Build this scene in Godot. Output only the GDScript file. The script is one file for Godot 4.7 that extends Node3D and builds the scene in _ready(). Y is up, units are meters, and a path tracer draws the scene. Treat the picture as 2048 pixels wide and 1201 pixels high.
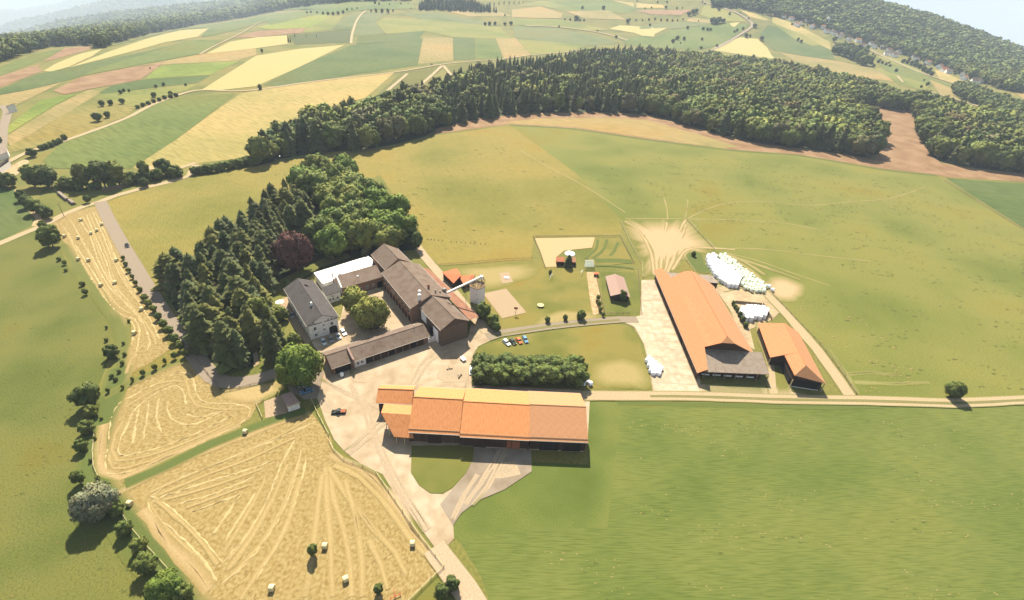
extends Node3D
# A farm on a plateau seen from the air: buildings round a yard, hay fields, a ring of forest, and hills beyond.

var M := {}
var TX := {}
var crown := {}
var trunk_mesh: ArrayMesh
var used := {}
var FADE := {}
var sheets := []
var looked := []
var laid_count := 0
var frame_o := Vector3.ZERO
var frame_u := Vector3.RIGHT
var frame_n := Vector3.BACK
var rng := RandomNumberGenerator.new()
var wob := FastNoiseLite.new()

const AZ := [-180,-70,-50,-44.2,-42.1,-40.4,-37.6,-34.1,-30,-27,-22,-10,0,10,19.3,26,29.8,33.5,37.2,40.6,50,70,180]
const ELEV_NEAR := [-6.5,-6.5,-6.6,-6.45,-6,-5.5,-5,-4.5,-4,-3.6,-2.4,-1.2,-0.8,-0.3,0.8,0.3,-0.35,-0.95,-1.85,-2.8,-4.8,-5.8,-6.5]
const ELEV_MID := [-6,-6,-6,-5.8,-5.2,-4.8,-4.1,-3.6,-3.3,-3,-2.7,-2,-2,-2,-2,-2,-2,-2,-2.4,-3.4,-5,-6,-6]
const ELEV_FAR := [-5.4,-5.4,-5.3,-4.85,-4.6,-4.3,-3.7,-3.4,-3.2,-3,-2.8,-2.5,-2.5,-2.5,-2.5,-1.2,-0.6,-0.8,-1.9,-3.5,-5,-5.4,-5.4]
const FLAT_TO := [900,900,900,900,900,900,900,920,950,1000,1100,1250,1350,1400,1450,1500,1500,1500,1500,1500,1300,1000,900]
const EYE := 134

# ---------------------------------------------------------------- terrain
func lut(a: float, t: Array) -> float:
	var i: int = clampi(AZ.bsearch(a), 1, AZ.size() - 1)
	var a0: float = AZ[i - 1]
	var a1: float = AZ[i]
	return lerpf(t[i - 1], t[i], clampf((a - a0) / (a1 - a0), 0.0, 1.0))

func ss(t: float) -> float:
	t = clampf(t, 0.0, 1.0)
	return t * t * (3.0 - 2.0 * t)

func ridge(a: float, t: Array, r: float) -> float:
	return EYE + r * tan(deg_to_rad(lut(a, t)))

func ground_at(x: float, z: float) -> float:
	var r := sqrt(x * x + z * z)
	if r < 850.0:
		return 0.0
	var a := rad_to_deg(atan2(x, -z))
	var r0 := lut(a, FLAT_TO)
	if r <= r0:
		return 0.0
	var h1 := ridge(a, ELEV_NEAR, 2600.0)
	if r < 2600.0:
		return h1 * ss((r - r0) / (2600.0 - r0))
	var h2 := ridge(a, ELEV_MID, 3900.0)
	var h3 := ridge(a, ELEV_FAR, 6000.0)
	var v1 := minf(h1, h2) - 70.0
	var v2 := minf(h2, h3) - 80.0
	if r < 3100.0:
		return lerpf(h1, v1, ss((r - 2600.0) / 500.0))
	if r < 3900.0:
		return lerpf(v1, h2, ss((r - 3100.0) / 800.0))
	if r < 4600.0:
		return lerpf(h2, v2, ss((r - 3900.0) / 700.0))
	if r < 6000.0:
		return lerpf(v2, h3, ss((r - 4600.0) / 1400.0))
	return lerpf(h3, h3 - 500.0, ss((r - 6000.0) / 3000.0))

func lift(x: float, z: float, layer: float) -> float:
	var r := sqrt(x * x + z * z)
	return ground_at(x, z) + 0.03 * layer * (1.0 + maxf(0.0, r - 400.0) / 350.0)

func P(a: Array) -> PackedVector2Array:
	var p := PackedVector2Array()
	for i in range(0, a.size(), 2):
		p.append(Vector2(a[i], a[i + 1]))
	return p

func G3(p: Vector2, y := 0.0) -> Vector3:
	return Vector3(p.x, ground_at(p.x, p.y) + y, p.y)

# ---------------------------------------------------------------- mesh building
class MB:
	var v := PackedVector3Array()
	var n := PackedVector3Array()
	var t := PackedVector2Array()
	var t2 := PackedVector2Array()
	var c := PackedColorArray()
	var off := Vector3.ZERO
	var col := Color.WHITE
	func _init(o := Vector3.ZERO):
		off = o
	func one(p: Vector3, nn: Vector3, uv: Vector2, cc: Color):
		v.append(p - off); n.append(nn); t.append(uv); t2.append(Vector2(p.x, p.z)); c.append(cc)
	func tri(a: Vector3, b: Vector3, d: Vector3, ua := Vector2.ZERO, ub := Vector2.ZERO, ud := Vector2.ZERO):
		var nn := (d - a).cross(b - a).normalized()
		one(a, nn, ua, col); one(b, nn, ub, col); one(d, nn, ud, col)
	func flat3(a: Array, b: Array, d: Array):
		# three ground points [place, uv, colour], face up
		var q := [a, b, d] if (d[0] - a[0]).cross(b[0] - a[0]).y > 0.0 else [a, d, b]
		for w in q:
			one(w[0], Vector3.UP, w[1], w[2])
	func tri_out(a: Vector3, b: Vector3, d: Vector3, out: Vector3, ua := Vector2.ZERO, ub := Vector2.ZERO, ud := Vector2.ZERO):
		if (d - a).cross(b - a).dot(out) < 0.0:
			tri(a, d, b, ua, ud, ub)
		else:
			tri(a, b, d, ua, ub, ud)
	func quad(a: Vector3, b: Vector3, d: Vector3, e: Vector3, out := Vector3.ZERO):
		var w := (b - a).length()
		var h := (e - a).length()
		var ax := (b - a).normalized()
		var ay := (e - a).normalized()
		var ud := Vector2((d - a).dot(ax), (d - a).dot(ay))
		if out != Vector3.ZERO and (d - a).cross(b - a).dot(out) < 0.0:
			tri(a, d, b, Vector2.ZERO, ud, Vector2(w, 0)); tri(a, e, d, Vector2.ZERO, Vector2(0, h), ud)
		else:
			tri(a, b, d, Vector2.ZERO, Vector2(w, 0), ud); tri(a, d, e, Vector2.ZERO, ud, Vector2(0, h))
	func box(o: Vector3, x: Vector3, y: Vector3, z: Vector3):
		# a box centred on o with half-axes x, y, z
		for s in [1.0, -1.0]:
			quad(o + x * s - y - z, o + x * s + y - z, o + x * s + y + z, o + x * s - y + z, x * s)
			quad(o + y * s - x - z, o + y * s + x - z, o + y * s + x + z, o + y * s - x + z, y * s)
			quad(o + z * s - x - y, o + z * s + x - y, o + z * s + x + y, o + z * s - x + y, z * s)
	func bar(a: Vector3, b: Vector3, w: float, h := 0.0):
		var d := (b - a)
		var side := d.cross(Vector3.UP)
		if side.length() < 0.001:
			side = Vector3.RIGHT
		side = side.normalized()
		var up := side.cross(d).normalized()
		box((a + b) * 0.5, d * 0.5, side * w * 0.5, up * (h if h > 0.0 else w) * 0.5)
	func slab(a: Vector3, b: Vector3, d: Vector3, e: Vector3, th: float):
		# a sloping sheet with a top, an underside and four edges
		var k := Vector3(0, -th, 0)
		quad(a, b, d, e, Vector3.UP)
		quad(a + k, b + k, d + k, e + k, Vector3.DOWN)
		var m := (a + b + d + e) * 0.25
		for q in [[a, b], [b, d], [d, e], [e, a]]:
			quad(q[0], q[1], q[1] + k, q[0] + k, ((q[0] + q[1]) * 0.5 - m))
	func tube(pts: Array, rad: Array, sides := 8, cap := true):
		for i in pts.size() - 1:
			var d: Vector3 = (pts[i + 1] - pts[i]).normalized()
			var x := d.cross(Vector3.UP if absf(d.y) < 0.9 else Vector3.RIGHT).normalized()
			var z := d.cross(x)
			for k in sides:
				var a0 := TAU * k / sides
				var a1 := TAU * (k + 1) / sides
				var o0 := x * cos(a0) + z * sin(a0)
				var o1 := x * cos(a1) + z * sin(a1)
				quad(pts[i] + o0 * rad[i], pts[i] + o1 * rad[i], pts[i + 1] + o1 * rad[i + 1], pts[i + 1] + o0 * rad[i + 1], o0 + o1)
				if cap and i == pts.size() - 2:
					tri_out(pts[i + 1], pts[i + 1] + o0 * rad[i + 1], pts[i + 1] + o1 * rad[i + 1], d)
				if cap and i == 0:
					tri_out(pts[0], pts[0] + o0 * rad[0], pts[0] + o1 * rad[0], -d)
	func ball(o: Vector3, r: Vector3, seg := 8, rings := 5):
		for i in rings:
			var p0 := PI * i / rings
			var p1 := PI * (i + 1) / rings
			for k in seg:
				var a0 := TAU * k / seg
				var a1 := TAU * (k + 1) / seg
				var q := []
				for w in [[p0, a0], [p0, a1], [p1, a1], [p1, a0]]:
					q.append(Vector3(sin(w[0]) * cos(w[1]), cos(w[0]), sin(w[0]) * sin(w[1])))
				if i > 0:
					smooth3(o, r, q[0], q[1], q[2])
				if i < rings - 1:
					smooth3(o, r, q[0], q[2], q[3])
	func smooth3(o: Vector3, r: Vector3, a: Vector3, b: Vector3, d: Vector3):
		var g := (d * r - a * r).cross(b * r - a * r)
		var q := [a, b, d] if g.dot(a + b + d) > 0.0 else [a, d, b]
		for w in q:
			one(o + w * r, (w / r).normalized(), Vector2.ZERO, col)
	func leaf(o: Vector3, out: Vector3, s: float, r: RandomNumberGenerator, cc: Color, soft := 0.6):
		# one clump of leaves: a bent four-sided blade whose shading leans to the crown's outside
		var d := Vector3(r.randf_range(-1, 1), r.randf_range(-1, 1), r.randf_range(-1, 1))
		var nn := (out + d * 0.75).normalized()
		var x := nn.cross(Vector3(r.randf_range(-1, 1), r.randf_range(-1, 1), r.randf_range(-1, 1))).normalized()
		var y := nn.cross(x)
		var sn := (nn * (1.0 - soft) + out * soft).normalized()
		var a := o + x * s * r.randf_range(0.7, 1.2)
		var b := o + y * s * r.randf_range(0.5, 1.0)
		var e := o - x * s * r.randf_range(0.7, 1.2) - nn * s * 0.3
		var f := o - y * s * r.randf_range(0.5, 1.0)
		if (e - a).cross(b - a).dot(sn) < 0.0:
			var k := b
			b = f
			f = k
		for p in [a, b, e, a, e, f]:
			one(p, sn, Vector2.ZERO, cc)
	func mesh() -> ArrayMesh:
		var a := []
		a.resize(Mesh.ARRAY_MAX)
		a[Mesh.ARRAY_VERTEX] = v
		a[Mesh.ARRAY_NORMAL] = n
		a[Mesh.ARRAY_TEX_UV] = t
		a[Mesh.ARRAY_TEX_UV2] = t2
		a[Mesh.ARRAY_COLOR] = c
		var m := ArrayMesh.new()
		m.add_surface_from_arrays(Mesh.PRIMITIVE_TRIANGLES, a)
		return m

# ---------------------------------------------------------------- nodes
func numbered(called: String) -> String:
	var k: int = used.get(called, 0)
	used[called] = k + 1
	return called if k == 0 else "%s_%03d" % [called, k]

func thing(called: String, label: String, category: String, at := Vector3.ZERO, turn := 0.0, group := "") -> Node3D:
	var o := Node3D.new()
	o.name = numbered(called)
	add_child(o)
	o.position = at
	o.rotation.y = turn
	tag(o, label, category, group)
	return o

func tag(o: Node3D, label: String, category: String, group := ""):
	o.set_meta("label", label)
	o.set_meta("category", category)
	if group:
		o.set_meta("group", group)

func obj(called: String, mesh, mat: Material, parent: Node3D = self) -> MeshInstance3D:
	var o := MeshInstance3D.new()
	o.mesh = mesh.mesh() if mesh is MB else mesh
	o.name = numbered(called) if parent == self else called
	o.material_override = mat
	parent.add_child(o, true)
	return o

func struct(called: String, mesh, mat: Material, label := "", kind := "structure") -> MeshInstance3D:
	var o := obj(called, mesh, mat)
	o.set_meta("kind", kind)
	if label:
		o.set_meta("label", label)
	return o

func copy(o: Node3D, at: Vector3, turn: float, label := "", group := "") -> Node3D:
	var r: Node3D = o.duplicate()
	r.name = numbered(String(o.name).rstrip("0123456789_"))
	add_child(r)
	r.position = at
	r.rotation.y = turn
	if label:
		r.set_meta("label", label)
	if group:
		r.set_meta("group", group)
	return r

# ---------------------------------------------------------------- materials
func noise_tex(key: String, freq: float, ramp: Array, size := 512, seed_at := 1, octaves := 5, kind := FastNoiseLite.TYPE_SIMPLEX_SMOOTH, tall := 0) -> NoiseTexture2D:
	var f := FastNoiseLite.new()
	f.noise_type = kind
	f.frequency = freq
	f.fractal_octaves = octaves
	f.seed = seed_at
	var t := NoiseTexture2D.new()
	t.width = size
	t.height = tall if tall else size
	t.seamless = true
	t.seamless_blend_skirt = 0.3
	t.noise = f
	var g := Gradient.new()
	var off := PackedFloat32Array()
	var cs := PackedColorArray()
	for i in range(0, ramp.size(), 2):
		off.append(ramp[i])
		cs.append(Color(ramp[i + 1]))
	g.offsets = off
	g.colors = cs
	t.color_ramp = g
	TX[key] = t
	return t

func mat(key: String, r: float, g: float, b: float, tex := "", tile := Vector2(20, 20), patch := "", patch_tile := 400.0, rough := 0.95) -> StandardMaterial3D:
	var m := StandardMaterial3D.new()
	m.resource_name = key
	m.albedo_color = Color(r, g, b).linear_to_srgb()
	m.roughness = rough
	m.metallic_specular = 0.25
	m.vertex_color_use_as_albedo = true
	if tex:
		m.albedo_texture = TX[tex]
		m.uv1_scale = Vector3(1.0 / tile.x, 1.0 / tile.y, 1)
	if patch:
		m.detail_enabled = true
		m.detail_albedo = TX[patch]
		m.detail_blend_mode = BaseMaterial3D.BLEND_MODE_MUL
		m.detail_uv_layer = BaseMaterial3D.DETAIL_UV_2
		m.uv2_scale = Vector3(1.0 / patch_tile, 1.0 / patch_tile, 1)
	M[key] = m
	return m

func fade(key: String, from: String, alpha := 1.0):
	FADE[key] = [looks(M[from]), alpha]

func mean_of(t: Texture2D) -> Color:
	# the colour that a noise texture has on average
	var g: Gradient = (t as NoiseTexture2D).color_ramp
	var c := Color(0, 0, 0)
	for w in [[0.3, 0.2], [0.42, 0.3], [0.55, 0.3], [0.7, 0.2]]:
		c += g.sample(w[0]).srgb_to_linear() * w[1]
	return c

func looks(m: StandardMaterial3D) -> Color:
	# the base colour of a surface with its textures taken into account
	var c := m.albedo_color.srgb_to_linear()
	if m.albedo_texture:
		c *= mean_of(m.albedo_texture)
	if m.detail_enabled:
		c *= mean_of(m.detail_albedo)
	c.a = 1.0
	return c

func under(p: Vector2) -> Color:
	# what covers the ground at p before tracks and worn places are laid on it
	var best := -1.0
	var c: Color = looks(M.turf) if looked.is_empty() else looked[0]
	if looked.is_empty():
		looked.append(c)
	for q in sheets:
		if q[2] > best and p.x > q[3].x and p.y > q[3].y and p.x < q[4].x and p.y < q[4].y and Geometry2D.is_point_in_polygon(p, q[0]):
			best = q[2]
			c = q[1]
	return c

func laid(key: String, p: Vector2, share: float) -> Color:
	# the colour of worn ground that mixes with what lies under it
	var own: Color = FADE[key][0]
	var c := under(p).lerp(own, share * FADE[key][1])
	var w := mean_of(TX.worn)
	return Color(c.r / w.r, c.g / w.g, c.b / w.b)

# ---------------------------------------------------------------- ground sheets
func sheet(called: String, poly: PackedVector2Array, m: String, layer: float, turn := 0.0, label := "", cell := 60.0) -> MeshInstance3D:
	# a piece of ground cut along the terrain's cells so that it follows the relief
	var b := MB.new()
	var lo := poly[0]
	var hi := poly[0]
	for p in poly:
		lo = lo.min(p)
		hi = hi.max(p)
	var near := maxf(lo.abs().max(hi.abs()).length(), 0.0) < 840.0
	if near:
		cell = 4000.0
	var ca := cos(deg_to_rad(turn))
	var sa := sin(deg_to_rad(turn))
	for i in range(floori(lo.x / cell), floori(hi.x / cell) + 1):
		for j in range(floori(lo.y / cell), floori(hi.y / cell) + 1):
			var q := PackedVector2Array([Vector2(i, j) * cell, Vector2(i + 1, j) * cell, Vector2(i + 1, j + 1) * cell, Vector2(i, j + 1) * cell])
			var parts: Array = [poly] if near and i == floori(lo.x / cell) and j == floori(lo.y / cell) else ([] if near else Geometry2D.intersect_polygons(poly, q))
			for part in parts:
				var ix := Geometry2D.triangulate_polygon(part)
				for k in range(0, ix.size(), 3):
					var w := [part[ix[k]], part[ix[k + 1]], part[ix[k + 2]]]
					if (w[1] - w[0]).cross(w[2] - w[0]) < 0.0:
						w = [w[0], w[2], w[1]]
					for p in w:
						b.one(Vector3(p.x, lift(p.x, p.y, layer), p.y), Vector3.UP, Vector2(p.x * ca + p.y * sa, p.y * ca - p.x * sa), Color.WHITE)
	sheets.append([poly, looks(M[m]), layer, lo, hi])
	return struct(called, b, M[m], label)

func smooth_line(p: PackedVector2Array, step := 6.0, closed := false) -> PackedVector2Array:
	var out := PackedVector2Array()
	var n := p.size()
	for i in (n if closed else n - 1):
		var a := p[(i - 1 + n) % n] if closed or i > 0 else p[i] * 2.0 - p[i + 1]
		var b := p[i]
		var c := p[(i + 1) % n]
		var d := p[(i + 2) % n] if closed or i + 2 < n else c * 2.0 - b
		var k := maxi(1, int(b.distance_to(c) / step))
		for j in k:
			out.append(b.cubic_interpolate(c, a, d, float(j) / k))
	if not closed:
		out.append(p[n - 1])
	return out

func strip(called: String, p: PackedVector2Array, width: float, m: String, layer: float, label := "", soft := 0.6, step := 8.0, width_end := -1.0) -> MeshInstance3D:
	# a road or track: full colour in the middle, thinning out into the verge
	laid_count += 1
	layer += 0.16 * (laid_count % 9)
	var q := smooth_line(p, step)
	var b := MB.new()
	var rows := []
	var run := 0.0
	for i in q.size():
		var d := (q[mini(i + 1, q.size() - 1)] - q[maxi(i - 1, 0)]).normalized()
		var s := Vector2(-d.y, d.x)
		if i > 0:
			run += q[i].distance_to(q[i - 1])
		var w := lerpf(width, width_end if width_end >= 0.0 else width, float(i) / q.size()) * 0.5
		var row := []
		var e := soft * (0.7 + 0.5 * wob.get_noise_2d(q[i].x * 6.0, q[i].y * 6.0))
		var jl := wob.get_noise_2d(q[i].x * 9.0, q[i].y * 9.0 + 50.0) * soft * 0.6
		var jr := wob.get_noise_2d(q[i].x * 9.0 + 90.0, q[i].y * 9.0) * soft * 0.6
		for k in [[-w - e + jl, 0.0], [-w + e * 0.4 + jl, 1.0], [w - e * 0.4 + jr, 1.0], [w + e + jr, 0.0]]:
			var g: Vector2 = q[i] + s * k[0]
			row.append([Vector3(g.x, lift(g.x, g.y, layer), g.y), g, laid(m, g, k[1])])
		rows.append(row)
	for i in rows.size() - 1:
		for k in 3:
			b.flat3(rows[i][k], rows[i][k + 1], rows[i + 1][k + 1])
			b.flat3(rows[i][k], rows[i + 1][k + 1], rows[i + 1][k])
	return struct(called, b, M.worn, label)

func patch(called: String, p: PackedVector2Array, m: String, layer: float, label := "", inner := 0.72, ragged := 0.1) -> MeshInstance3D:
	# worn or dry ground that fades out at its rim
	var q := smooth_line(p, 3.0, true)
	var o := Vector2.ZERO
	for w in q:
		o += w / q.size()
	var b := MB.new()
	var ring := []
	for w in q:
		var k := 1.0 + ragged * (wob.get_noise_2d(w.x * 12.0, w.y * 12.0) + 0.6 * wob.get_noise_2d(w.x * 40.0, w.y * 40.0))
		ring.append([o + (w - o) * inner * k, o + (w - o) * k])
	for i in ring.size():
		var j := (i + 1) % ring.size()
		var r := []
		for w in [[o, 1.0], [ring[i][0], 1.0], [ring[j][0], 1.0], [ring[i][1], 0.0], [ring[j][1], 0.0]]:
			r.append([Vector3(w[0].x, lift(w[0].x, w[0].y, layer), w[0].y), w[0], laid(m, w[0], w[1])])
		b.flat3(r[0], r[1], r[2])
		b.flat3(r[1], r[3], r[4])
		b.flat3(r[1], r[4], r[2])
	var lo := q[0]
	var hi := q[0]
	for w in q:
		lo = lo.min(w)
		hi = hi.max(w)
	if FADE[m][1] > 0.9:
		var core := PackedVector2Array()
		for w in ring:
			core.append(w[0])
		sheets.append([core, FADE[m][0], layer, lo, hi])
	return struct(called, b, M.worn, label)

func windrow(p: PackedVector2Array, m: String, label: String, group: String, width := 1.5, high := 0.3):
	var q := smooth_line(p, 1.1)
	var b := MB.new()
	var rows := []
	for i in q.size():
		var d := (q[mini(i + 1, q.size() - 1)] - q[maxi(i - 1, 0)]).normalized()
		var s := Vector2(-d.y, d.x)
		var o := q[i] + s * rng.randf_range(-0.14, 0.14)
		var w := width * (0.5 + 0.25 * wob.get_noise_2d(o.x * 20.0, o.y * 20.0)) * rng.randf_range(0.6, 1.4)
		if i == 0 or i == q.size() - 1:
			w *= 0.3
		var h := high * rng.randf_range(0.4, 1.6)
		rows.append([Vector3(o.x - s.x * w, 0.055, o.y - s.y * w), Vector3(o.x - s.x * w * 0.45, h * rng.randf_range(0.6, 0.9), o.y - s.y * w * 0.45), Vector3(o.x, h, o.y), Vector3(o.x + s.x * w * 0.45, h * rng.randf_range(0.6, 0.9), o.y + s.y * w * 0.45), Vector3(o.x + s.x * w, 0.055, o.y + s.y * w)])
	for i in rows.size() - 1:
		b.col = Color(1, 1, 1) * rng.randf_range(0.8, 1.1)
		for k in 4:
			b.quad(rows[i][k], rows[i][k + 1], rows[i + 1][k + 1], rows[i + 1][k], Vector3.UP)
	var o := obj("hay_windrow", b, M[m])
	tag(o, label, "windrow", group)

# ---------------------------------------------------------------- trees
func tone(r: RandomNumberGenerator, spread := 0.25) -> Color:
	var k := 1.0 + r.randf_range(-spread, spread)
	var w := r.randf_range(-0.1, 0.1)
	return Color(k * (1.0 + w), k, k * (1.0 - w))

func make_conifer(s: int, whorls := 26, arms := 8, wide := 3.4, blunt := 0.62) -> ArrayMesh:
	# 20 m tall: whorls of drooping boughs round a thin dense core
	var r := RandomNumberGenerator.new()
	r.seed = s
	var b := MB.new()
	b.col = Color(0.8, 0.8, 0.8)
	b.tube([Vector3(0, 1.5, 0), Vector3(0, 8, 0), Vector3(0, 18.6, 0)], [wide * 0.6, wide * 0.5, 0.1], 7, false)
	for k in whorls:
		var t := float(k) / whorls
		var y := 1.6 + 17.8 * pow(t, 0.92)
		var rad := wide * pow(1.0 - t, blunt) * r.randf_range(0.72, 1.15) + 0.2
		var ph := r.randf() * TAU
		for j in arms:
			if r.randf() < 0.08:
				continue
			var a := TAU * (j + r.randf_range(-0.35, 0.35)) / arms + k * 1.1
			var d := Vector3(cos(a), 0, sin(a))
			var sd := Vector3(-d.z, 0, d.x)
			var l := rad * r.randf_range(0.62, 1.2) * (1.0 + 0.16 * sin(2.0 * a + s) + 0.12 * sin(3.0 * a + ph))
			var w := (0.42 + 0.24 * l) * r.randf_range(0.7, 1.1)
			var droop := 0.28 * l + 0.2
			b.col = tone(r, 0.4)
			var c0 := Vector3(0, y + 0.55, 0)
			var c1 := d * l * 0.55 + Vector3(0, y + 0.25 - droop * 0.3, 0)
			var c2 := d * l + Vector3(0, y - droop, 0)
			var s1 := d * l * 0.62 + sd * w + Vector3(0, y - droop * 0.75 - 0.2, 0)
			var s2 := d * l * 0.62 - sd * w + Vector3(0, y - droop * 0.75 - 0.2, 0)
			b.tri_out(c0, s1, c1, Vector3.UP)
			b.tri_out(c0, c1, s2, Vector3.UP)
			b.tri_out(c1, s1, c2, Vector3.UP)
			b.tri_out(c1, c2, s2, Vector3.UP)
	b.col = tone(r)
	b.tube([Vector3(0, 18.4, 0), Vector3(0, 20.2, 0)], [0.3, 0.02], 5, false)
	return b.mesh()

func make_broad(s: int, lobes: int, leaves: int, wide: float, base: float, size: float, spread := 0.25, fine := 0.6) -> ArrayMesh:
	# 20 m tall: uneven lobes, each a shell of leaf clumps over a denser inside, with gaps between them
	var r := RandomNumberGenerator.new()
	r.seed = s
	var b := MB.new()
	var cs := []
	var hh := (20.0 - base) * 0.5
	for k in lobes:
		var y := 1.0 - 2.0 * (k + 0.5) / lobes
		var a := k * 2.399963 + r.randf_range(-0.4, 0.4)
		var rr := sqrt(maxf(0.0, 1.0 - y * y))
		var q := r.randf_range(0.52, 0.72)
		var o := Vector3(rr * cos(a) * wide * q, base + hh + y * hh * q, rr * sin(a) * wide * q)
		var rad := minf(wide, hh) * r.randf_range(0.34, 0.52)
		cs.append([o, Vector3(rad * wide / minf(wide, hh) * 0.9, rad, rad * wide / minf(wide, hh) * 0.9)])
	cs.append([Vector3(0, base + hh, 0), Vector3(wide * 0.62, hh * 0.66, wide * 0.62)])
	for e in cs:
		b.col = Color(0.75, 0.75, 0.75)
		b.ball(e[0], e[1] * 0.82, 8, 5)
		var hue := tone(r, spread * 0.7)
		var m: int = leaves if e != cs[-1] else leaves / 2
		for i in m:
			var d := Vector3(r.randfn(), r.randfn() + 0.15, r.randfn()).normalized()
			var p: Vector3 = e[0] + d * e[1] * r.randf_range(0.86, 1.14)
			var hidden := false
			for f in cs:
				if f != e and ((p - f[0]) / f[1]).length() < 0.8:
					hidden = true
					break
			if hidden or p.y < base * 0.7:
				continue
			var tn := tone(r, spread)
			b.leaf(p, (d * 0.7 + (p - Vector3(0, base + hh, 0)).normalized() * 0.3).normalized(), size * r.randf_range(0.7, 1.3), r, hue * tn, fine)
	return b.mesh()

func make_trunk() -> ArrayMesh:
	var b := MB.new()
	b.tube([Vector3(0, -0.4, 0), Vector3(0.05, 3, 0), Vector3(0, 7, 0.1), Vector3(0.1, 13, 0)], [0.5, 0.36, 0.28, 0.08], 7)
	for k in 5:
		var a := k * 2.4
		b.tube([Vector3(0, 5.0 + k, 0), Vector3(cos(a) * 1.6, 7.4 + k, sin(a) * 1.6), Vector3(cos(a) * 3.0, 9.4 + k, sin(a) * 3.0)], [0.16, 0.11, 0.04], 5)
	return b.mesh()

func plant(called: String, shape: String, m: String, at: Vector3, high: float, wide: float, label: String, category := "tree", group := "") -> Node3D:
	var o := thing(called, label, category, at, rng.randf() * TAU, group)
	var k := high / 20.0
	o.scale = Vector3(k * wide, k, k * wide)
	obj("foliage" if category in ["bush", "hedge"] else "crown", crown[shape], M[m], o)
	obj("stem" if category in ["bush", "hedge"] else "trunk", trunk_mesh, M.bark, o)
	return o

func scatter(poly: PackedVector2Array, gap: float, jit := 0.42) -> Array:
	var out := []
	var lo := poly[0]
	var hi := poly[0]
	for p in poly:
		lo = lo.min(p)
		hi = hi.max(p)
	var row := 0
	var y := lo.y
	while y < hi.y:
		var x := lo.x + (gap * 0.5 if row % 2 else 0.0)
		while x < hi.x:
			var p := Vector2(x + rng.randf_range(-jit, jit) * gap, y + rng.randf_range(-jit, jit) * gap)
			if Geometry2D.is_point_in_polygon(p, poly):
				out.append(p)
			x += gap
		y += gap * 0.87
		row += 1
	return out

func wood(called: String, label: String, shape: String, m: String, at: Array):
	# trees beyond the nearest ones, or too far away to tell apart; at holds [place, height, width]
	if at.is_empty():
		return
	var mm := MultiMesh.new()
	mm.transform_format = MultiMesh.TRANSFORM_3D
	mm.use_colors = true
	mm.mesh = crown[shape]
	mm.instance_count = at.size()
	for i in at.size():
		var k: float = at[i][1] / 20.0
		var w: float = k * at[i][2]
		mm.set_instance_transform(i, Transform3D(Basis(Vector3.UP, rng.randf() * TAU).scaled(Vector3(w, k, w)), at[i][0]))
		var g := rng.randf_range(0.75, 1.25)
		var y := rng.randf_range(-0.12, 0.16)
		mm.set_instance_color(i, Color(g * (1.0 + y), g, g * (1.0 - y)))
	var o := MultiMeshInstance3D.new()
	o.name = numbered(called)
	o.multimesh = mm
	o.material_override = M[m]
	o.set_meta("kind", "stuff")
	o.set_meta("label", label)
	add_child(o)

# ---------------------------------------------------------------- buildings
func gabled(called: String, label: String, category: String, g: Array, roof_m: String, wall_m: String, over := 0.6, end := 0.5, group := "") -> Dictionary:
	# g: eave corners (front start, front end, back end, back start) and the two ridge ends
	var ctr: Vector3 = (g[0] + g[1] + g[2] + g[3]) * 0.25
	ctr.y = 0.0
	var o := thing(called, label, category, ctr, 0.0, group)
	return add_gable(o, g, roof_m, wall_m, over, end)

func add_gable(o: Node3D, g: Array, roof_m: String, wall_m: String, over := 0.6, end := 0.5, roof_called := "roof") -> Dictionary:
	var ctr := o.position
	var u: Vector3 = (g[1] - g[0]).normalized()
	var n: Vector3 = g[0] - g[3]
	n.y = 0.0
	var wide := n.length()
	n = n.normalized()
	var he: float = g[0].y
	var hr: float = g[4].y
	var b := MB.new(ctr)
	b.slab(g[0], g[1], g[5], g[4], 0.22)
	b.slab(g[2], g[3], g[4], g[5], 0.22)
	var roof := obj(roof_called, b, M[roof_m], o)
	b = MB.new(ctr)
	b.bar(g[4] + Vector3(0, 0.02, 0) - u * 0.05, g[5] + Vector3(0, 0.02, 0) + u * 0.05, 0.34, 0.16)
	obj("ridge_cap", b, M[roof_m], roof)
	for q in [[g[0], g[1], n], [g[3], g[2], -n]]:
		b = MB.new(ctr)
		b.bar(q[0] + q[2] * 0.09 - Vector3(0, 0.1, 0), q[1] + q[2] * 0.09 - Vector3(0, 0.1, 0), 0.16, 0.14)
		obj("gutter", b, M.metal, roof)
	b = MB.new(ctr)
	var f: float = (hr - he) / (wide * 0.5)
	var y := he + f * over - 0.24
	var c := [g[0] + u * end - n * over, g[1] - u * end - n * over, g[2] - u * end + n * over, g[3] + u * end + n * over]
	for k in 4:
		c[k].y = 0.0
	var up := Vector3(0, y, 0)
	b.quad(c[0], c[1], c[1] + up, c[0] + up, n)
	b.quad(c[2], c[3], c[3] + up, c[2] + up, -n)
	for q in [[c[0], c[3], -u, g[4] + u * end], [c[1], c[2], u, g[5] - u * end]]:
		b.quad(q[0], q[1], q[1] + up, q[0] + up, q[2])
		b.tri_out(q[0] + up, q[1] + up, q[3] - Vector3(0, 0.24, 0), q[2])
	obj("wall", b, M[wall_m], o)
	return {"o": o, "u": u, "n": n, "c": c, "he": y, "hr": hr, "roof": roof, "len": (c[1] - c[0]).length(), "wide": (c[0] - c[3]).length()}

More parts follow.
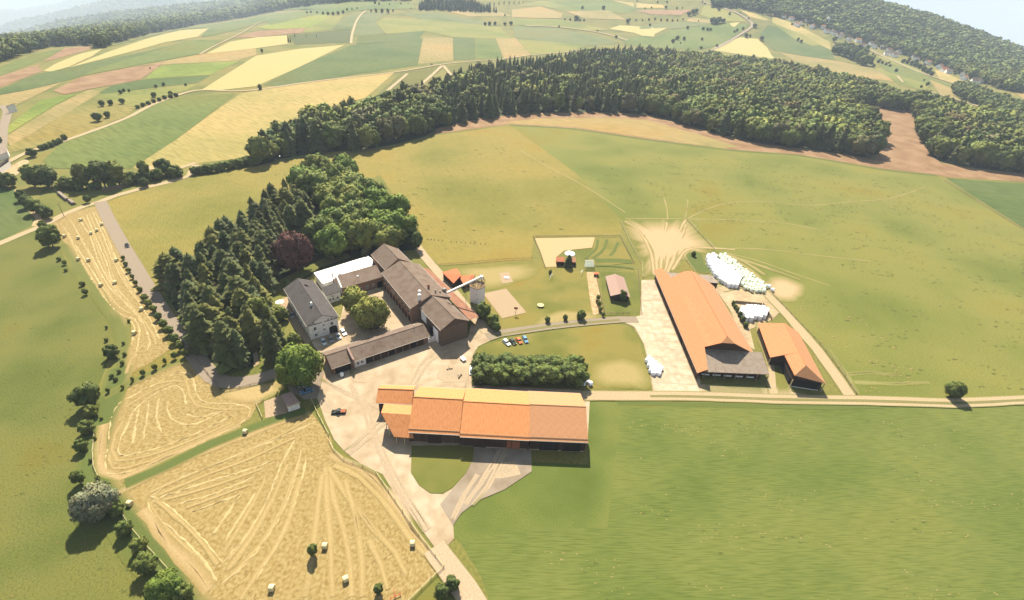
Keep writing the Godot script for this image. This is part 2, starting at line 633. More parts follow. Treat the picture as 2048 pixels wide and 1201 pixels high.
func panel(parent: Node3D, called: String, m: String, at: Vector3, along: Vector3, out: Vector3, w: float, y0: float, y1: float, proud := 0.06) -> MeshInstance3D:
	# a flat piece on a wall: at is the point of the wall under its middle
	var ctr := parent.global_position if parent.is_inside_tree() else parent.position
	var b := MB.new(ctr)
	b.box(Vector3(at.x, (y0 + y1) * 0.5, at.z) + out * proud * 0.5, along * w * 0.5, Vector3(0, (y1 - y0) * 0.5, 0), out * (proud * 0.5 + 0.05))
	return obj(called, b, M[m], parent)

func window(parent: Node3D, at: Vector3, along: Vector3, out: Vector3, w: float, y0: float, y1: float, frame_m := "white"):
	var f := panel(parent, "window", frame_m, at, along, out, w, y0, y1, 0.05)
	for s in [-1.0, 1.0]:
		panel(f, "pane", "glass", at + along * s * w * 0.24, along, out, w * 0.4, y0 + 0.1, y1 - 0.1, 0.08)

# ---------------------------------------------------------------- vehicles and small things
func make_car(at: Vector3, head: Vector3, paint: String, label: String, body_kind := 0, group := "") -> Node3D:
	# along -z: the bonnet; lengths in metres. Kinds: 0 hatchback, 1 estate, 2 van, 3 pickup
	var o := thing(["parked_car", "parked_car", "delivery_van", "pickup_truck"][body_kind], label, ["car", "car", "van", "pickup truck"][body_kind], at, atan2(-head.x, -head.z), group)
	var L: float = [4.2, 4.6, 5.2, 5.1][body_kind]
	var h: float = [1.48, 1.5, 2.1, 1.75][body_kind]
	var w := 0.9 if body_kind < 2 else 0.98
	var rows := [[-L / 2, 0.35, 0.62, w * 0.86], [-L / 2 + 0.12, 0.28, 0.74, w * 0.95], [-L / 2 + 1.0, 0.25, 0.9, w], [0.0, 0.25, 0.95, w], [L / 2 - 0.7, 0.25, 0.96, w], [L / 2 - 0.1, 0.3, 0.9, w * 0.95], [L / 2, 0.4, 0.75, w * 0.88]]
	var b := MB.new()
	for i in rows.size() - 1:
		var p: Array = rows[i]
		var q: Array = rows[i + 1]
		for s in [-1.0, 1.0]:
			b.quad(Vector3(s * p[3], p[1], p[0]), Vector3(s * q[3], q[1], q[0]), Vector3(s * q[3], q[2] - 0.14, q[0]), Vector3(s * p[3], p[2] - 0.14, p[0]), Vector3(s, 0, 0))
			b.quad(Vector3(s * p[3], p[2] - 0.14, p[0]), Vector3(s * q[3], q[2] - 0.14, q[0]), Vector3(s * (q[3] - 0.14), q[2], q[0]), Vector3(s * (p[3] - 0.14), p[2], p[0]), Vector3(s, 1, 0))
		b.quad(Vector3(-p[3] + 0.14, p[2], p[0]), Vector3(p[3] - 0.14, p[2], p[0]), Vector3(q[3] - 0.14, q[2], q[0]), Vector3(-q[3] + 0.14, q[2], q[0]), Vector3.UP)
	for e in [rows[0], rows[-1]]:
		b.quad(Vector3(-e[3], e[1], e[0]), Vector3(e[3], e[1], e[0]), Vector3(e[3], e[2] - 0.14, e[0]), Vector3(-e[3], e[2] - 0.14, e[0]), Vector3(0, 0, e[0]))
		b.quad(Vector3(-e[3], e[2] - 0.14, e[0]), Vector3(e[3], e[2] - 0.14, e[0]), Vector3(e[3] - 0.14, e[2], e[0]), Vector3(-e[3] + 0.14, e[2], e[0]), Vector3(0, 0.3, e[0]))
	var body := obj("body", b, M[paint], o)
	var z0: float = [-0.95, -1.0, -1.7, -0.9][body_kind]
	var z1: float = [1.75, 2.1, 2.4, 0.7][body_kind]
	var lo := [Vector2(w - 0.12, z0), Vector2(w - 0.12, z1)]
	var hi := [Vector2(w - 0.26, z0 + (0.75 if body_kind != 2 else 0.45)), Vector2(w - 0.26, z1 - (0.45 if body_kind in [0, 1] else 0.15))]
	b = MB.new()
	var y0 := 0.93
	var c := []
	for q in [[lo, y0], [hi, h - 0.07]]:
		c.append([Vector3(-q[0][0].x, q[1], q[0][0].y), Vector3(q[0][0].x, q[1], q[0][0].y), Vector3(q[0][1].x, q[1], q[0][1].y), Vector3(-q[0][1].x, q[1], q[0][1].y)])
	for k in 4:
		var j := (k + 1) % 4
		b.quad(c[0][k], c[0][j], c[1][j], c[1][k], (c[0][k] + c[0][j]) * Vector3(0.5, 0, 0.5) - Vector3(0, 0, (z0 + z1) / 2))
	obj("window", b, M.glass if body_kind != 2 else M[paint], o)
	b = MB.new()
	var m: Vector3 = (c[1][0] + c[1][2]) * 0.5
	b.box(m + Vector3(0, 0.03, 0), Vector3(c[1][1].x, 0, 0), Vector3(0, 0.045, 0), Vector3(0, 0, (c[1][2].z - c[1][1].z) * 0.5))
	obj("roof", b, M[paint], o)
	for s in [-1.0, 1.0]:
		for z in [-L / 2 + 0.85, L / 2 - 0.8]:
			b = MB.new()
			b.tube([Vector3(s * (w - 0.16), 0.33, z), Vector3(s * (w + 0.02), 0.33, z)], [0.33, 0.33], 12)
			obj("wheel", b, M.rubber, o)
		b = MB.new()
		b.box(Vector3(s * (w - 0.26), 0.66, -L / 2 + 0.06), Vector3(0.16, 0, 0), Vector3(0, 0.07, 0), Vector3(0, 0, 0.05))
		obj("headlight", b, M.white, o)
	if body_kind == 3:
		b = MB.new()
		b.box(Vector3(0, 1.0, L / 2 - 0.95), Vector3(0.78, 0, 0), Vector3(0, 0.06, 0), Vector3(0, 0, 0.85))
		obj("load_bed", b, M.red_brown, o)
	return o

func make_bale(m: String, r: float, l: float, upright := false) -> ArrayMesh:
	var b := MB.new()
	var x := Vector3.UP if upright else Vector3.RIGHT
	var o := Vector3(0, 0 if upright else r * 0.97, 0)
	b.tube([o - x * (l / 2 if not upright else 0.0), o + x * (0.08 - (l / 2 if not upright else 0.0)), o + x * (l - 0.08 - (l / 2 if not upright else 0.0)), o + x * (l - (l / 2 if not upright else 0.0))], [r * 0.86, r, r, r * 0.86], 14)
	return b.mesh()

func fence(label: String, p: PackedVector2Array, gap := 4.0, high := 1.2, rails := 2, m := "wood_pale", closed := false, post := 0.14):
	var o := thing("fence", label, "fence", Vector3(p[0].x, 0, p[0].y))
	var rail := []
	for k in rails:
		rail.append(MB.new(o.position))
	var ps := BoxMesh.new()
	ps.size = Vector3(post, high, post)
	for i in (p.size() if closed else p.size() - 1):
		var a := p[i]
		var d := p[(i + 1) % p.size()]
		var n := maxi(1, roundi(a.distance_to(d) / gap))
		for k in n + 1:
			if k == n and not (i == p.size() - 2 and not closed):
				continue
			var q := a.lerp(d, float(k) / n)
			var s := obj("post", ps, M[m], o)
			s.position = Vector3(q.x, high * 0.5, q.y) - o.position
		for k in rails:
			var y := high * (0.92 - 0.42 * k)
			rail[k].bar(Vector3(a.x, y, a.y), Vector3(d.x, y, d.y), post * 0.55, post * 0.8)
	for k in rails:
		obj("rail", rail[k], M[m], o)

func make_house(at: Vector3, turn: float, l: float, w: float, h: float, roof_m: String, label: String, group: String):
	var o := thing("village_house", label, "house", at, turn, group)
	var b := MB.new()
	b.box(Vector3(0, h * 0.5 - 1.0, 0), Vector3(l / 2, 0, 0), Vector3(0, h * 0.5 + 1.0, 0), Vector3(0, 0, w / 2))
	for s in [-1.0, 1.0]:
		b.tri_out(Vector3(s * l / 2, h, -w / 2), Vector3(s * l / 2, h, w / 2), Vector3(s * l / 2, h + w * 0.4, 0), Vector3(s, 0, 0))
	obj("wall", b, M.white, o)
	b = MB.new()
	for s in [-1.0, 1.0]:
		b.slab(Vector3(-l / 2 - 0.4, h - 0.2, s * (w / 2 + 0.5)), Vector3(l / 2 + 0.4, h - 0.2, s * (w / 2 + 0.5)), Vector3(l / 2 + 0.4, h + w * 0.42, 0), Vector3(-l / 2 - 0.4, h + w * 0.42, 0), 0.2)
	obj("roof", b, M[roof_m], o)
	for k in 3:
		b = MB.new()
		b.box(Vector3((k - 1) * l * 0.28, h * 0.55, w / 2), Vector3(0.6, 0, 0), Vector3(0, 0.7, 0), Vector3(0, 0, 0.05))
		obj("window", b, M.glass, o)

# ---------------------------------------------------------------- the scene
func _ready():
	# camera, sky, sun, exposure
	var cam := Camera3D.new()
	cam.name = "camera"
	cam.transform = Transform3D(Basis(Vector3(0.997564,0.058503,-0.037992), Vector3(-0.069756,0.836628,-0.543312), Vector3(0.000000,0.544639,0.838671)), Vector3(0, EYE, 0))
	cam.fov = 61.9696
	cam.near = 0.5
	cam.far = 16000.0
	add_child(cam)
	var e := Environment.new()
	e.background_mode = Environment.BG_SKY
	var sky := ProceduralSkyMaterial.new()
	sky.sky_top_color = Color(0.16, 0.205, 0.262).linear_to_srgb()
	sky.sky_horizon_color = Color(0.175, 0.195, 0.21).linear_to_srgb()
	sky.sky_curve = 0.2
	sky.ground_horizon_color = Color(0.175, 0.195, 0.21).linear_to_srgb()
	sky.ground_bottom_color = Color(0.16, 0.16, 0.14).linear_to_srgb()
	sky.ground_curve = 0.2
	sky.sun_angle_max = 50.0
	sky.sun_curve = 0.12
	e.sky = Sky.new()
	e.sky.sky_material = sky
	e.tonemap_mode = Environment.TONE_MAPPER_LINEAR
	e.tonemap_exposure = 3.1
	e.fog_enabled = true
	e.fog_density = 0.0001
	e.fog_light_color = Color(0.86, 0.92, 1.0)
	e.volumetric_fog_enabled = true
	e.volumetric_fog_density = 0.0
	e.sdfgi_enabled = true
	e.ssao_enabled = true
	e.ssil_enabled = true
	var we := WorldEnvironment.new()
	we.name = "air"
	we.environment = e
	add_child(we)
	var sun := DirectionalLight3D.new()
	sun.name = "sun"
	sun.light_energy = 1.5
	sun.light_color = Color(1.0, 0.97, 0.89)
	sun.light_angular_distance = 0.53
	sun.shadow_enabled = true
	var up := Vector3(-0.2, 1.12, -1.0).normalized()
	sun.basis = Basis.looking_at(-up, Vector3.UP)
	add_child(sun)

	rng.seed = 7
	wob.seed = 11
	wob.frequency = 0.01
	textures_and_materials()
	ground()
	fields_near()
	fields_far()
	roads()
	yard_and_garden_ground()
	tree_shapes()
	barns()
	farmhouse_and_wings()
	silo_and_sheds()
	bales()
	windrows()
	park()
	ring_forest()
	hill_forests()
	hedgerow_trees()
	far_trees()
	valley_haze()
	village()
	vehicles()
	fences()
	small_things()
	tufts()

func textures_and_materials():
	noise_tex("grass", 0.035, [0.0, "bcc4a6", 0.4, "dde0cc", 0.6, "ebeadb", 1.0, "fffdf2"], 512, 3)
	noise_tex("patch", 0.006, [0.0, "c6d2a4", 0.35, "e4e8c8", 0.55, "f6f1da", 0.75, "fff5dc", 1.0, "ffe9bc"], 512, 5, 4)
	noise_tex("streak", 0.03, [0.0, "c4c8b0", 0.42, "e0dfcc", 0.6, "f1ecdb", 1.0, "fffdf4"], 512, 9, 4)
	noise_tex("straw", 0.05, [0.0, "c8b490", 0.35, "e6d7b8", 0.6, "f7ecd2", 1.0, "fffcf0"], 512, 13, 5)
	noise_tex("soil", 0.04, [0.0, "cdbfae", 0.45, "e8dfd2", 0.7, "f8f3ea", 1.0, "ffffff"], 512, 17, 5)
	noise_tex("concrete", 0.012, [0.0, "dad2c6", 0.4, "efe9e0", 0.65, "f8f4ee", 1.0, "ffffff"], 512, 21, 6)
	noise_tex("roof", 0.02, [0.0, "d8ccc2", 0.4, "efe8e2", 0.65, "f8f4f0", 1.0, "ffffff"], 512, 25, 5)
	noise_tex("boards", 0.06, [0.0, "8a8078", 0.45, "c9c2ba", 1.0, "ffffff"], 256, 29, 3)
	noise_tex("tuft", 0.09, [0.0, "a4ae84", 0.35, "d2d8b4", 0.6, "f0eed8", 1.0, "fffae6"], 512, 33, 4)

	noise_tex("tufts", 0.07, [0.0, "b2b88e", 0.3, "d6d8bc", 0.5, "ecead8", 0.75, "f6f2e2", 1.0, "fffae6"], 1024, 41, 5)
	noise_tex("rows", 0.05, [0.0, "bcc09c", 0.35, "dcdcc4", 0.55, "eeeada", 0.8, "fbf6e8", 1.0, "fff8de"], 1024, 45, 4)
	noise_tex("swath", 0.06, [0.0, "bca67a", 0.3, "d8c8a2", 0.48, "ebdfc4", 0.62, "fbf3e0", 1.0, "fffdf4"], 1024, 49, 5)

	noise_tex("lines", 0.05, [0.0, "bcc49c", 0.33, "d8dcc0", 0.5, "e8e8d6", 0.68, "f2efde", 1.0, "fdf2d4"], 1024, 57, 4)
	mat("turf", 0.16, 0.15, 0.056, "grass", Vector2(26, 26), "patch", 210)
	mat("pasture", 0.152, 0.156, 0.053, "tufts", Vector2(90, 40), "patch", 330)
	mat("meadow_gold", 0.192, 0.166, 0.058, "rows", Vector2(420, 24), "patch", 420)
	mat("meadow_left", 0.113, 0.121, 0.042, "tufts", Vector2(60, 50), "patch", 160)
	mat("crop", 0.116, 0.137, 0.048, "lines", Vector2(420, 26), "patch", 230)
	mat("lawn", 0.178, 0.156, 0.062, "tuft", Vector2(14, 14), "patch", 90)
	mat("lawn_green", 0.134, 0.136, 0.05, "tuft", Vector2(16, 16), "patch", 90)
	mat("margin", 0.114, 0.136, 0.046, "tufts", Vector2(40, 30), "patch", 120)
	mat("rank_green", 0.088, 0.102, 0.034, "tuft", Vector2(9, 9))
	mat("dry_line", 0.24, 0.2, 0.1)
	mat("hay_stubble", 0.268, 0.24, 0.163, "swath", Vector2(110, 16), "straw", 38)
	mat("hay", 0.36, 0.3, 0.19, "straw", Vector2(5, 3))
	mat("concrete", 0.34, 0.28, 0.212, "concrete", Vector2(40, 40), "concrete", 130)
	mat("asphalt", 0.222, 0.19, 0.16, "concrete", Vector2(50, 50), "concrete", 130)
	mat("gravel", 0.33, 0.27, 0.185, "concrete", Vector2(34, 9), "concrete", 90)
	mat("dirt", 0.41, 0.335, 0.23, "soil", Vector2(16, 16), "soil", 70)
	mat("sand", 0.29, 0.225, 0.158, "soil", Vector2(14, 14))
	mat("garden_soil", 0.36, 0.27, 0.155, "soil", Vector2(7, 2.5))
	mat("far_green", 0.105, 0.135, 0.045, "rows", Vector2(1100, 190), "patch", 600)
	mat("far_dark", 0.078, 0.108, 0.042, "rows", Vector2(1100, 190), "patch", 600)
	mat("far_light", 0.165, 0.172, 0.06, "rows", Vector2(1100, 190), "patch", 600)
	mat("far_bright", 0.165, 0.2, 0.05, "rows", Vector2(1100, 190), "patch", 600)
	mat("far_grey", 0.115, 0.135, 0.07, "rows", Vector2(1100, 190), "patch", 600)
	mat("far_olive", 0.175, 0.158, 0.062, "rows", Vector2(1100, 190), "patch", 600)
	mat("wheat", 0.305, 0.24, 0.125, "rows", Vector2(1100, 170), "patch", 900)
	mat("ripe", 0.31, 0.262, 0.12, "streak", Vector2(110, 12))
	mat("tan", 0.24, 0.19, 0.105, "rows", Vector2(1100, 170), "patch", 900)
	mat("tilled", 0.24, 0.165, 0.108, "soil", Vector2(90, 8), "soil", 500)
	mat("vine", 0.135, 0.135, 0.03, "boards", Vector2(400, 7))
	mat("nursery", 0.085, 0.105, 0.03, "boards", Vector2(20, 9))
	noise_tex("worn", 0.05, [0.0, "dcd6cc", 0.4, "ece8e0", 0.65, "f4f0ea", 1.0, "ffffff"], 512, 53, 5)
	mat("worn", 1.0, 1.0, 1.0, "worn", Vector2(22, 22))
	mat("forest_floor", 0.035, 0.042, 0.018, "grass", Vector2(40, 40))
	for k in [["concrete_fade", "concrete"], ["asphalt_fade", "asphalt"], ["gravel_fade", "gravel"], ["dirt_fade", "dirt"], ["turf_fade", "turf"], ["rank_fade", "rank_green"], ["hay_fade", "hay"], ["lawn_fade", "lawn"], ["pasture_fade", "pasture"], ["soil_fade", "garden_soil"], ["crop_fade", "crop"]]:
		fade(k[0], k[1])
	for k in [["dirt_thin", "dirt", 0.6], ["hay_thin", "hay", 0.45], ["rank_thin", "rank_green", 0.5], ["turf_thin", "hay_stubble", 0.22], ["crop_thin", "crop", 0.3], ["line_thin", "dry_line", 0.4], ["track_thin", "asphalt", 0.3], ["gold_thin", "meadow_gold", 0.6], ["soil_thin", "concrete", 0.5]]:
		fade(k[0], k[1], k[2])

	mat("tile_orange", 0.46, 0.2, 0.082, "roof", Vector2(5, 22), "", 1, 0.9)
	mat("tile_pale", 0.38, 0.195, 0.1, "roof", Vector2(3, 18), "", 1, 0.9)
	mat("tile_amber", 0.4, 0.168, 0.08, "roof", Vector2(5, 22), "", 1, 0.9)
	mat("tile_red", 0.42, 0.12, 0.058, "roof", Vector2(4, 14), "", 1, 0.9)
	mat("roof_brown", 0.152, 0.12, 0.102, "roof", Vector2(5, 26), "roof", 50, 0.9)
	mat("roof_rust", 0.24, 0.125, 0.085, "roof", Vector2(5, 18), "roof", 50, 0.9)
	mat("roof_slate", 0.07, 0.067, 0.072, "roof", Vector2(4, 16), "roof", 40, 0.85)
	mat("roof_mauve", 0.27, 0.185, 0.155, "roof", Vector2(5, 16), "", 1, 0.9)
	mat("roof_grey", 0.22, 0.19, 0.165, "roof", Vector2(18, 3), "roof", 30, 0.9)
	mat("roof_membrane", 0.82, 0.82, 0.82, "concrete", Vector2(30, 30), "", 1, 0.7)
	mat("wood_dark", 0.075, 0.045, 0.03, "boards", Vector2(1.4, 20))
	mat("wood_brown", 0.12, 0.075, 0.052, "boards", Vector2(1.6, 24))
	mat("wood_pale", 0.36, 0.3, 0.17)
	mat("wood_old", 0.16, 0.115, 0.075)
	mat("boards_brown", 0.2, 0.148, 0.118, "boards", Vector2(1.6, 24))
	mat("brick", 0.22, 0.13, 0.085, "roof", Vector2(6, 6))
	mat("plaster", 0.74, 0.73, 0.72, "worn", Vector2(40, 40))
	mat("white", 0.76, 0.75, 0.72)
	mat("timber", 0.06, 0.045, 0.04)
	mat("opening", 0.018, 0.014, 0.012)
	mat("glass", 0.03, 0.035, 0.04, "", Vector2.ONE, "", 1, 0.12)
	mat("metal", 0.2, 0.17, 0.14, "", Vector2.ONE, "", 1, 0.45)
	mat("metal_white", 0.74, 0.74, 0.77, "concrete", Vector2(5, 12), "", 1, 0.5)
	mat("galvanised", 0.5, 0.48, 0.44, "", Vector2.ONE, "", 1, 0.5)
	mat("steel_brown", 0.16, 0.11, 0.06)
	mat("rubber", 0.025, 0.025, 0.025)
	mat("film_white", 0.8, 0.8, 0.83, "", Vector2.ONE, "", 1, 0.4)
	mat("film_green", 0.62, 0.66, 0.5, "", Vector2.ONE, "", 1, 0.4)
	mat("net_pale", 0.62, 0.58, 0.42, "straw", Vector2(3, 3))
	mat("bark", 0.09, 0.065, 0.045)
	mat("paint_white", 0.75, 0.75, 0.73, "", Vector2.ONE, "", 1, 0.25)
	mat("paint_silver", 0.4, 0.42, 0.43, "", Vector2.ONE, "", 1, 0.3)
	mat("paint_grey", 0.2, 0.2, 0.19, "", Vector2.ONE, "", 1, 0.3)
	mat("paint_dark", 0.03, 0.04, 0.028, "", Vector2.ONE, "", 1, 0.22)
	mat("paint_black", 0.02, 0.02, 0.018, "", Vector2.ONE, "", 1, 0.22)
	mat("paint_orange", 0.5, 0.11, 0.03, "", Vector2.ONE, "", 1, 0.25)
	mat("paint_blue", 0.1, 0.19, 0.29, "", Vector2.ONE, "", 1, 0.25)
	mat("red_brown", 0.22, 0.08, 0.04)
	mat("canvas", 0.5, 0.47, 0.42)
	for k in [["spruce", 0.082, 0.088, 0.024], ["spruce_blue", 0.08, 0.09, 0.032], ["spruce_deep", 0.062, 0.067, 0.02], ["spruce_olive", 0.118, 0.112, 0.026], ["leaf_mid", 0.118, 0.138, 0.03], ["leaf_light", 0.16, 0.17, 0.036], ["leaf_gold", 0.2, 0.196, 0.042], ["leaf_dark", 0.088, 0.106, 0.027], ["leaf_brown", 0.13, 0.115, 0.046], ["leaf_willow", 0.175, 0.175, 0.1], ["leaf_copper", 0.1, 0.042, 0.036], ["leaf_fresh", 0.12, 0.16, 0.026]]:
		var m := mat(k[0], k[1], k[2], k[3], "", Vector2.ONE, "", 1, 0.85)
		m.metallic_specular = 0.3
		m.backlight_enabled = true
		m.backlight = Color(0.35, 0.4, 0.2)

func ground():
	# one sheet out to the horizon, in rings that widen with distance
	var rs := [0.0, 60.0, 160.0, 300.0, 500.0, 700.0, 850.0]
	var r := 880.0
	while r < 9000.0:
		rs.append(r)
		r += 40.0 if r < 3200.0 else 90.0
	var b := MB.new()
	var n := 240
	for i in rs.size() - 1:
		for k in n:
			var q := []
			for w in [[i, k], [i, k + 1], [i + 1, k + 1], [i + 1, k]]:
				var a: float = TAU * w[1] / n
				var x: float = sin(a) * rs[w[0]]
				var z: float = -cos(a) * rs[w[0]]
				q.append(Vector3(x, ground_at(x, z), z))
			for w in [0, 1, 2, 0, 2, 3]:
				if i == 0 and w == 1:
					pass
				b.one(q[w], Vector3.UP, Vector2(q[w].x, q[w].z), Color.WHITE)
	# shading from the relief itself
	for k in range(0, b.v.size(), 3):
		var nn := (b.v[k + 2] - b.v[k]).cross(b.v[k + 1] - b.v[k])
		if nn.length() > 0.0:
			nn = nn.normalized()
			if nn.y < 0.0:
				nn = -nn
				var sw := b.v[k + 1]
				b.v[k + 1] = b.v[k + 2]
				b.v[k + 2] = sw
				var su := b.t[k + 1]
				b.t[k + 1] = b.t[k + 2]
				b.t[k + 2] = su
				su = b.t2[k + 1]
				b.t2[k + 1] = b.t2[k + 2]
				b.t2[k + 2] = su
			for j in 3:
				b.n[k + j] = nn
	struct("ground", b, M.turf, "rolling farmland under and around the farm")

func fields_near():
	sheet("field", P([44,-137.6,94,-141.6,147.2,-147.3,223.6,-155.8,422.1,-180,192.7,-30.9,12.2,-22.3,4.1,-55.3,-3.4,-71.5,-9.6,-79.8,2.6,-84.2,32.6,-87.8]), "crop", 1, -4, "green crop field filling the lower right")
	sheet("meadow", P([30.7,-139.5,55.4,-141.1,114.8,-145.3,148.1,-148.7,225.2,-157.6,223.9,-156.1,147.2,-147.3,94,-141.6,44,-137.6,32.6,-87.8,2.6,-84.2,-9.6,-79.8,-11.7,-81.4,-12.2,-85.2,-10.2,-89.4,-5.4,-93.5,1.9,-98.1,9.7,-105.3,10,-109.3,29.2,-109.9]), "margin", 1.5, 80, "mown grass margin between orange roofed barn and crop")
	sheet("pasture", P([-15.1,-545.8,54.3,-548.1,129.8,-524.7,206.6,-507.9,275.6,-505.7,339.2,-478,388.3,-469.8,384.5,-454.1,367.6,-346.1,363.3,-315.4,351.1,-241.5,340.4,-175.6,228.6,-161.5,180.4,-155.3,142.6,-153.3,142.6,-186.8,139.6,-206.4,136.2,-229,134.2,-252.7,127.9,-273.1,122.1,-278.8,116.1,-321.1,70.3,-313.3,44.7,-406.9]), "pasture", 1, 8, "wide green pasture on the right with cattle tracks")
	sheet("meadow", P([-135.3,-419,-109.6,-446.2,-87.2,-485.4,-54,-512.8,-15.1,-545.8,44.7,-406.9,70.3,-313.3,65.7,-290.9,10.5,-279.2,9.1,-249.3,-40.2,-235.8,-57.9,-256.4,-72.2,-298.5,-107.4,-368.8]), "meadow_gold", 1, 38, "golden meadow behind the park trees")
	sheet("meadow", P([-258,-286.5,-248.3,-314.1,-230.8,-336.6,-205.4,-365.4,-178.1,-392.6,-147.7,-424.8,-135.3,-419,-107.4,-368.8,-133.2,-313.1,-159,-268.5,-153.1,-204.9,-160.6,-189.3,-165,-191.8,-207.6,-234.5]), "meadow_gold", 1.2, 52, "olive gold meadow between asphalt road and park")
	sheet("meadow", P([-301,-149.6,-273.8,-213.1,-270.2,-226,-266,-247.9,-247.1,-233.2,-217.6,-205.8,-199.1,-189.5,-181.3,-176.4,-167.3,-167.4,-156.9,-149.8,-145.9,-125.5,-130.3,-102.2,-119.1,-89.2,-99.4,-73.5,-74.3,-50.5,-52.3,-25.7,-166,-20,-281.4,-109.7]), "meadow_left", 1, 70, "green meadow along the left edge")
	sheet("field", P([-369.5,-313.9,-333.5,-296.4,-323.1,-294.8,-312.8,-283.8,-299.7,-274,-278.3,-257.6,-272.7,-248.2,-273,-229.1,-276,-215.5]), "far_dark", 1, 30, "dark green crop field at the left edge")
	sheet("verge", P([-323.1,-294.8,-322.5,-296.7,-301.7,-281.7,-278.2,-262.7,-269.2,-257,-267,-249.1,-272.7,-248.2,-278.3,-257.6,-299.7,-274,-312.8,-283.8]), "dirt", 1.2, 0, "bare earth strip beside the left field trees")
	sheet("verge", P([-309.9,-301,-294.7,-300.4,-268.4,-309.2,-252.1,-320.1,-253.1,-311.2,-257.8,-294.2,-263.4,-282.3,-266.6,-257.5,-275.6,-263.1,-297.7,-282.5]), "lawn_green", 1.2, 20, "grass corner under the trees by the road junction")
	sheet("hay_field", P([-269.9,-256.9,-266,-267.8,-260.2,-278,-257.5,-278.5,-235.3,-255.8,-194.3,-214.2,-164.4,-183.4,-140.8,-158.2,-135.9,-152.2,-138.2,-143.9,-142.5,-134.5,-148.4,-146.1,-154.2,-156.6,-163.1,-169.7,-170.6,-171.8,-181.7,-181.2,-213.7,-208.8,-243.5,-233.8]), "hay_stubble", 2, 66, "long mown hay field beside the asphalt road")
	sheet("hay_field", P([-123.3,-146.7,-115.2,-141.6,-106.9,-134.1,-104.3,-131.2,-95.2,-135.3,-85.2,-139,-82.5,-134.4,-87.1,-129.7,-88.1,-124.9,-87.6,-119.4,-90.6,-115,-98,-107,-105.9,-98.8,-109.8,-92.6,-113.1,-91.2,-119,-92.2,-124,-96.5,-128.6,-102.3,-134.5,-112.3,-139.9,-123,-133.6,-136.8,-129.9,-143]), "hay_stubble", 2, 150, "mown hay field with curving windrows below the road bend")
	sheet("hay_field", P([-109.8,-87.1,-108.9,-89.8,-102.9,-96.4,-94.6,-106.7,-85.1,-114.2,-79.3,-118.3,-70.3,-123.9,-67,-125.7,-61.8,-119,-56.9,-112.8,-54.7,-108.2,-50.4,-105.1,-43.9,-103.1,-38.9,-100.7,-30.7,-91.5,-21.5,-81.2,-13.4,-72.6,-20.5,-64,-20.5,-52.8,-16.4,-34.9,-50.4,-33.1,-64.2,-51.1,-76.8,-62.6,-92.5,-73.3,-103.8,-80.3,-107.9,-84.2]), "hay_stubble", 2, 118, "large mown hay field in the foreground")
	sheet("verge", P([-13.4,-72.6,-10.8,-72.3,1.7,-55.2,8.1,-36.2,-16.4,-34.9,-20.5,-52.8,-20.5,-64]), "lawn_green", 1.8, 0, "rough grass corner beside the concrete drive")
	sheet("lawn", P([-12.8,-142.8,-13.9,-163.1,-11.9,-168.7,-1.8,-174.1,9.1,-179.7,29.7,-186.7,50.1,-192.3,55.3,-191.3,58.2,-180.9,58,-165.3,57.6,-148.5,31.3,-146.4]), "lawn", 2.0, 0, "dry mown lawn between hedge block and barn apron")
	sheet("lawn", P([-38.6,-234.4,-8,-242.2,9.1,-248.1,16.8,-238.9,41.6,-239.7,46.3,-232.2,44.5,-199,25.3,-190.5,9,-184.6,-3.7,-179.7,-8.4,-188.5,-16,-213.8]), "lawn", 2, 15, "playing lawn behind the main building")
	sheet("lawn", P([47.2,-240.5,66.9,-243.2,68.8,-235.3,63.6,-203.5,44.9,-198.2]), "lawn_green", 2.2, 0, "fenced lawn round the small brown shed")
	sheet("lawn", P([-30.1,-112.4,-9.4,-114.3,-9.1,-108.7,-11,-102.6,-14.3,-97.2,-17,-95,-20.8,-94.9,-24.7,-97.4,-28.1,-101.8]), "lawn_green", 9, 0, "half round lawn in front of the big barn")
	sheet("verge", P([-57.4,-113.2,-51,-108.1,-45.5,-104.7,-39.7,-102.5,-36,-100.5,-29.4,-92.1,-19.9,-81.3,-10.7,-71.6,-13.4,-72.6,-21.5,-81.2,-30.7,-91.5,-38.9,-100.7,-43.9,-103.1,-50.4,-105.1,-54.7,-108.2]), "lawn_green", 2.5, 60, "mown verge between fence and drive")
	sheet("verge", P([-69.2,-130.5,-61.9,-120.2,-56.3,-112.9,-59.3,-115.2,-68.9,-125]), "lawn_green", 3, 0, "narrow grass verge at the top of the drive")
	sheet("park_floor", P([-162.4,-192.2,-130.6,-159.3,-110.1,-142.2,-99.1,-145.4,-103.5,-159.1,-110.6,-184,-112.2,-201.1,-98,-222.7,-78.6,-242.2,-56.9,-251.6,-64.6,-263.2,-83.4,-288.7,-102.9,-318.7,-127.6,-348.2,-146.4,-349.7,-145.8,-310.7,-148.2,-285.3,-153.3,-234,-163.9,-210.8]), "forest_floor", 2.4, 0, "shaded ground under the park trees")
	sheet("lawn", P([-99.1,-145.4,-92.9,-149,-96.2,-159.9,-97.7,-177.7,-108.6,-192.6,-109.6,-203.7,-101.4,-224.9,-89.6,-237.7,-95,-245.8,-104.2,-232.7,-116,-210,-110.4,-176.1]), "lawn_green", 2.8, 0, "garden lawn between park trees and farmhouse")
	patch("bare_ground", P([69.9,-310.8,93.1,-318,117.4,-322.2,120.3,-299.7,122.7,-278.9,109.4,-271.6,101.1,-262.8,87,-246,78,-240.4,70.9,-237.8,74.5,-258.9,73.3,-284.9]), "dirt_fade", 3, "trampled dry ground at the pasture gate", 0.5, 0.28)
	patch("bare_ground", P([140.4,-245.1,150.4,-250.4,159.3,-245,157.2,-234.2,146.9,-223,137.3,-221.8,133.8,-226.2]), "dirt_fade", 3, "sunlit bare patch beside the wrapped bales", 0.45, 0.15)
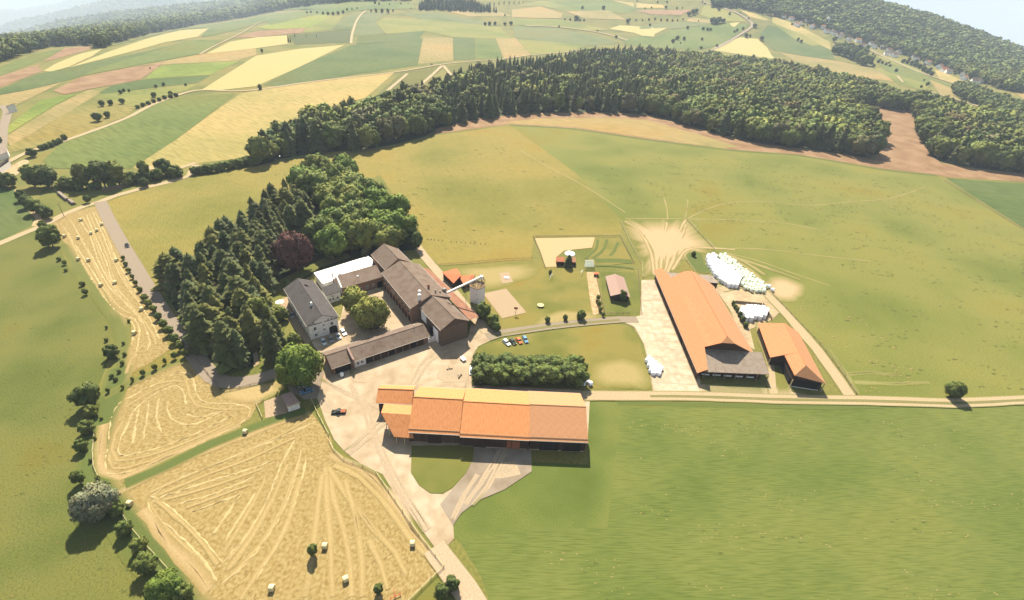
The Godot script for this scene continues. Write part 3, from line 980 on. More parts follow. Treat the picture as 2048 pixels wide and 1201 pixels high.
	patch("dry_patch", P([33.1,-159.4,45.5,-167.2,57.7,-163.6,57.1,-149.9,46.9,-148,35.1,-149.1]), "hay_thin", 3, "dry straw coloured corner of the lawn", 0.5, 0.2)
	patch("dry_patch", P([10.9,-190.8,23.4,-199.8,39.1,-200.5,42.1,-194.6,22.9,-187.5,11.3,-184.5]), "hay_thin", 3, "dry strip along the saplings by the farm road", 0.6, 0.2)
	patch("dry_patch", P([-34.2,-231.7,-10.6,-239.5,8.6,-244.6,14.1,-235.8,-4,-217.8,-16.7,-216.1]), "hay_thin", 3, "dry trodden grass behind the red roofed sheds", 0.5, 0.2)
	patch("dry_patch", P([-104.1,-130.9,-85.6,-139,-82.5,-134.4,-86.7,-128.8,-96.4,-126.5]), "hay_thin", 3.4, "dry pale corner of the middle hay field", 0.6, 0.2)
	# cattle paths across the pasture
	for q in [P([115.4,-322.7,129.4,-338.1,153.8,-358.5,184,-369,221.8,-367.9,259.8,-382,300.3,-396.9,352,-432.3]), P([117.3,-324.7,143.8,-327.5,182.8,-329,207.2,-321.6]), P([125.3,-279.3,139.1,-283.4,158.1,-284.2,187.6,-280.7,216.9,-277.8]), P([127.2,-275.6,143.1,-268.9,158.5,-256.1,175.3,-243.4]), P([102.2,-320.4,105.9,-338.5,109.1,-363.1]), P([115.4,-325.2,120.9,-341.2,126.8,-361.4]), P([74.3,-328.4,60,-356.9,43.3,-386.1,20,-421.1,-2.3,-459.6]), P([72.7,-317.9,93.7,-320.6,115.9,-324.4,125.1,-322.6])]:
		strip("cattle_path", q, 0.45, "dirt_thin", 2.5, "thin trodden cattle path in the pasture", 0.7, 6.0, 0.4)
	for q in [P([83.5,-242.8,93.4,-274.4,107,-305.1,115.4,-322.7]), P([77.7,-242,80.9,-272.5,78.2,-300.4,71.9,-312.8]), P([80.4,-241.2,88.7,-273.7,100.9,-316]), P([89.1,-249.2,104.5,-276.1,122.7,-280.9,135.1,-280.7]), P([79.2,-242.2,83.3,-269.6,81.8,-293.5]), P([85.5,-245.8,95,-268.2,113.2,-314.1])]:
		strip("cattle_path", q, 1.3, "dirt_fade", 4.0, "worn cattle path fanning out from the barn", 1.0, 6.0, 0.8)
	for q in [P([127.5,-271.7,135.3,-255.7,138.3,-234.3]), P([129.1,-272,145.6,-260.1,160.6,-247.9]), P([126.8,-274.2,135.6,-264.7,142.1,-250.9])]:
		strip("cattle_path", q, 1.4, "dirt_thin", 4.0, "worn path beside the bale stack", 1.6, 6.0, 0.5)
	for q in [P([143.4,-166.3,155.4,-168.8,168,-168.2]), P([143,-161.6,162.4,-162.6,178.6,-164.9]), P([145.5,-183.5,143.9,-163.2,142.3,-154.1])]:
		strip("field_margin", q, 0.5, "line_thin", 2.4, "pale dry line in the grass", 1.4, 6.0, 0.4)
	# worn stretches along the fence lines
	strip("ditch", P([42.8,-139.9,65.1,-141.5,94.6,-143.3,134.9,-146.4,147.9,-148.5]), 1.6, "rank_fade", 3, "dark weedy line along the crop edge", 0.8)
	strip("ditch", P([-15.1,-545.8,54.3,-548.1,129.8,-524.7,206.6,-507.9,275.6,-505.7,339.2,-478,388.3,-469.8]), 3.0, "rank_fade", 2.2, "dark grassy bank below the forest track", 1.2)
	strip("hedge_bank", P([-111.5,-91,-103.6,-97.7,-94.9,-107.3,-85.5,-115,-77.8,-120.8,-70.6,-124.8]), 3.2, "rank_fade", 4, "overgrown bank between the two hay fields", 1.0)
	strip("hedge_bank", P([-142.5,-124.5,-139.2,-130,-134,-137.4,-128.7,-144.3,-124.4,-148.7]), 2.6, "rank_thin", 4, "grassy bank with saplings above the middle hay field", 1.0)
	strip("hedge_bank", P([-147.3,-140.2,-141.8,-128.4,-136.8,-116.6,-131.6,-106.1,-125.3,-96.8,-117.1,-88.5,-106.1,-81.2,-93.4,-72.5,-81.9,-64.8,-72.3,-57.1]), 6.0, "rank_fade", 3, "overgrown ditch along the hedgerow", 2.5)
	strip("hedge_bank", P([-240.1,-229.5,-210.3,-204.3,-183.5,-180.9,-169.1,-169,-157.4,-156.3,-147.3,-140.2]), 3.0, "rank_thin", 3, "weedy strip along the long hay field", 2.0)

func fields_far():
	var G := [
		["far_green", 12, P([-640.4,-599.2,-660.1,-659.6,-725.1,-795.9,-746.2,-868.4,-690.5,-777.1,-643.7,-684.6,-615.2,-609.7,-600.8,-557.5])],
		["tilled", 8, P([-596.7,-553.2,-612.9,-607.2,-638.9,-696,-696.3,-788.6,-746.2,-868.4,-732.9,-904.5,-697.7,-860.9,-672,-795.7,-646.5,-707.5,-622.9,-671.5,-601,-652.8,-566.7,-555.8,-547.9,-501.9])],
		["ripe", 20, P([-600.1,-653.2,-625.2,-702,-666.2,-797.9,-682.3,-865.3,-636.8,-783.8,-595.6,-688,-589.5,-650])],
		["far_dark", 16, P([-544.5,-498.3,-560.9,-549.4,-591.7,-641.5,-589.7,-677.9,-600.6,-764.4,-596.8,-800.6,-607,-868,-621.2,-964.5,-600.9,-938.3,-577.1,-846.4,-543.5,-748.8,-541.6,-644.1,-535.5,-601.5,-534.6,-556.2,-538.9,-524.9,-531.2,-484.3])],
		["ripe", 18, P([-590.7,-681.7,-650.5,-838.4,-734.1,-1060.4,-791,-1250.4,-750.1,-1297.1,-657.9,-1090.3,-654.2,-981.3,-627.7,-874.7,-606.8,-773])],
		["far_green", 18, P([-687.2,-871.9,-773.8,-1120.1,-813.8,-1370.2,-765.4,-1566.4,-657.9,-1612.6,-591.5,-1587.3,-660.5,-1482.1,-680.7,-1387.1,-644.4,-1115,-646.2,-1082.2,-750.1,-1297.1,-822.1,-1301.1,-744.2,-1060.8])],
		["tan", 14, P([-528,-480.9,-537.2,-522.9,-532.8,-554.1,-534.6,-601.9,-491.4,-488.2,-493.3,-476.8,-490.7,-441.6])],
		["far_green", 16, P([-543.2,-639.8,-560.6,-695.3,-589.4,-841.1,-621.2,-964.5,-622.7,-1037.7,-573.3,-1016.8,-521.4,-859.4,-527.9,-792.1,-535.5,-706.7])],
		["tilled", 14, P([-510.6,-556.5,-535.8,-628.5,-533.3,-703.4,-519.1,-745.9,-528.5,-781.2,-501.8,-722,-471.6,-640.5,-480.3,-597.3,-485.5,-571.4,-486.5,-543.3])],
		["tan", 14, P([-535.5,-706.7,-525.3,-788,-518.6,-854.4,-482.9,-967.4,-444.7,-885.9,-444.4,-817.1,-491.8,-768.5,-512.5,-744.3,-521.5,-749.6])],
		["far_bright", 14, P([-501.2,-754.4,-438.2,-820.1,-418.3,-699.8,-469.4,-648.4,-503.4,-721.2])],
		["far_dark", 14, P([-463.9,-559.3,-476.3,-595.7,-468.6,-645.2,-416.6,-696.5,-404.5,-646.2,-434.5,-602.1,-455.9,-559.5])],
		["far_light", 20, P([-461.3,-552.1,-431.4,-597.2,-398.8,-641.5,-392.4,-599.4,-398.7,-555.1,-393.4,-515,-434.6,-522.9])],
		["tan", 24, P([-417.9,-394.8,-460.7,-498.1,-483.7,-574.9,-463.4,-562.3,-438,-494.1,-416.3,-432.2,-397.1,-375.7])],
		["far_bright", 24, P([-438.8,-419.2,-487.5,-512.6,-483.9,-560.6,-462.8,-501.9,-440.3,-445.1,-422.7,-401.1])],
		["far_olive", 24, P([-394,-365.8,-415.2,-430.8,-458.2,-547.9,-390.9,-511.2,-377.6,-480.9,-371.6,-397.7,-377.1,-375.2,-383.7,-360.5])],
		["ripe", 30, P([-378,-604.6,-440.1,-876.1,-411.8,-985,-360.5,-1078.5,-340.7,-804.8,-333.9,-649.5,-359.8,-614.2])],
		["far_green", 30, P([-349.5,-348.8,-371.6,-397.7,-373.9,-472,-383.3,-522.9,-382.2,-563.4,-337.2,-604.3,-323,-544.7,-293.9,-417.4,-284.6,-358.6,-282.9,-346.3,-332.3,-334.5])],
		["wheat", 34, P([-282.9,-347.4,-293.9,-417.4,-318.8,-538.7,-331.2,-606.4,-322,-634.4,-276.8,-710.9,-200.9,-809.6,-195.8,-708.9,-192.8,-628.1,-218.9,-565.6,-217.3,-479.9,-214.6,-420.4,-219.1,-385.9,-244.6,-367.5,-255.6,-342.1,-268.2,-339.4])],
		["far_dark", 34, P([-329.7,-657.9,-340.7,-804.8,-350,-1076.4,-302.4,-1159.1,-243.7,-1264.6,-182,-893.8,-253.4,-765,-309.6,-662.1])],
		["tan", 90, P([-182.3,-899.2,-245.9,-1282.5,-184.9,-1332.6,-134.7,-975.5])],
		["far_dark", 90, P([-133.9,-975.9,-183.8,-1333.3,-134.5,-1365.3,-96.7,-1007.2])],
		["far_green", 90, P([-95.9,-1007.7,-133.4,-1366,-87.7,-1394.9,-48.7,-1038])],
		["tan", 80, P([-86.5,-1395.6,-35.8,-1407.9,3.7,-1122.9,-47.2,-1045.6])],
		["far_light", 10, P([-34.2,-1399.2,49.3,-1389.5,146.2,-1364.3,76.5,-1194,5.8,-1116.4])],
		["far_dark", 8, P([-382.1,-1237.4,-263.4,-1402.9,-249.4,-1241.4,-344.5,-1096.9])],
		["far_light", 8, P([-407.8,-1571.3,-285.5,-1601.3,-86,-1573.3,-45.2,-1392.5,-184.9,-1332.6,-246.3,-1376.9,-263.4,-1402.9,-335,-1298.4,-403.8,-1471.3])],
		["far_grey", 60, P([-393.7,-1239.1,-495.5,-1654.4,-417.6,-1681.9,-413.2,-1507,-339,-1305.2,-382.1,-1237.4])],
		["nursery", 20, P([-504.9,-1160,-470.1,-1247.2,-427.6,-1335.1,-363.6,-1120.2,-405.6,-1067.8,-439.2,-1030.6])],
		["far_bright", 14, P([-639.8,-1300.6,-638.9,-1495,-582.6,-1602.3,-548.2,-1542.6,-519,-1419.3,-523,-1297.4,-581.8,-1245.1])],
		["far_light", 14, P([-517.7,-1289.8,-545.8,-1543.6,-520.6,-1576.6,-461.2,-1293.4,-496.5,-1211.2])],
		["tilled", 14, P([-590,-1085.2,-599.3,-1214.7,-521.1,-1298.5,-496.5,-1211.2,-548.5,-1106.9])],
		["ripe", 14, P([-513.9,-863,-557.5,-1022.3,-548.5,-1106.9,-506.6,-1159.1,-453.6,-1038.2,-477.3,-955.6])],
		["far_grey", 20, P([-459.2,-1294.6,-511.8,-1557.3,-483.7,-1669.7,-425.6,-1336.4])],
		["far_green", 5, P([-781.6,-1600.7,-662.6,-1624.7,-591.8,-1763.1,-509.5,-1802.8,-527.9,-1655.3,-600.3,-1535.4,-628.3,-1349.3])],
		["far_green", 5, P([-828.6,-1727.4,-735.4,-1811.5,-609.5,-1923,-403.9,-1903.1,-354.4,-1775.3,-485.6,-1714.5,-541.2,-1651.2])],
		["far_grey", 5, P([-381.3,-1664.6,-289.8,-1731.2,-88.5,-1614.3,-165.5,-1536.9,-261.7,-1559.9])],
		["tan", 5, P([-281.4,-1774.6,-102,-1830.8,-61.5,-1778.6,-184.7,-1711.9])],
		["vine", 55, P([-182.6,-617.1,-191.3,-813.7,-147.5,-909.9,-138.1,-903.2,-143.4,-732.6,-157.6,-658.5,-173.5,-623.1])],
		["vine", 55, P([-134.2,-905,-103.3,-966,-81.8,-880.8,-97.9,-812,-116.1,-818])],
		["far_grey", 6, P([-51.6,-1616.7,54.4,-1639,163.7,-1563.8,234.9,-1474.5,146.2,-1364.3,49.3,-1389.5,-38.2,-1406.4])],
		["far_light", 6, P([-60,-1745.6,87.5,-1773.6,229.6,-1658.4,183.5,-1630.4,54.8,-1662.6,-52.2,-1632.9])],
		["ripe", 6, P([228.2,-1672.1,267.6,-1730.3,406.7,-1712.5,355.4,-1631.2,345.3,-1589.9,312.7,-1596.2,295.8,-1633.8])],
		["tan", 6, P([-66,-1881,25.3,-1972.9,98.2,-1862.4,91.1,-1790,-60.4,-1753.8])],
		["tan", 6, P([107.8,-1904.7,251.4,-1944.2,296.2,-1811.6,166.7,-1801.1])],
		["wheat", 6, P([286.6,-2116.6,446.7,-2018.8,446.8,-1973,358,-1990.8])],
		["far_light", 6, P([-59.2,-1956.7,25.1,-2077.5,276.6,-2106.7,349.7,-1991.9,252.2,-1952.1,108.1,-1912.9,33.8,-1983.7])],
		["far_green", 6, P([43,-2090.7,277.6,-2116.2,363.9,-1973.8,304,-1897.8,143.2,-1952.3])],
		["ripe", 40, P([462.6,-1445.9,524.1,-1547.7,592.6,-1617.4,640.3,-1611.7,636.2,-1517.7,595.8,-1353.5,545.4,-1388.5])],
		["ripe", 10, P([569.5,-1744.7,635.9,-1769.2,607.6,-1721.6,571.3,-1723])],
		["far_green", 12, P([351.1,-1591.1,409.4,-1688,575,-1765.9,660.7,-1749.8,520.7,-1535.7,436.4,-1444.2,287.9,-1404.5])],
		["far_grey", 12, P([259.7,-1666.4,420.8,-1787.5,575,-1765.9,410.6,-1694.3,406.7,-1712.5])],
		["far_green", 10, P([240.5,-1516.3,311.6,-1589.1,346.9,-1583.6,290.6,-1405.9,256.2,-1442.3])],
		["tilled", 10, P([344.3,-1953.3,527.7,-1927.9,477.9,-1865.3,383.6,-1889.4])],
		["tan", 10, P([478.9,-1809.2,514.2,-1829.9,561.1,-1800.9,553.1,-1768.1,488.9,-1784.5])],
		["far_dark", 30, P([661,-1654.4,717.9,-1758.8,792,-1697.5,816.5,-1549,763,-1398.8,693.5,-1445.5,642,-1496.8])],
		["tan", 20, P([651.8,-1470.5,759.5,-1391.6,806.1,-1277.9,750,-1096.3,686.3,-1128.4,628.6,-1199.7])],
		["far_light", 30, P([733.9,-1809.1,766.2,-1794.5,801.5,-1577.6,775.4,-1564.1,752.5,-1630])],
		["wheat", 34, P([761.8,-1852.3,815.9,-1762.6,844.3,-1613.2,809.5,-1527.2,786.4,-1682.5,740.4,-1786])],
		["far_light", 30, P([824.6,-1357.2,808.7,-1243.9,792.5,-1085.4,732.7,-1012.2,712.7,-1055,783.2,-1233])],
		["far_green", 30, P([860.7,-1390.1,908.8,-1318.1,848.8,-1112.3,789.1,-1037.7,792.5,-1085.4,808.7,-1243.9])],
		["tan", 30, P([846.2,-1169.1,818.3,-1068.8,742.8,-848,726.1,-867.7,731.8,-970.2])],
		["wheat", 34, P([966.6,-1334.7,961,-1273.9,821.6,-898,781.9,-849.7,879.5,-1113,875.3,-1180.8])],
		["far_light", 34, P([899.8,-1487.6,952.1,-1453.4,957.2,-1320.3,914.4,-1258.5,894.3,-1373.8])],
		["tan", 30, P([1110.2,-1273.8,1105.3,-1242.5,1062.5,-1114.2,892.7,-920.5,899.5,-992.6,945.2,-1069.4])],
		["wheat", 20, P([670.9,-1896.4,704.4,-1872.6,740.4,-1810,721,-1797.5,684.1,-1830.1])],
		["far_light", 20, P([583.4,-1994.9,622.8,-1955.8,648.4,-1843.1,661.4,-1778.4,577.7,-1776.6,537.1,-1862.9])],
	]
	var says := {"far_green": "green crop field", "tilled": "brown tilled field", "ripe": "yellow ripening field", "far_dark": "dark green crop field", "tan": "tan harvested field", "far_bright": "bright green field", "far_light": "pale green meadow", "far_olive": "olive brown meadow", "wheat": "golden wheat field", "far_grey": "grey green crop field", "nursery": "plantation of young trees", "vine": "vineyard with rows"}
	for i in G.size():
		sheet("vineyard" if G[i][0] == "vine" else "field", G[i][2], G[i][0], 3.0 + 0.35 * (i % 9), G[i][1], says[G[i][0]] + " on the plateau beyond the farm", 40.0)
	sheet("field", P([-87.3,-489,-88.1,-511.4,-54.1,-563.3,5.7,-610,90.9,-638.6,148.3,-645.4,198.7,-587.3,240.8,-547,288.5,-534.6,333.4,-520.8,354.2,-510.6,388.4,-572.1,437.4,-674.5,497.5,-830.2,574.4,-796,486,-643.9,435.9,-553.5,423.5,-516.4,448,-502.9,496.1,-495.1,513.6,-487.3,493.3,-464.1,469.5,-469.9,394.3,-468.2,390.5,-473.1,341.2,-481.3,277.3,-509.4,207.8,-511.6,130.6,-528.6,54.6,-552.4,-15.2,-550.1,-54.7,-518.5]), "tilled", 2, 4, "brown tilled strip along the forest edge")
	sheet("field", P([-26.1,-553.5,11.6,-582.4,87.7,-609.5,141.5,-615.4,191.6,-562.1,222.1,-523.9,198.1,-512.8,131.4,-532.6,54.8,-556.7,6.2,-553.9]), "tan", 3, 4, "tan strip of dry ground below the forest", 30.0)
	sheet("field", P([393.2,-465.3,490.6,-460.9,752.3,-453.5,437.6,-190,346.1,-175,354.1,-244.4,367.8,-320.6,371.7,-350.2]), "far_dark", 1.4, 30, "dark green crop field at the right edge")

func roads():
	strip("road", P([-297.2,-146.7,-272.9,-212.2,-270.7,-226.5,-268.8,-239.7,-267,-249.1,-267.6,-266,-265.3,-278.7,-261.4,-285.9]), 4.2, "gravel_fade", 5, "pale farm track from the left edge to the junction", 0.6)
	strip("road", P([-261.4,-285.9,-259.4,-296.5,-252.6,-310.4,-242.1,-326.1,-236.8,-339.6,-240.5,-349.8,-244.9,-362.7]), 4.6, "gravel_fade", 5, "pale lane running from the junction to the hedge gap", 0.5)
	strip("road", P([-261.4,-285.9,-240.2,-263.4,-215.5,-238.1,-194.3,-216.8,-175.6,-198.1,-161.2,-183.8,-148.4,-171.5,-136.9,-161.3,-126.1,-151.6,-117.8,-144,-110.9,-138.4,-105.9,-136.1,-99.6,-136.5,-94,-138.7,-89.8,-142,-86.1,-144.7,-80.9,-146.4,-73.2,-146.6]), 6.2, "asphalt_fade", 6, "asphalt road down past the park to the yard", 0.25)
	strip("road", P([-284.6,-358.6,-268.5,-348.2,-256.2,-343.1,-248,-366.8]), 3.0, "gravel_fade", 4, "field track along the golden field", 0.8)
	strip("road", P([-367.1,-335.7,-373.8,-366.7,-370.6,-396.5,-372.8,-470.4,-384.1,-532.2,-382.8,-602.9,-342.3,-614.5,-322,-634.4,-276.8,-710.9,-200.5,-814.4,-148.3,-915.2,-100.3,-979.8,-45,-1039.9,1.8,-1114.3,65.5,-1188,114.5,-1267.6]), 4.0, "gravel_fade", 9, "country road crossing the fields", 0.8)
	strip("road", P([-355.1,-1099.1,-395.6,-1237.9,-451.3,-1455.3,-480.9,-1603.5,-490.9,-1690.1]), 4.5, "gravel_fade", 9, "pale dirt track climbing between the far fields", 1.0)
	strip("road", P([469.7,-1448.3,527.8,-1536.8,600.2,-1643.5,662.6,-1735.8,668.8,-1798.7,647.9,-1870.1,607.8,-1960.3,574.2,-2026.9]), 7.5, "asphalt_fade", 9, "asphalt country road winding toward the village", 1.0)
	strip("road", P([-17.7,-1633.6,83.6,-1649.6,195.4,-1604.9,262.1,-1516.8]), 6.0, "gravel_fade", 9, "pale field track beyond the forest", 3.0)
	strip("road", P([790.1,-1189.7,742.2,-1093.2]), 3.5, "gravel_fade", 9, "short pale track beside the meadow", 1.0)
	strip("road", P([732.4,-997.9,730.4,-906.9,721.9,-821.3,708.7,-750.4]), 4.0, "gravel_fade", 9, "pale track behind the right forest", 2.0)
	strip("road", P([921.9,-1544.1,915.9,-1390.1,875.9,-1151.2,852.2,-1036.1]), 5.0, "gravel_fade", 9, "valley road below the village", 2.0)
	strip("road", P([-518.6,-854.4,-551.3,-959,-608.8,-1162.6,-682,-1398.1,-694.5,-1497.8]), 2.2, "gravel_fade", 9, "pale track between the far yellow fields", 1.5)
	strip("road", P([-394.9,-365.6,-436.1,-413.3,-478.4,-464.7,-500.8,-485.2]), 6.0, "asphalt_fade", 9, "small road at the left edge", 1.0)
	strip("path", P([-177.8,-651.5,-179.1,-737.9,-180.4,-809.1]), 4.0, "gravel_fade", 9, "pale path between vineyard rows", 1.0)
	strip("path", P([-145.3,-731.9,-143.8,-815.5,-143.6,-906.2]), 4.5, "gravel_fade", 9, "pale path between the vineyards", 1.0)
	strip("path", P([-142,-906.9,-127.7,-860.7,-115.4,-818.3]), 4.5, "gravel_fade", 9, "short pale path at the vineyard end", 1.0)
	strip("road", P([-9.6,-174.6,-4.3,-178.2,9.1,-183.1,25.2,-188.5,42,-193.3,51.8,-195.7,60.3,-196.8]), 4.6, "asphalt_fade", 7, "farm road from the yard to the long barn", 0.4)
	strip("road", P([29.6,-142.3,46.2,-143.7,76.1,-146.4,104.1,-147.8,124.5,-149.2,141.1,-150.6,161.9,-151.8,178.7,-152.8,196.8,-155.4,215.6,-158.4,229.7,-160.4,323.6,-172.7,431.5,-186.1]), 4.6, "gravel_fade", 8, "pale farm road running right along the crop", 0.7)
	strip("wheel_rut", P([56.1,-144.4,76,-146.1,104,-147.5,124.4,-148.9,141,-150.3,161.7,-151.5,178.5,-152.5,196.6,-155.1,215.4,-158.1,229.5,-160.1,323.2,-172.4,430.9,-185.7]), 0.7, "track_thin", 9.6, "darker strip between the wheel ruts of the farm road", 0.5)
	strip("wheel_rut", P([-6.4,-176.1,9.1,-182.7,25.2,-188.1,41.9,-192.9,51.7,-195.3]), 0.8, "track_thin", 8.6, "darker middle of the farm road to the long barn", 0.5)
	strip("road", P([138.3,-150.8,138.9,-165.8,139.5,-182.8,138.3,-197.9,136.6,-217.1,134.4,-231.2,122.8,-236.3,110.1,-230.5]), 4.8, "gravel_fade", 7, "pale track climbing past the small barn to the bales", 0.9)
	strip("road", P([121.5,-204.2,116.6,-183.9,112.5,-166.2,106.6,-149.1]), 3.4, "gravel_fade", 7, "wheel track between the two orange barns", 1.2)
	strip("road", P([-57.6,-257.8,-49.8,-243.6,-38.6,-225.8,-27.8,-207.5,-17.9,-191.4,-9.9,-178.6]), 4.6, "concrete_fade", 6, "concrete lane behind the main building", 0.5)
	strip("road", P([-16.8,-78,-14.7,-75.7,-6.9,-67.4,0.9,-57.3,10.2,-38]), 6.4, "concrete_fade", 10, "concrete drive leading down from the yard", 0.4)

func yard_and_garden_ground():
	sheet("yard", P([-68.8,-131.5,-69.8,-138.4,-71.4,-146.2,-61.6,-147.3,-48.4,-158,-33.5,-169,-18.1,-172.2,-17.8,-183.4,-12.5,-183.2,-3.9,-179,-7.3,-173.4,-13.1,-167.9,-14.6,-161.7,-13.4,-144.1,31.8,-145.3,32.3,-140.4,29.4,-118.3,9.9,-117.1,10.2,-105.5,1.9,-98.1,-6.2,-93.4,-10.6,-88.9,-12.4,-84.9,-11.6,-81,-14.8,-76.1,-22.6,-84.5,-31.3,-93.7,-36.8,-100.5,-44.9,-104,-51,-107.9,-56.3,-112.9,-62.1,-120.9]), "concrete", 5, 20, "pale concrete farmyard between the barns")
	for q in [P([-51,-108.1,-46.7,-115.9,-38.7,-133.5,-33.8,-157,-25.1,-167.9,-13,-175.7]), P([-49.8,-107.2,-45,-114.8,-37,-132.1,-31.9,-155.3,-23.5,-165.7]), P([-20.1,-82.3,-30,-94.7,-37,-104.3,-45.7,-118.3,-53.2,-132.1,-59.2,-139.5]), P([-19.1,-83.2,-28.5,-94.8,-35.9,-105.2,-44,-118.4,-51.4,-132.2]), P([-71.1,-141.1,-57.5,-134.2,-44.7,-127.8]), P([-14.2,-165.7,-14.9,-152.8,-15.7,-142.5]), P([-9.8,-92,-5.9,-99.3,-2.6,-107.2,-0.5,-113.5]), P([-7.5,-91.8,-3.5,-98.6,-0.2,-107.4,1.5,-113.7]), P([-12.8,-86.8,-10.2,-95.4,-7.1,-102.9])]:
		strip("tyre_track", q, 0.45, "track_thin", 7.2, "faint darker tyre track across the yard", 0.7, 4.0, 0.4)
	for q in [P([-46,-132.8,-39.3,-136,-33.3,-134,-37.3,-127.3,-43.8,-127.9]), P([-61.7,-147.8,-53.7,-147.2,-54,-141.4,-60,-142.2]), P([-26.8,-151.5,-17.2,-155.6,-14.3,-146.9,-23.7,-144.5]), P([-66.5,-130.7,-63,-131.1,-60,-123.9,-63.5,-124.8]), P([-3.4,-107.1,4.7,-108.8,6.5,-104.1,-1.4,-101.5])]:
		patch("stain", q, "track_thin", 7.1, "greyish stain on the yard", 0.3, 0.3)
	sheet("courtyard", P([-77,-156.1,-83,-163.4,-76.3,-180.2,-79.2,-196.4,-68.4,-209.2,-54.7,-204,-33.8,-181.5,-33.1,-167,-61.6,-147.3,-71.1,-146.3]), "concrete", 4.5, 30, "pale courtyard inside the farm buildings")
	sheet("yard", P([-79.5,-133.4,-84.7,-139.7,-80.1,-144.4,-71.4,-146.2,-69.7,-137,-68.6,-131,-72.7,-130.1]), "asphalt", 5.5, 0, "parking place under the big tree")
	sheet("path", P([-109.1,-191.7,-105.5,-196.5,-100.2,-189.4,-93.5,-178.2,-83,-163.4,-84.3,-161.2,-92.7,-170.8,-100.2,-179.3]), "sand", 5, 0, "paved terrace beside the farmhouse")
	sheet("path", P([-113.1,-175.8,-111.6,-176,-104.1,-159,-97.6,-147.6,-98.5,-145.4,-105.7,-158.8]), "gravel", 5, 0, "narrow garden path under the trees")
	var apron := sheet("apron", P([69,-234.8,78.3,-236.6,78.5,-214.3,79.9,-160.3,76.8,-147.6,57.7,-146.8,59.1,-162.2,59.8,-177.5,57.5,-190.4,51.6,-194.9,62.3,-200.4]), "concrete", 6, 64, "pale concrete apron beside the long barn")
	slabs(apron, P([69.4,-233.8,77.5,-235.5,78,-214.3,79.5,-160.2,76.5,-148.1,58.2,-147.4,59.5,-162.2,60.3,-177.5,58,-190.4,53.1,-195.1,62.8,-200.4]))
	sheet("yard", P([78,-153.4,108.7,-154.2,117.9,-152.2,137.2,-150.7,134.2,-148.8,103.5,-146.3,75.6,-144.7]), "gravel", 5.5, 0, "gravel forecourt of the two orange barns")
	sheet("yard", P([107.6,-235.3,122.3,-234.7,133.4,-228.6,137,-214.8,127.9,-205,113.3,-195,109.9,-179.5,106.1,-182.7,109.2,-211.4]), "gravel", 4, 0, "dry gravel ground behind the long barn")
	patch("verge", P([78.3,-152.9,105.4,-156.2,104.7,-150.4,90.3,-147.8,77.2,-147.1]), "rank_thin", 8, "grass strip in front of the long barn", 0.8, 0.08)
	patch("verge", P([120.4,-184.3,116.1,-157.3,112.7,-149.5,108.2,-150.1]), "turf_fade", 8, "dry grass wedge between the orange barns", 0.7, 0.1)
	patch("rank_grass", P([101.8,-269.2,111.5,-273.9,110.6,-258.1,111.8,-249.5,103,-248.3]), "rank_fade", 6, "weedy corner behind the long barn", 0.85, 0.1)
	sheet("turning_area", P([-9.6,-113.2,9.9,-114.9,10.2,-105.5,1.9,-98.1,-6.2,-93.4,-10.6,-88.9,-12.4,-84.9,-17.2,-91.4,-14.2,-96.8,-11,-102.2,-9.1,-108.7]), "asphalt", 7, 40, "greyish turning area in front of the barn")
	sheet("sand_pit", P([-14.6,-210.2,-3.4,-216.4,7.3,-196.1,-4,-189.8]), "sand", 6, 0, "sandy playing square on the lawn")
	sheet("sand_pit", P([-7.9,-231.6,-2.6,-233.5,-0.1,-223.3,-5.7,-221.1]), "sand", 6, 0, "small square sand pit with a bench")
	sheet("paddock", P([-86.6,-127.8,-81.9,-131.3,-73.5,-128.5,-76.6,-122.8,-82.6,-119.9]), "sand", 7, 0, "small sandy paddock beside the lean-to shed")
	sheet("garden", P([11.4,-277.2,48.9,-284.6,45.6,-269.7,34.5,-265.5,28.5,-263.3,23.4,-253.8,23.6,-243.3,17.2,-241.8]), "garden_soil", 5, 30, "pale dug garden beds")
	sheet("garden", P([49.1,-283.9,64.8,-286.4,67.6,-254.3,45,-246.3,41.8,-254.1,46.1,-268.5]), "lawn", 5, 60, "garden plot with green curving rows")
	sheet("path", P([39.6,-239.4,44.9,-240.1,44.6,-217,44,-201.1,39.1,-197.5,39,-211.6]), "dirt", 5, 0, "dry trodden path through the garden")
	for q in [P([50.4,-281.3,47.9,-268.8,40.7,-255.1]), P([56.1,-282.2,52.3,-268.2,44.8,-255.7]), P([62.5,-279.1,58.3,-266.5,55.3,-261])]:
		strip("garden_row", q, 1.4, "rank_fade", 7, "green curving row of garden plants", 0.5, 2.0)
	strip("garden_row", P([45.7,-253.5,57.4,-255.2,67.2,-255.4]), 4.0, "rank_fade", 7, "green planted bed along the garden", 0.8, 2.0)
	strip("garden_row", P([45.1,-247.5,56.5,-248.6,67,-247.2]), 1.4, "rank_fade", 8, "dark low edging of the garden", 0.5, 2.0)

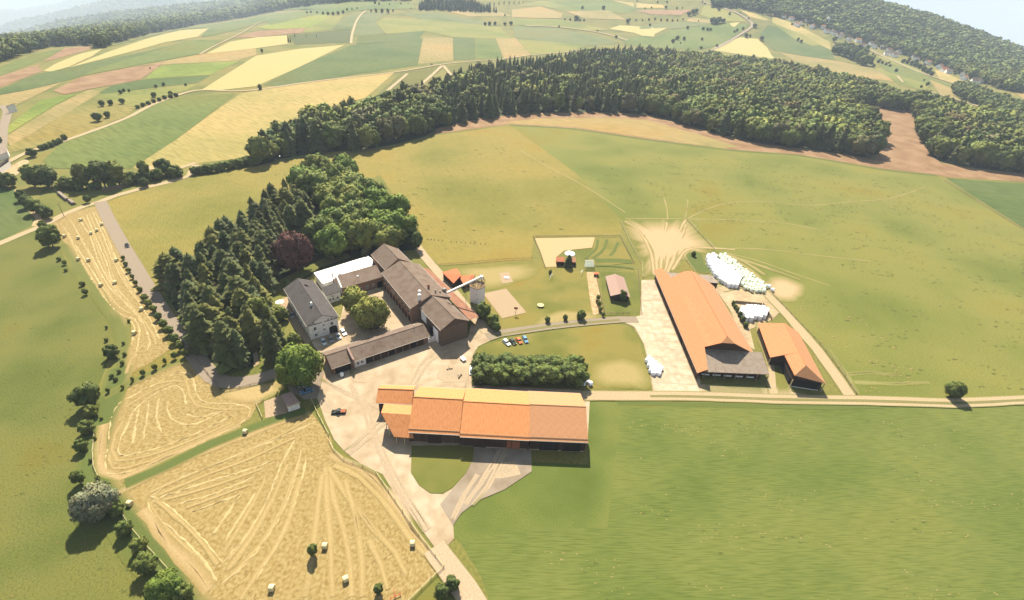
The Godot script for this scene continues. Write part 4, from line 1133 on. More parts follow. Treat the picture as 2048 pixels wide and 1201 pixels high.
func slabs(apron: Node3D, poly: PackedVector2Array):
	# the apron's concrete slabs with open joints between them
	for k in 3:
		var w := mat("slab_%d" % k, [0.35, 0.33, 0.37][k], [0.288, 0.268, 0.308][k], [0.215, 0.2, 0.232][k], "concrete", Vector2(24, 24))
		w.roughness = 0.95
	var o := Vector2(90.28, -197.84)
	var u := Vector2(0.0113, 0.99994)
	var n := Vector2(-0.99994, 0.0113)
	for i in range(-8, 10):
		for j in range(0, 6):
			var a := o + u * (i * 5.6 + 0.08) + n * (14.2 + j * 5.2 + 0.08)
			var q := PackedVector2Array([a, a + u * 5.44, a + u * 5.44 + n * 5.04, a + n * 5.04])
			for part in Geometry2D.intersect_polygons(poly, q):
				var b := MB.new()
				var ix := Geometry2D.triangulate_polygon(part)
				var y := 0.215 + rng.randf() * 0.03
				for k in range(0, ix.size(), 3):
					var w := []
					for m in 3:
						w.append(Vector3(part[ix[k + m]].x, y, part[ix[k + m]].y))
					b.tri_out(w[0], w[1], w[2], Vector3.UP, part[ix[k]], part[ix[k + 1]], part[ix[k + 2]])
				obj("slab", b, M["slab_%d" % (rng.randi() % 3)], apron)

func tree_shapes():
	trunk_mesh = make_trunk()
	crown.fir_a = make_conifer(1, 23, 13, 3.5, 0.52)
	crown.fir_b = make_conifer(2, 22, 12, 3.0)
	crown.fir_c = make_conifer(3, 21, 14, 3.8, 0.42)
	crown.fir_low = make_conifer(4, 11, 7, 3.6)
	crown.oak_a = make_broad(11, 16, 170, 8.4, 1.0, 0.85)
	crown.oak_b = make_broad(12, 14, 170, 7.6, 0.6, 0.8)
	crown.oak_c = make_broad(13, 15, 160, 6.2, 0.6, 0.8)
	crown.tall_a = make_broad(14, 15, 150, 5.2, 0.6, 0.75)
	crown.big = make_broad(19, 26, 330, 9.2, 1.5, 0.62, 0.28)
	crown.bush_a = make_broad(15, 11, 120, 9.5, 0.2, 1.1)
	crown.bush_b = make_broad(16, 9, 110, 11.5, 0.2, 1.2)
	crown.oak_low = make_broad(17, 8, 44, 7.8, 1.0, 1.45, 0.14, 0.8)
	crown.oak_low_b = make_broad(18, 7, 44, 6.8, 1.0, 1.45, 0.14, 0.8)
	crown.far_low = make_broad(20, 5, 16, 8.0, 0.0, 2.4, 0.14, 0.8)

func slope_piece(parent: Node3D, called: String, m: String, p: Vector3, n: Vector3, u: Vector3, w: float, l: float, h: float):
	# a small thing lying on a roof slope; n is the slope's downhill direction in plan
	var b := MB.new(parent.position)
	b.box(p + Vector3(0, h * 0.5 - 0.05, 0), u * w * 0.5, Vector3(0, h * 0.5, 0), (n + Vector3(0, -0.5, 0)).normalized() * l * 0.5)
	obj(called, b, M[m], parent)

func L(s: float, t: float, h: float) -> Vector3:
	# a point of the barn being built: along its ridge, across it, above the ground
	return frame_o + frame_u * s + frame_n * t + Vector3(0, h, 0)

func barns():
	# the big barn in front: three roof sections in a row, a lower wing and a porch at its left end
	var g := [[Vector3(-31.06,6.00,-113.00),Vector3(-14.14,6.00,-113.36),Vector3(-14.60,6.00,-135.23),Vector3(-31.52,6.00,-134.87),Vector3(-31.29,11.45,-123.94),Vector3(-14.37,11.45,-124.29)], [Vector3(-14.00,6.00,-112.61),Vector3(8.94,6.00,-113.08),Vector3(8.47,6.00,-136.16),Vector3(-14.46,6.00,-135.70),Vector3(-14.23,10.77,-124.16),Vector3(8.71,10.77,-124.62)], [Vector3(8.94,6.00,-113.22),Vector3(28.47,6.00,-113.91),Vector3(27.65,6.00,-137.11),Vector3(8.12,6.00,-136.42),Vector3(8.53,10.87,-124.82),Vector3(28.06,10.87,-125.51)]]
	var d := gabled("barn", "big barn in the foreground with three orange tiled roof sections in a row", "barn", g[0], "tile_orange", "wood_brown", 1.2, 0.1)
	var o: Node3D = d.o
	d.roof.set_meta("label", "left orange roof section")
	var d2 := add_gable(o, g[1], "tile_orange", "wood_dark", 1.2, 0.15)
	var d3 := add_gable(o, g[2], "tile_pale", "wood_dark", 1.2, 0.4)
	d3.roof.set_meta("label", "right paler roof section with weathering streaks")
	for k in [[d, 0.5], [d2, 0.28], [d2, 0.78], [d3, 0.35], [d3, 0.75]]:
		var q: Dictionary = k[0]
		var p: Vector3 = q.c[0].lerp(q.c[1], k[1])
		panel(o, "door", "opening" if q == d3 else ("red_brown" if k[1] > 0.7 else "wood_dark"), p, q.u, q.n, 6.4 if q == d3 else 4.4, 0.15, 3.9, 0.06)
	for q in [d, d2, d3]:
		panel(o, "plinth", "concrete", q.c[0].lerp(q.c[1], 0.5), q.u, q.n, q.len - 0.3, 0.0, 0.5, 0.04)
		for k in 6:
			panel(o, "post", "wood_dark", q.c[0].lerp(q.c[1], (k + 0.5) / 6.0), q.u, q.n, 0.2, 0.5, q.he - 0.1, 0.12)
		var b := MB.new(o.position)
		var e0: Vector3 = g[[d, d2, d3].find(q)][0]
		var e1: Vector3 = g[[d, d2, d3].find(q)][1]
		b.bar(e0 - q.n * 0.9 + Vector3(0, 0.56, 0), e1 - q.n * 0.9 + Vector3(0, 0.56, 0), 0.12, 0.16)
		obj("snow_guard", b, M.wood_old, q.roof)
	for p in [Vector3(-25.71,10.16,-121.48), Vector3(-23.67,10.14,-121.47), Vector3(-21.80,10.10,-121.44), Vector3(-19.60,10.08,-121.44), Vector3(-17.56,10.06,-121.43)]:
		slope_piece(d.roof, "vent", "timber", p, d.n, d.u, 0.4, 0.5, 0.3)
	for p in [Vector3(-12.63,9.62,-121.40), Vector3(-9.74,9.62,-121.45), Vector3(-7.19,9.60,-121.48), Vector3(-4.83,9.66,-121.65), Vector3(-2.11,9.65,-121.69), Vector3(0.28,9.63,-121.70), Vector3(3.52,9.57,-121.60), Vector3(6.23,9.63,-121.80)]:
		slope_piece(d2.roof, "vent", "timber", p, d.n, d.u, 0.4, 0.5, 0.3)
	var wing := [Vector3(-45.34,5.00,-126.04),Vector3(-32.68,5.00,-126.66),Vector3(-33.14,5.00,-136.07),Vector3(-45.80,5.00,-135.45),Vector3(-45.57,7.58,-130.74),Vector3(-32.91,7.58,-131.36)]
	var w := add_gable(o, wing, "tile_orange", "wood_dark", 0.5, 0.8, "wing_roof")
	panel(o, "opening", "opening", w.c[0].lerp(w.c[1], 0.3), w.u, w.n, 5.0, 0.1, 4.0)
	var pr := [Vector3(-41.28,8.20,-118.67), Vector3(-31.01,8.20,-118.73), Vector3(-32.15,6.60,-124.66), Vector3(-41.86,6.60,-124.44), Vector3(-35.67,4.20,-112.30), Vector3(-29.21,4.20,-112.24)]
	var b := MB.new(o.position)
	b.slab(pr[3], pr[2], pr[1], pr[0], 0.2)
	b.slab(pr[4], pr[5], pr[1], pr[0], 0.2)
	obj("porch_roof", b, M.tile_orange, o)
	for p in [pr[4] + Vector3(0.6, 0, -0.6), pr[4].lerp(pr[5], 0.5) + Vector3(0, 0, -0.6), pr[0].lerp(pr[4], 0.45) + Vector3(0.5, 0, 0), pr[3] + Vector3(0.7, 0, 0.5)]:
		b = MB.new(o.position)
		b.box(Vector3(p.x, (p.y - 0.25) * 0.5, p.z), Vector3(0.13, 0, 0), Vector3(0, (p.y - 0.25) * 0.5, 0), Vector3(0, 0, 0.13))
		obj("porch_post", b, M.wood_pale, o)

	# the long barn: one long ridge, wide aisles, half-hipped ends and grey lean-tos
	var fo := Vector3(90.28, 0, -197.84)
	var u := Vector3(0.0113, 0, 0.99994)
	var n := Vector3(-0.99994, 0, 0.0113)
	frame_o = fo
	frame_u = u
	frame_n = n
	o = thing("barn", "long barn with a steep orange roof and grey lean-tos at both ends", "barn", fo)
	b = MB.new(fo)
	var hb := 8.1
	b.slab(L(-28, 8.6, hb), L(29.5, 8.6, hb), L(30.6, 2.9, 11.5), L(-29, 2.9, 11.5), 0.22)
	b.slab(L(-29, 2.9, 11.5), L(30.6, 2.9, 11.5), L(28, 0, 13.2), L(-27, 0, 13.2), 0.22)
	obj("roof", b, M.tile_amber, o).set_meta("label", "steep left slope of the main roof")
	b = MB.new(fo)
	b.slab(L(-40.5, 14.4, 4.6), L(42.5, 14.4, 4.6), L(42.5, 10.8, 6.75), L(-40.5, 10.8, 6.75), 0.22)
	b.slab(L(-40.5, 10.8, 6.75), L(42.5, 10.8, 6.75), L(29.5, 8.6, hb), L(-28, 8.6, hb), 0.22)
	obj("aisle_roof", b, M.tile_amber, o)
	b = MB.new(fo)
	b.slab(L(-28, -13.9, 5.0), L(28, -13.9, 5.0), L(30.6, -2.9, 11.5), L(-29, -2.9, 11.5), 0.22)
	b.slab(L(-29, -2.9, 11.5), L(30.6, -2.9, 11.5), L(28, 0, 13.2), L(-27, 0, 13.2), 0.22)
	obj("roof", b, M.tile_pale, o).set_meta("label", "weathered right slope of the main roof")
	b = MB.new(fo)
	for e in [[30.6, 28.0, 1.0], [-29.0, -27.0, -1.0]]:
		b.tri_out(L(e[0], 2.9, 11.5), L(e[0], -2.9, 11.5), L(e[1], 0, 13.2), Vector3.UP, Vector2(0, 0), Vector2(5.8, 0), Vector2(2.9, 3))
		obj("half_hip", b, M.tile_pale, o)
		b = MB.new(fo)
	b = MB.new(fo)
	b.bar(L(-27, 0, 13.24), L(28, 0, 13.24), 0.36, 0.18)
	obj("ridge_cap", b, M.tile_amber, o)
	b = MB.new(fo)
	b.bar(L(-40.5, 14.5, 4.5), L(42.5, 14.5, 4.5), 0.16, 0.14)
	obj("gutter", b, M.metal, o)
	b = MB.new(fo)
	b.bar(L(-28, -14.0, 4.9), L(28, -14.0, 4.9), 0.16, 0.14)
	obj("gutter", b, M.metal, o)
	b = MB.new(fo)
	for e in [28.6, -27.4]:
		var up := u * signf(e)
		b.quad(L(e, 8.4, 0), L(e, -13.2, 0), L(e, -13.2, 5.0), L(e, 8.4, 7.9), up)
		b.quad(L(e, 8.4, 7.9), L(e, -13.2, 5.0), L(e, -2.9, 11.2), L(e, 2.9, 11.2), up)
	b.quad(L(-39.5, 13.4, 0), L(41.5, 13.4, 0), L(41.5, 13.4, 5.0), L(-39.5, 13.4, 5.0), n)
	b.quad(L(-27.4, -13.2, 0), L(28.6, -13.2, 0), L(28.6, -13.2, 5.2), L(-27.4, -13.2, 5.2), -n)
	obj("wall", b, M.wood_brown, o)
	b = MB.new(fo)
	b.quad(L(38.6, 13.3, 0), L(38.6, -13.4, 0), L(38.6, -13.4, 4.0), L(38.6, 13.3, 4.3), u)
	obj("front_wall", b, M.wood_dark, o)
	b = MB.new(fo)
	b.slab(L(41.2, 10.8, 4.3), L(40.3, -15.6, 4.3), L(28.7, -16.4, 6.5), L(28.7, 10.2, 6.5), 0.16)
	obj("lean_to_roof", b, M.roof_grey, o).set_meta("label", "grey weathered sheet roof at the near end")
	b = MB.new(fo)
	b.slab(L(-39.5, 10.4, 4.6), L(-39.5, -16.8, 4.6), L(-28.4, -16.8, 6.3), L(-28.4, 10.4, 6.3), 0.16)
	obj("lean_to_roof", b, M.roof_grey, o).set_meta("label", "grey sheet roof at the far end")
	b = MB.new(fo)
	b.quad(L(-29.0, -16.4, 0), L(-38.8, -16.4, 0), L(-38.8, -16.4, 4.5), L(-29.0, -16.4, 5.9), -n)
	b.quad(L(-29.0, -16.4, 0), L(-29.0, -13.3, 0), L(-29.0, -13.3, 5.8), L(-29.0, -16.4, 5.8), u)
	b.quad(L(-38.8, 13.3, 0), L(-38.8, -16.4, 0), L(-38.8, -16.4, 4.5), L(-38.8, 13.3, 4.5), -u)
	obj("lean_to_wall", b, M.wood_dark, o)
	for k in 5:
		panel(o, "feed_opening", "plaster", L(38.6, 9.0 - k * 4.6, 0), -n, u, 3.2, 0.5, 1.2, 0.1)
	for k in 7:
		panel(o, "post", "wood_old", L(40.6, 10.6 - k * 4.3, 0), -n, u, 0.25, 0.0, 4.1, 0.2)
	for k in 16:
		panel(o, "post", "wood_old", L(-38.0 + k * 5.2, 13.4, 0), u, n, 0.22, 0.0, 4.6, 0.12)
	for s in [[-34.0, -21.0], [-10.0, 4.0], [10.0, 22.0]]:
		panel(o, "door", "opening", L((s[0] + s[1]) * 0.5, 13.4, 0), u, n, 6.0, 0.1, 3.6, 0.06)

	# the small barn to its right, hipped at both ends with a set-back at the near left
	fo = Vector3(121.66, 0, -172.09)
	u = Vector3(-0.1347, 0, 0.9909)
	n = Vector3(-0.9909, 0, -0.1347)
	frame_o = fo
	frame_u = u
	frame_n = n
	o = thing("barn", "small barn with a hipped orange roof at the pale track", "barn", fo)
	b = MB.new(fo)
	var cc := [L(-21.5, 9.2, 4.4), L(4.6, 10.0, 4.4), L(4.6, 5.0, 6.7), L(17.6, 4.6, 6.7), L(17.2, -8.2, 4.6), L(-18, -8.0, 4.6), L(-16.4, 0, 9.4), L(13.4, 0, 9.4)]
	b.slab(cc[0], cc[1], L(4.6, 0, 9.4), cc[6], 0.2)
	b.slab(L(4.6, 5.0, 6.7), cc[3], cc[7], L(4.6, 0, 9.4), 0.2)
	obj("roof", b, M.tile_amber, o)
	b = MB.new(fo)
	b.slab(cc[5], cc[4], cc[7], cc[6], 0.2)
	obj("roof", b, M.tile_pale, o)
	b = MB.new(fo)
	b.tri_out(cc[3], cc[4], cc[7], Vector3.UP, Vector2.ZERO, Vector2(12, 0), Vector2(5, 6))
	obj("hip", b, M.tile_pale, o)
	b = MB.new(fo)
	b.tri_out(cc[0], cc[5], cc[6], Vector3.UP, Vector2.ZERO, Vector2(17, 0), Vector2(8, 6))
	obj("hip", b, M.tile_pale, o)
	b = MB.new(fo)
	b.bar(cc[6] + Vector3(0, 0.04, 0), cc[7] + Vector3(0, 0.04, 0), 0.32, 0.16)
	obj("ridge_cap", b, M.tile_amber, o)
	b = MB.new(fo)
	b.quad(L(-20, 8.6, 0), L(3.8, 9.2, 0), L(3.8, 9.2, 4.4), L(-20, 8.6, 4.4), n)
	b.quad(L(3.8, 9.2, 0), L(3.8, 4.4, 0), L(3.8, 4.4, 6.6), L(3.8, 9.2, 4.5), u)
	b.quad(L(3.8, 4.4, 0), L(16.4, 4.0, 0), L(16.4, 4.0, 6.7), L(3.8, 4.4, 6.7), n)
	b.quad(L(16.4, 4.0, 0), L(16.2, -7.4, 0), L(16.2, -7.4, 4.7), L(16.4, 4.0, 6.6), u)
	b.quad(L(16.2, -7.4, 0), L(-17.4, -7.3, 0), L(-17.4, -7.3, 4.7), L(16.2, -7.4, 4.7), -n)
	b.quad(L(-20, 8.6, 0), L(-17.4, -7.3, 0), L(-17.4, -7.3, 4.7), L(-20, 8.6, 4.4), -u)
	obj("wall", b, M.wood_dark, o)
	panel(o, "opening", "opening", L(16.3, -1.7, 0), -n, u, 9.6, 0.3, 3.9, 0.1)
	panel(o, "opening", "opening", L(10.0, 4.2, 0), u, n, 10.0, 0.3, 3.6, 0.15)
	panel(o, "plinth", "plaster", L(16.3, -1.7, 0), -n, u, 10.6, 0.0, 0.3, 0.14)
	for p in [L(17.3, 4.3, 0), L(4.4, 9.6, 0), L(16.9, -7.9, 0)]:
		b = MB.new(fo)
		b.box(p + Vector3(0, 2.1, 0), u * 0.13, Vector3(0, 2.1, 0), n * 0.13)
		obj("post", b, M.wood_pale, o)

func farmhouse_and_wings():
	var hg := [Vector3(-104.86,7.50,-191.05),Vector3(-83.68,7.50,-163.59),Vector3(-72.92,7.50,-171.89),Vector3(-94.10,7.50,-199.36),Vector3(-99.48,11.08,-195.20),Vector3(-78.30,11.08,-167.74)]
	var d := gabled("farmhouse", "white farmhouse with a dark slate roof and timbered gable", "house", hg, "roof_slate", "plaster", 0.7, 0.6)
	var o: Node3D = d.o
	var u: Vector3 = d.u
	var n: Vector3 = d.n
	var c: Array = d.c
	# gable end facing the yard: c[1] to c[2]
	var ga: Vector3 = c[1]
	var gb: Vector3 = c[2]
	var al := (gb - ga).normalized()
	for k in [[0.2, 1.0, 2.6], [0.2, 4.2, 5.9], [0.5, 3.0, 3.9], [0.5, 5.2, 6.1], [0.78, 4.4, 6.1]]:
		window(o, ga.lerp(gb, k[0]), al, u, 1.1 if k[0] != 0.5 else 0.8, k[1], k[2])
	for k in [0.68, 0.8]:
		window(o, ga.lerp(gb, k), al, u, 0.6, 7.5, 8.3)
	panel(o, "garage_door", "opening", ga.lerp(gb, 0.8), al, u, 3.4, 0.05, 3.0)
	var b := MB.new(o.position)
	var arch := ga.lerp(gb, 0.8) + Vector3(0, 3.0, 0)
	for k in 8:
		var a0 := PI * k / 8
		var a1 := PI * (k + 1) / 8
		b.tri_out(arch + u * 0.07, arch + al * cos(a0) * 1.7 + Vector3(0, sin(a0) * 0.9, 0) + u * 0.07, arch + al * cos(a1) * 1.7 + Vector3(0, sin(a1) * 0.9, 0) + u * 0.07, u)
	obj("door_arch", b, M.opening, o)
	panel(o, "timber", "timber", ga.lerp(gb, 0.24), al, u, d.wide * 0.46, 7.05, 7.3, 0.1)
	panel(o, "timber", "timber", ga.lerp(gb, 0.76), al, u, d.wide * 0.44, 7.05, 7.3, 0.1)
	for k in [[0.0, 7.4, 0.48, 10.75], [1.0, 7.4, 0.52, 10.75], [0.12, 7.3, 0.2, 8.7], [0.24, 7.3, 0.16, 8.4]]:
		b = MB.new(o.position)
		b.bar(ga.lerp(gb, k[0]) + Vector3(0, k[1], 0) + u * 0.08, ga.lerp(gb, k[2]) + Vector3(0, k[3], 0) + u * 0.08, 0.2, 0.14)
		obj("timber", b, M.timber, o)
	for k in 7:
		for y in [[1.1, 2.7], [4.4, 6.0]]:
			window(o, c[0].lerp(c[1], (k + 0.6) / 7.2), u, n, 1.1, y[0], y[1])
			window(o, c[3].lerp(c[2], (k + 0.6) / 7.2), u, -n, 1.1, y[0], y[1])
	for p in [Vector3(-93.74,8.95,-181.13), Vector3(-92.57,8.62,-178.58), Vector3(-84.70,10.03,-172.78)]:
		slope_piece(d.roof, "skylight", "glass", p, n, u, 0.8, 1.2, 0.25)
	slope_piece(d.roof, "skylight", "white", Vector3(-91.61,10.48,-183.12), n, u, 1.6, 0.5, 0.3)
	for p in [Vector3(-87.46,10.14,-182.54), Vector3(-83.82,10.42,-176.95)]:
		slope_piece(d.roof, "skylight", "glass", p, -n, u, 0.8, 1.2, 0.25)
	var q := Vector3(-94.14,10.28,-190.77)
	b = MB.new(o.position)
	for s in [-1.0, 1.0]:
		b.tri_out(q + u * 0.7 - n * 0.9, q + u * 0.7 + n * 0.3 + Vector3(0, 0.9, 0), q - u * 0.9 + n * 0.5 + Vector3(0, 0.1, 0), u * s)
	b.tri_out(q + u * 1.2 - n * 1.0 - Vector3(0, 0.1, 0), q - u * 1.2 - n * 1.0 - Vector3(0, 0.1, 0), q + n * 0.7 + Vector3(0, 1.0, 0), -n)
	obj("dormer", b, M.timber, d.roof)
	b = MB.new(o.position)
	q = Vector3(-85.52,10.45,-175.13)
	b.box(q + Vector3(0, 0.5, 0), u * 0.35, Vector3(0, 1.0, 0), n * 0.35)
	obj("chimney", b, M.white, d.roof)

	# small grey roofed link beside the house
	o = thing("annex", "small white annex with a grey roof beside the farmhouse", "annex", Vector3(-85.66,0.00,-200.00))
	var a := [Vector3(-85.86,4.80,-191.54), Vector3(-80.65,4.80,-196.16), Vector3(-84.48,6.40,-201.21), Vector3(-89.60,6.40,-195.51)]
	b = MB.new(o.position)
	b.slab(a[0], a[1], a[2], a[3], 0.2)
	obj("roof", b, M.roof_slate, o)
	b = MB.new(o.position)
	var w := []
	for p in a:
		w.append(Vector3(p.x, 0, p.z))
	var mid: Vector3 = (w[0] + w[1] + w[2] + w[3]) * 0.25
	for k in 4:
		w[k] = w[k].lerp(mid, 0.06)
	for k in 4:
		var j := (k + 1) % 4
		b.quad(w[k], w[j], w[j] + Vector3(0, a[j].y - 0.2, 0), w[k] + Vector3(0, a[k].y - 0.2, 0), (w[k] + w[j]) * 0.5 - mid)
	obj("wall", b, M.plaster, o)
	al = (w[1] - w[0]).normalized()
	var ou := Vector3(-al.z, 0, al.x)
	if ou.dot(w[0] - mid) < 0.0:
		ou = -ou
	for k in [0.2, 0.42, 0.75]:
		window(o, w[0].lerp(w[1], k), al, ou, 0.9, 1.4, 2.6)
	window(o, w[0].lerp(w[1], 0.42), al, ou, 0.9, 3.1, 3.9)

	# flat white roofed hall
	o = thing("hall", "low hall with a bright white flat roof below the park trees", "hall", Vector3(-84.91,0.00,-214.28))
	var f := [Vector3(-98.61,5.20,-210.41), Vector3(-77.29,5.20,-231.46), Vector3(-73.69,5.20,-226.99), Vector3(-72.29,5.20,-221.82), Vector3(-87.03,5.20,-209.07), Vector3(-87.35,5.20,-204.23), Vector3(-90.78,5.20,-200.96)]
	b = MB.new(o.position)
	var m := Vector3.ZERO
	for p in f:
		m += p / f.size()
	for k in f.size():
		var j := (k + 1) % f.size()
		b.tri_out(m, f[k], f[j], Vector3.UP, Vector2(m.x, m.z), Vector2(f[k].x, f[k].z), Vector2(f[j].x, f[j].z))
		b.quad(f[k], f[j], f[j] - Vector3(0, 0.4, 0), f[k] - Vector3(0, 0.4, 0), (f[k] + f[j]) * 0.5 - m)
	obj("roof", b, M.roof_membrane, o)
	b = MB.new(o.position)
	for k in f.size():
		var j := (k + 1) % f.size()
		var p: Vector3 = f[k].lerp(m, 0.03)
		var r: Vector3 = f[j].lerp(m, 0.03)
		b.quad(p - Vector3(0, 5.2, 0), r - Vector3(0, 5.2, 0), r - Vector3(0, 0.4, 0), p - Vector3(0, 0.4, 0), (p + r) * 0.5 - m)
	obj("wall", b, M.plaster, o)
	b = MB.new(o.position)
	var ch: Vector3 = Vector3(-86.85,4.00,-204.41)
	b.tube([ch, ch + Vector3(0, 5.6, 0)], [0.28, 0.25], 10)
	obj("flue", b, M.metal, o)

	# brown wing between hall and main building
	o = thing("wing", "brown roofed wing with a white gable above the courtyard tree", "wing", Vector3(-74.35,0.00,-208.43))
	a = [Vector3(-80.75,5.40,-197.42), Vector3(-64.35,5.40,-210.90), Vector3(-69.62,7.60,-218.40), Vector3(-85.49,7.60,-204.69)]
	b = MB.new(o.position)
	b.slab(a[0], a[1], a[2], a[3], 0.2)
	obj("roof", b, M.roof_brown, o)
	b = MB.new(o.position)
	w = []
	for p in a:
		w.append(Vector3(p.x, 0, p.z))
	mid = (w[0] + w[1] + w[2] + w[3]) * 0.25
	for k in 4:
		w[k] = w[k].lerp(mid, 0.03)
	for k in 3:
		b.quad(w[k], w[k + 1], w[k + 1] + Vector3(0, a[k + 1].y - 0.2, 0), w[k] + Vector3(0, a[k].y - 0.2, 0), (w[k] + w[k + 1]) * 0.5 - mid)
	obj("wall", b, M.brick, o)
	b = MB.new(o.position)
	var e0: Vector3 = w[0]
	var e1: Vector3 = w[3]
	b.quad(e0, e1, e1 + Vector3(0, 8.1, 0), e0 + Vector3(0, 5.9, 0), e0 - w[1])
	b.box((e0 + e1) * 0.5 + Vector3(0, 6.85, 0), (e1 - e0) * 0.5 + Vector3(0, 1.1, 0), Vector3(0, 0.28, 0), (w[1] - w[0]).normalized() * 0.3)
	obj("gable_wall", b, M.plaster, o)
	b = MB.new(o.position)
	b.ball(Vector3(-75.90,6.60,-207.73), Vector3(0.5, 0.4, 0.5))
	obj("roof_vent", b, M.white, o)
	al = (w[1] - w[0]).normalized()
	ou = Vector3(-al.z, 0, al.x)
	if ou.dot(w[0] - mid) < 0.0:
		ou = -ou
	panel(o, "door", "opening", w[0].lerp(w[1], 0.92), al, ou, 2.6, 0.1, 3.4)
	for k in 5:
		window(o, w[0].lerp(w[1], 0.12 + 0.16 * k), al, ou, 1.4, 1.4, 2.8)

	# main building in three steps along one ridge
	var gf := [Vector3(-74.22,9.00,-226.17),Vector3(-63.17,9.00,-211.48),Vector3(-51.49,9.00,-220.26),Vector3(-62.54,9.00,-234.96),Vector3(-68.38,13.51,-230.56),Vector3(-57.33,13.51,-215.87)]
	d = gabled("main_building", "long brown roofed farm building running down to the yard", "farm building", gf, "roof_brown", "brick", 0.4, 0.2)
	o = d.o
	var gm := [Vector3(-64.44,9.00,-208.63),Vector3(-43.98,9.00,-179.73),Vector3(-27.93,9.00,-191.10),Vector3(-48.40,9.00,-220.00),Vector3(-56.42,13.20,-214.31),Vector3(-35.95,13.20,-185.42)]
	var dm := add_gable(o, gm, "roof_brown", "brick", 0.5, 0.25)
	var gn := [Vector3(-41.38,9.00,-182.20),Vector3(-28.61,9.00,-165.52),Vector3(-17.75,9.00,-173.84),Vector3(-30.51,9.00,-190.52),Vector3(-35.95,12.70,-186.36),Vector3(-23.18,12.70,-169.68)]
	var dn := add_gable(o, gn, "roof_brown", "boards_brown", 0.5, 0.35)
	for k in 9:
		window(o, dm.c[0].lerp(dm.c[1], (k + 0.7) / 9.6), dm.u, dm.n, 1.7, 4.6, 6.4, "plaster")
		panel(o, "opening", "opening", dm.c[0].lerp(dm.c[1], (k + 0.7) / 9.6), dm.u, dm.n, 1.9, 0.3, 3.0, 0.07)
	panel(o, "sliding_door", "white", dn.c[0].lerp(dn.c[1], 0.22), dn.u, dn.n, 4.6, 3.6, 7.6, 0.14)
	panel(o, "sliding_door", "white", dn.c[0].lerp(dn.c[1], 0.76), dn.u, dn.n, 4.2, 0.2, 6.4, 0.14)
	panel(o, "door", "opening", dn.c[0].lerp(dn.c[1], 0.55), dn.u, dn.n, 3.0, 0.2, 5.0, 0.1)
	for k in 14:
		panel(o, "cladding_batten", "wood_old", dn.c[1].lerp(dn.c[2], (k + 0.5) / 14.0), (dn.c[2] - dn.c[1]).normalized(), dn.u, 0.12, 0.1, dn.he - 0.1, 0.07)
	# rusty lean-to along the right side
	var l := [Vector3(-14.53,4.40,-184.24), Vector3(-43.87,4.40,-223.63), Vector3(-46.66,7.60,-218.58), Vector3(-18.01,7.60,-176.56)]
	b = MB.new(o.position)
	b.slab(l[0], l[1], l[2], l[3], 0.15)
	obj("lean_to_roof", b, M.roof_rust, o)
	for k in 6:
		var p: Vector3 = l[0].lerp(l[1], k / 5.2 + 0.01)
		b = MB.new(o.position)
		b.box(Vector3(p.x - 0.3, 2.1, p.z), Vector3(0.14, 0, 0), Vector3(0, 2.1, 0), Vector3(0, 0, 0.14))
		obj("post", b, M.wood_old, o)
	for p in [[Vector3(-40.85,11.17,-184.10), 0.75, 2.6, "metal_white"], [Vector3(-41.55,11.86,-187.90), 0.7, 1.5, "metal_white"], [Vector3(-38.28,12.31,-192.31), 0.6, 1.6, "roof_rust"], [Vector3(-34.79,10.91,-190.29), 0.45, 1.8, "metal"], [Vector3(-33.09,9.53,-192.27), 0.5, 1.5, "metal"]]:
		b = MB.new(o.position)
		b.tube([p[0] - Vector3(0, 0.5, 0), p[0] + Vector3(0, p[2], 0)], [p[1] * 0.8, p[1] * 0.8], 12)
		b.tube([p[0] + Vector3(0, p[2], 0), p[0] + Vector3(0, p[2] + 0.35, 0)], [p[1] * 1.15, p[1] * 0.7], 12)
		obj("roof_vent", b, M[p[3]], o)
	b = MB.new(o.position)
	var cy: Vector3 = Vector3(-31.57,7.74,-195.73)
	b.tube([cy - Vector3(0, 0.4, 0), cy + Vector3(0, 1.0, 0), cy + Vector3(0, 2.0, 0)], [0.4, 0.5, 1.1], 12)
	b.ball(cy + Vector3(0, 2.3, 0), Vector3(1.2, 0.9, 1.2), 12, 6)
	obj("cyclone", b, M.metal, o)
	# the low wing closing the courtyard
	var gl := [Vector3(-66.94,4.00,-143.09),Vector3(-33.46,4.00,-167.74),Vector3(-40.39,4.00,-177.16),Vector3(-73.87,4.00,-152.50),Vector3(-70.40,6.51,-147.80),Vector3(-36.93,6.51,-172.45)]
	d = gabled("garage_wing", "long low garage wing with a brown roof closing the courtyard", "garage", gl, "roof_brown", "brick", 0.9, 0.4)
	o = d.o
	b = MB.new(o.position)
	var fw: Vector3 = d.c[0].lerp(d.c[1], 0.2)
	var fb: Vector3 = d.c[3].lerp(d.c[2], 0.2)
	var hm := (fw + fb) * 0.5
	b.box((fw + hm) * 0.5 + Vector3(0, 2.8, 0) + d.n * 0.8, d.u * 0.25, Vector3(0, 2.8, 0), (fw - hm) * 0.5 + d.n * 0.8)
	b.box((fw + hm) * 0.5 + Vector3(0, 6.0, 0) + d.n * 0.1, d.u * 0.4, Vector3(0, 0.45, 0), (fw - hm) * 0.5 + d.n * 0.2 - Vector3(0, 0.9, 0))
	obj("fire_wall", b, M.roof_mauve, o)
	panel(o, "garage_door", "opening", d.c[0].lerp(d.c[1], 0.1), d.u, d.n, 6.0, 0.05, 3.2, 0.08)
	panel(o, "wall_panel", "plaster", d.c[0].lerp(d.c[1], 0.265), d.u, d.n, 4.6, 0.0, 3.7, 0.1)
	for k in [0.245, 0.285]:
		window(o, d.c[0].lerp(d.c[1], k) + d.n * 0.1, d.u, d.n, 1.1, 1.3, 2.5)
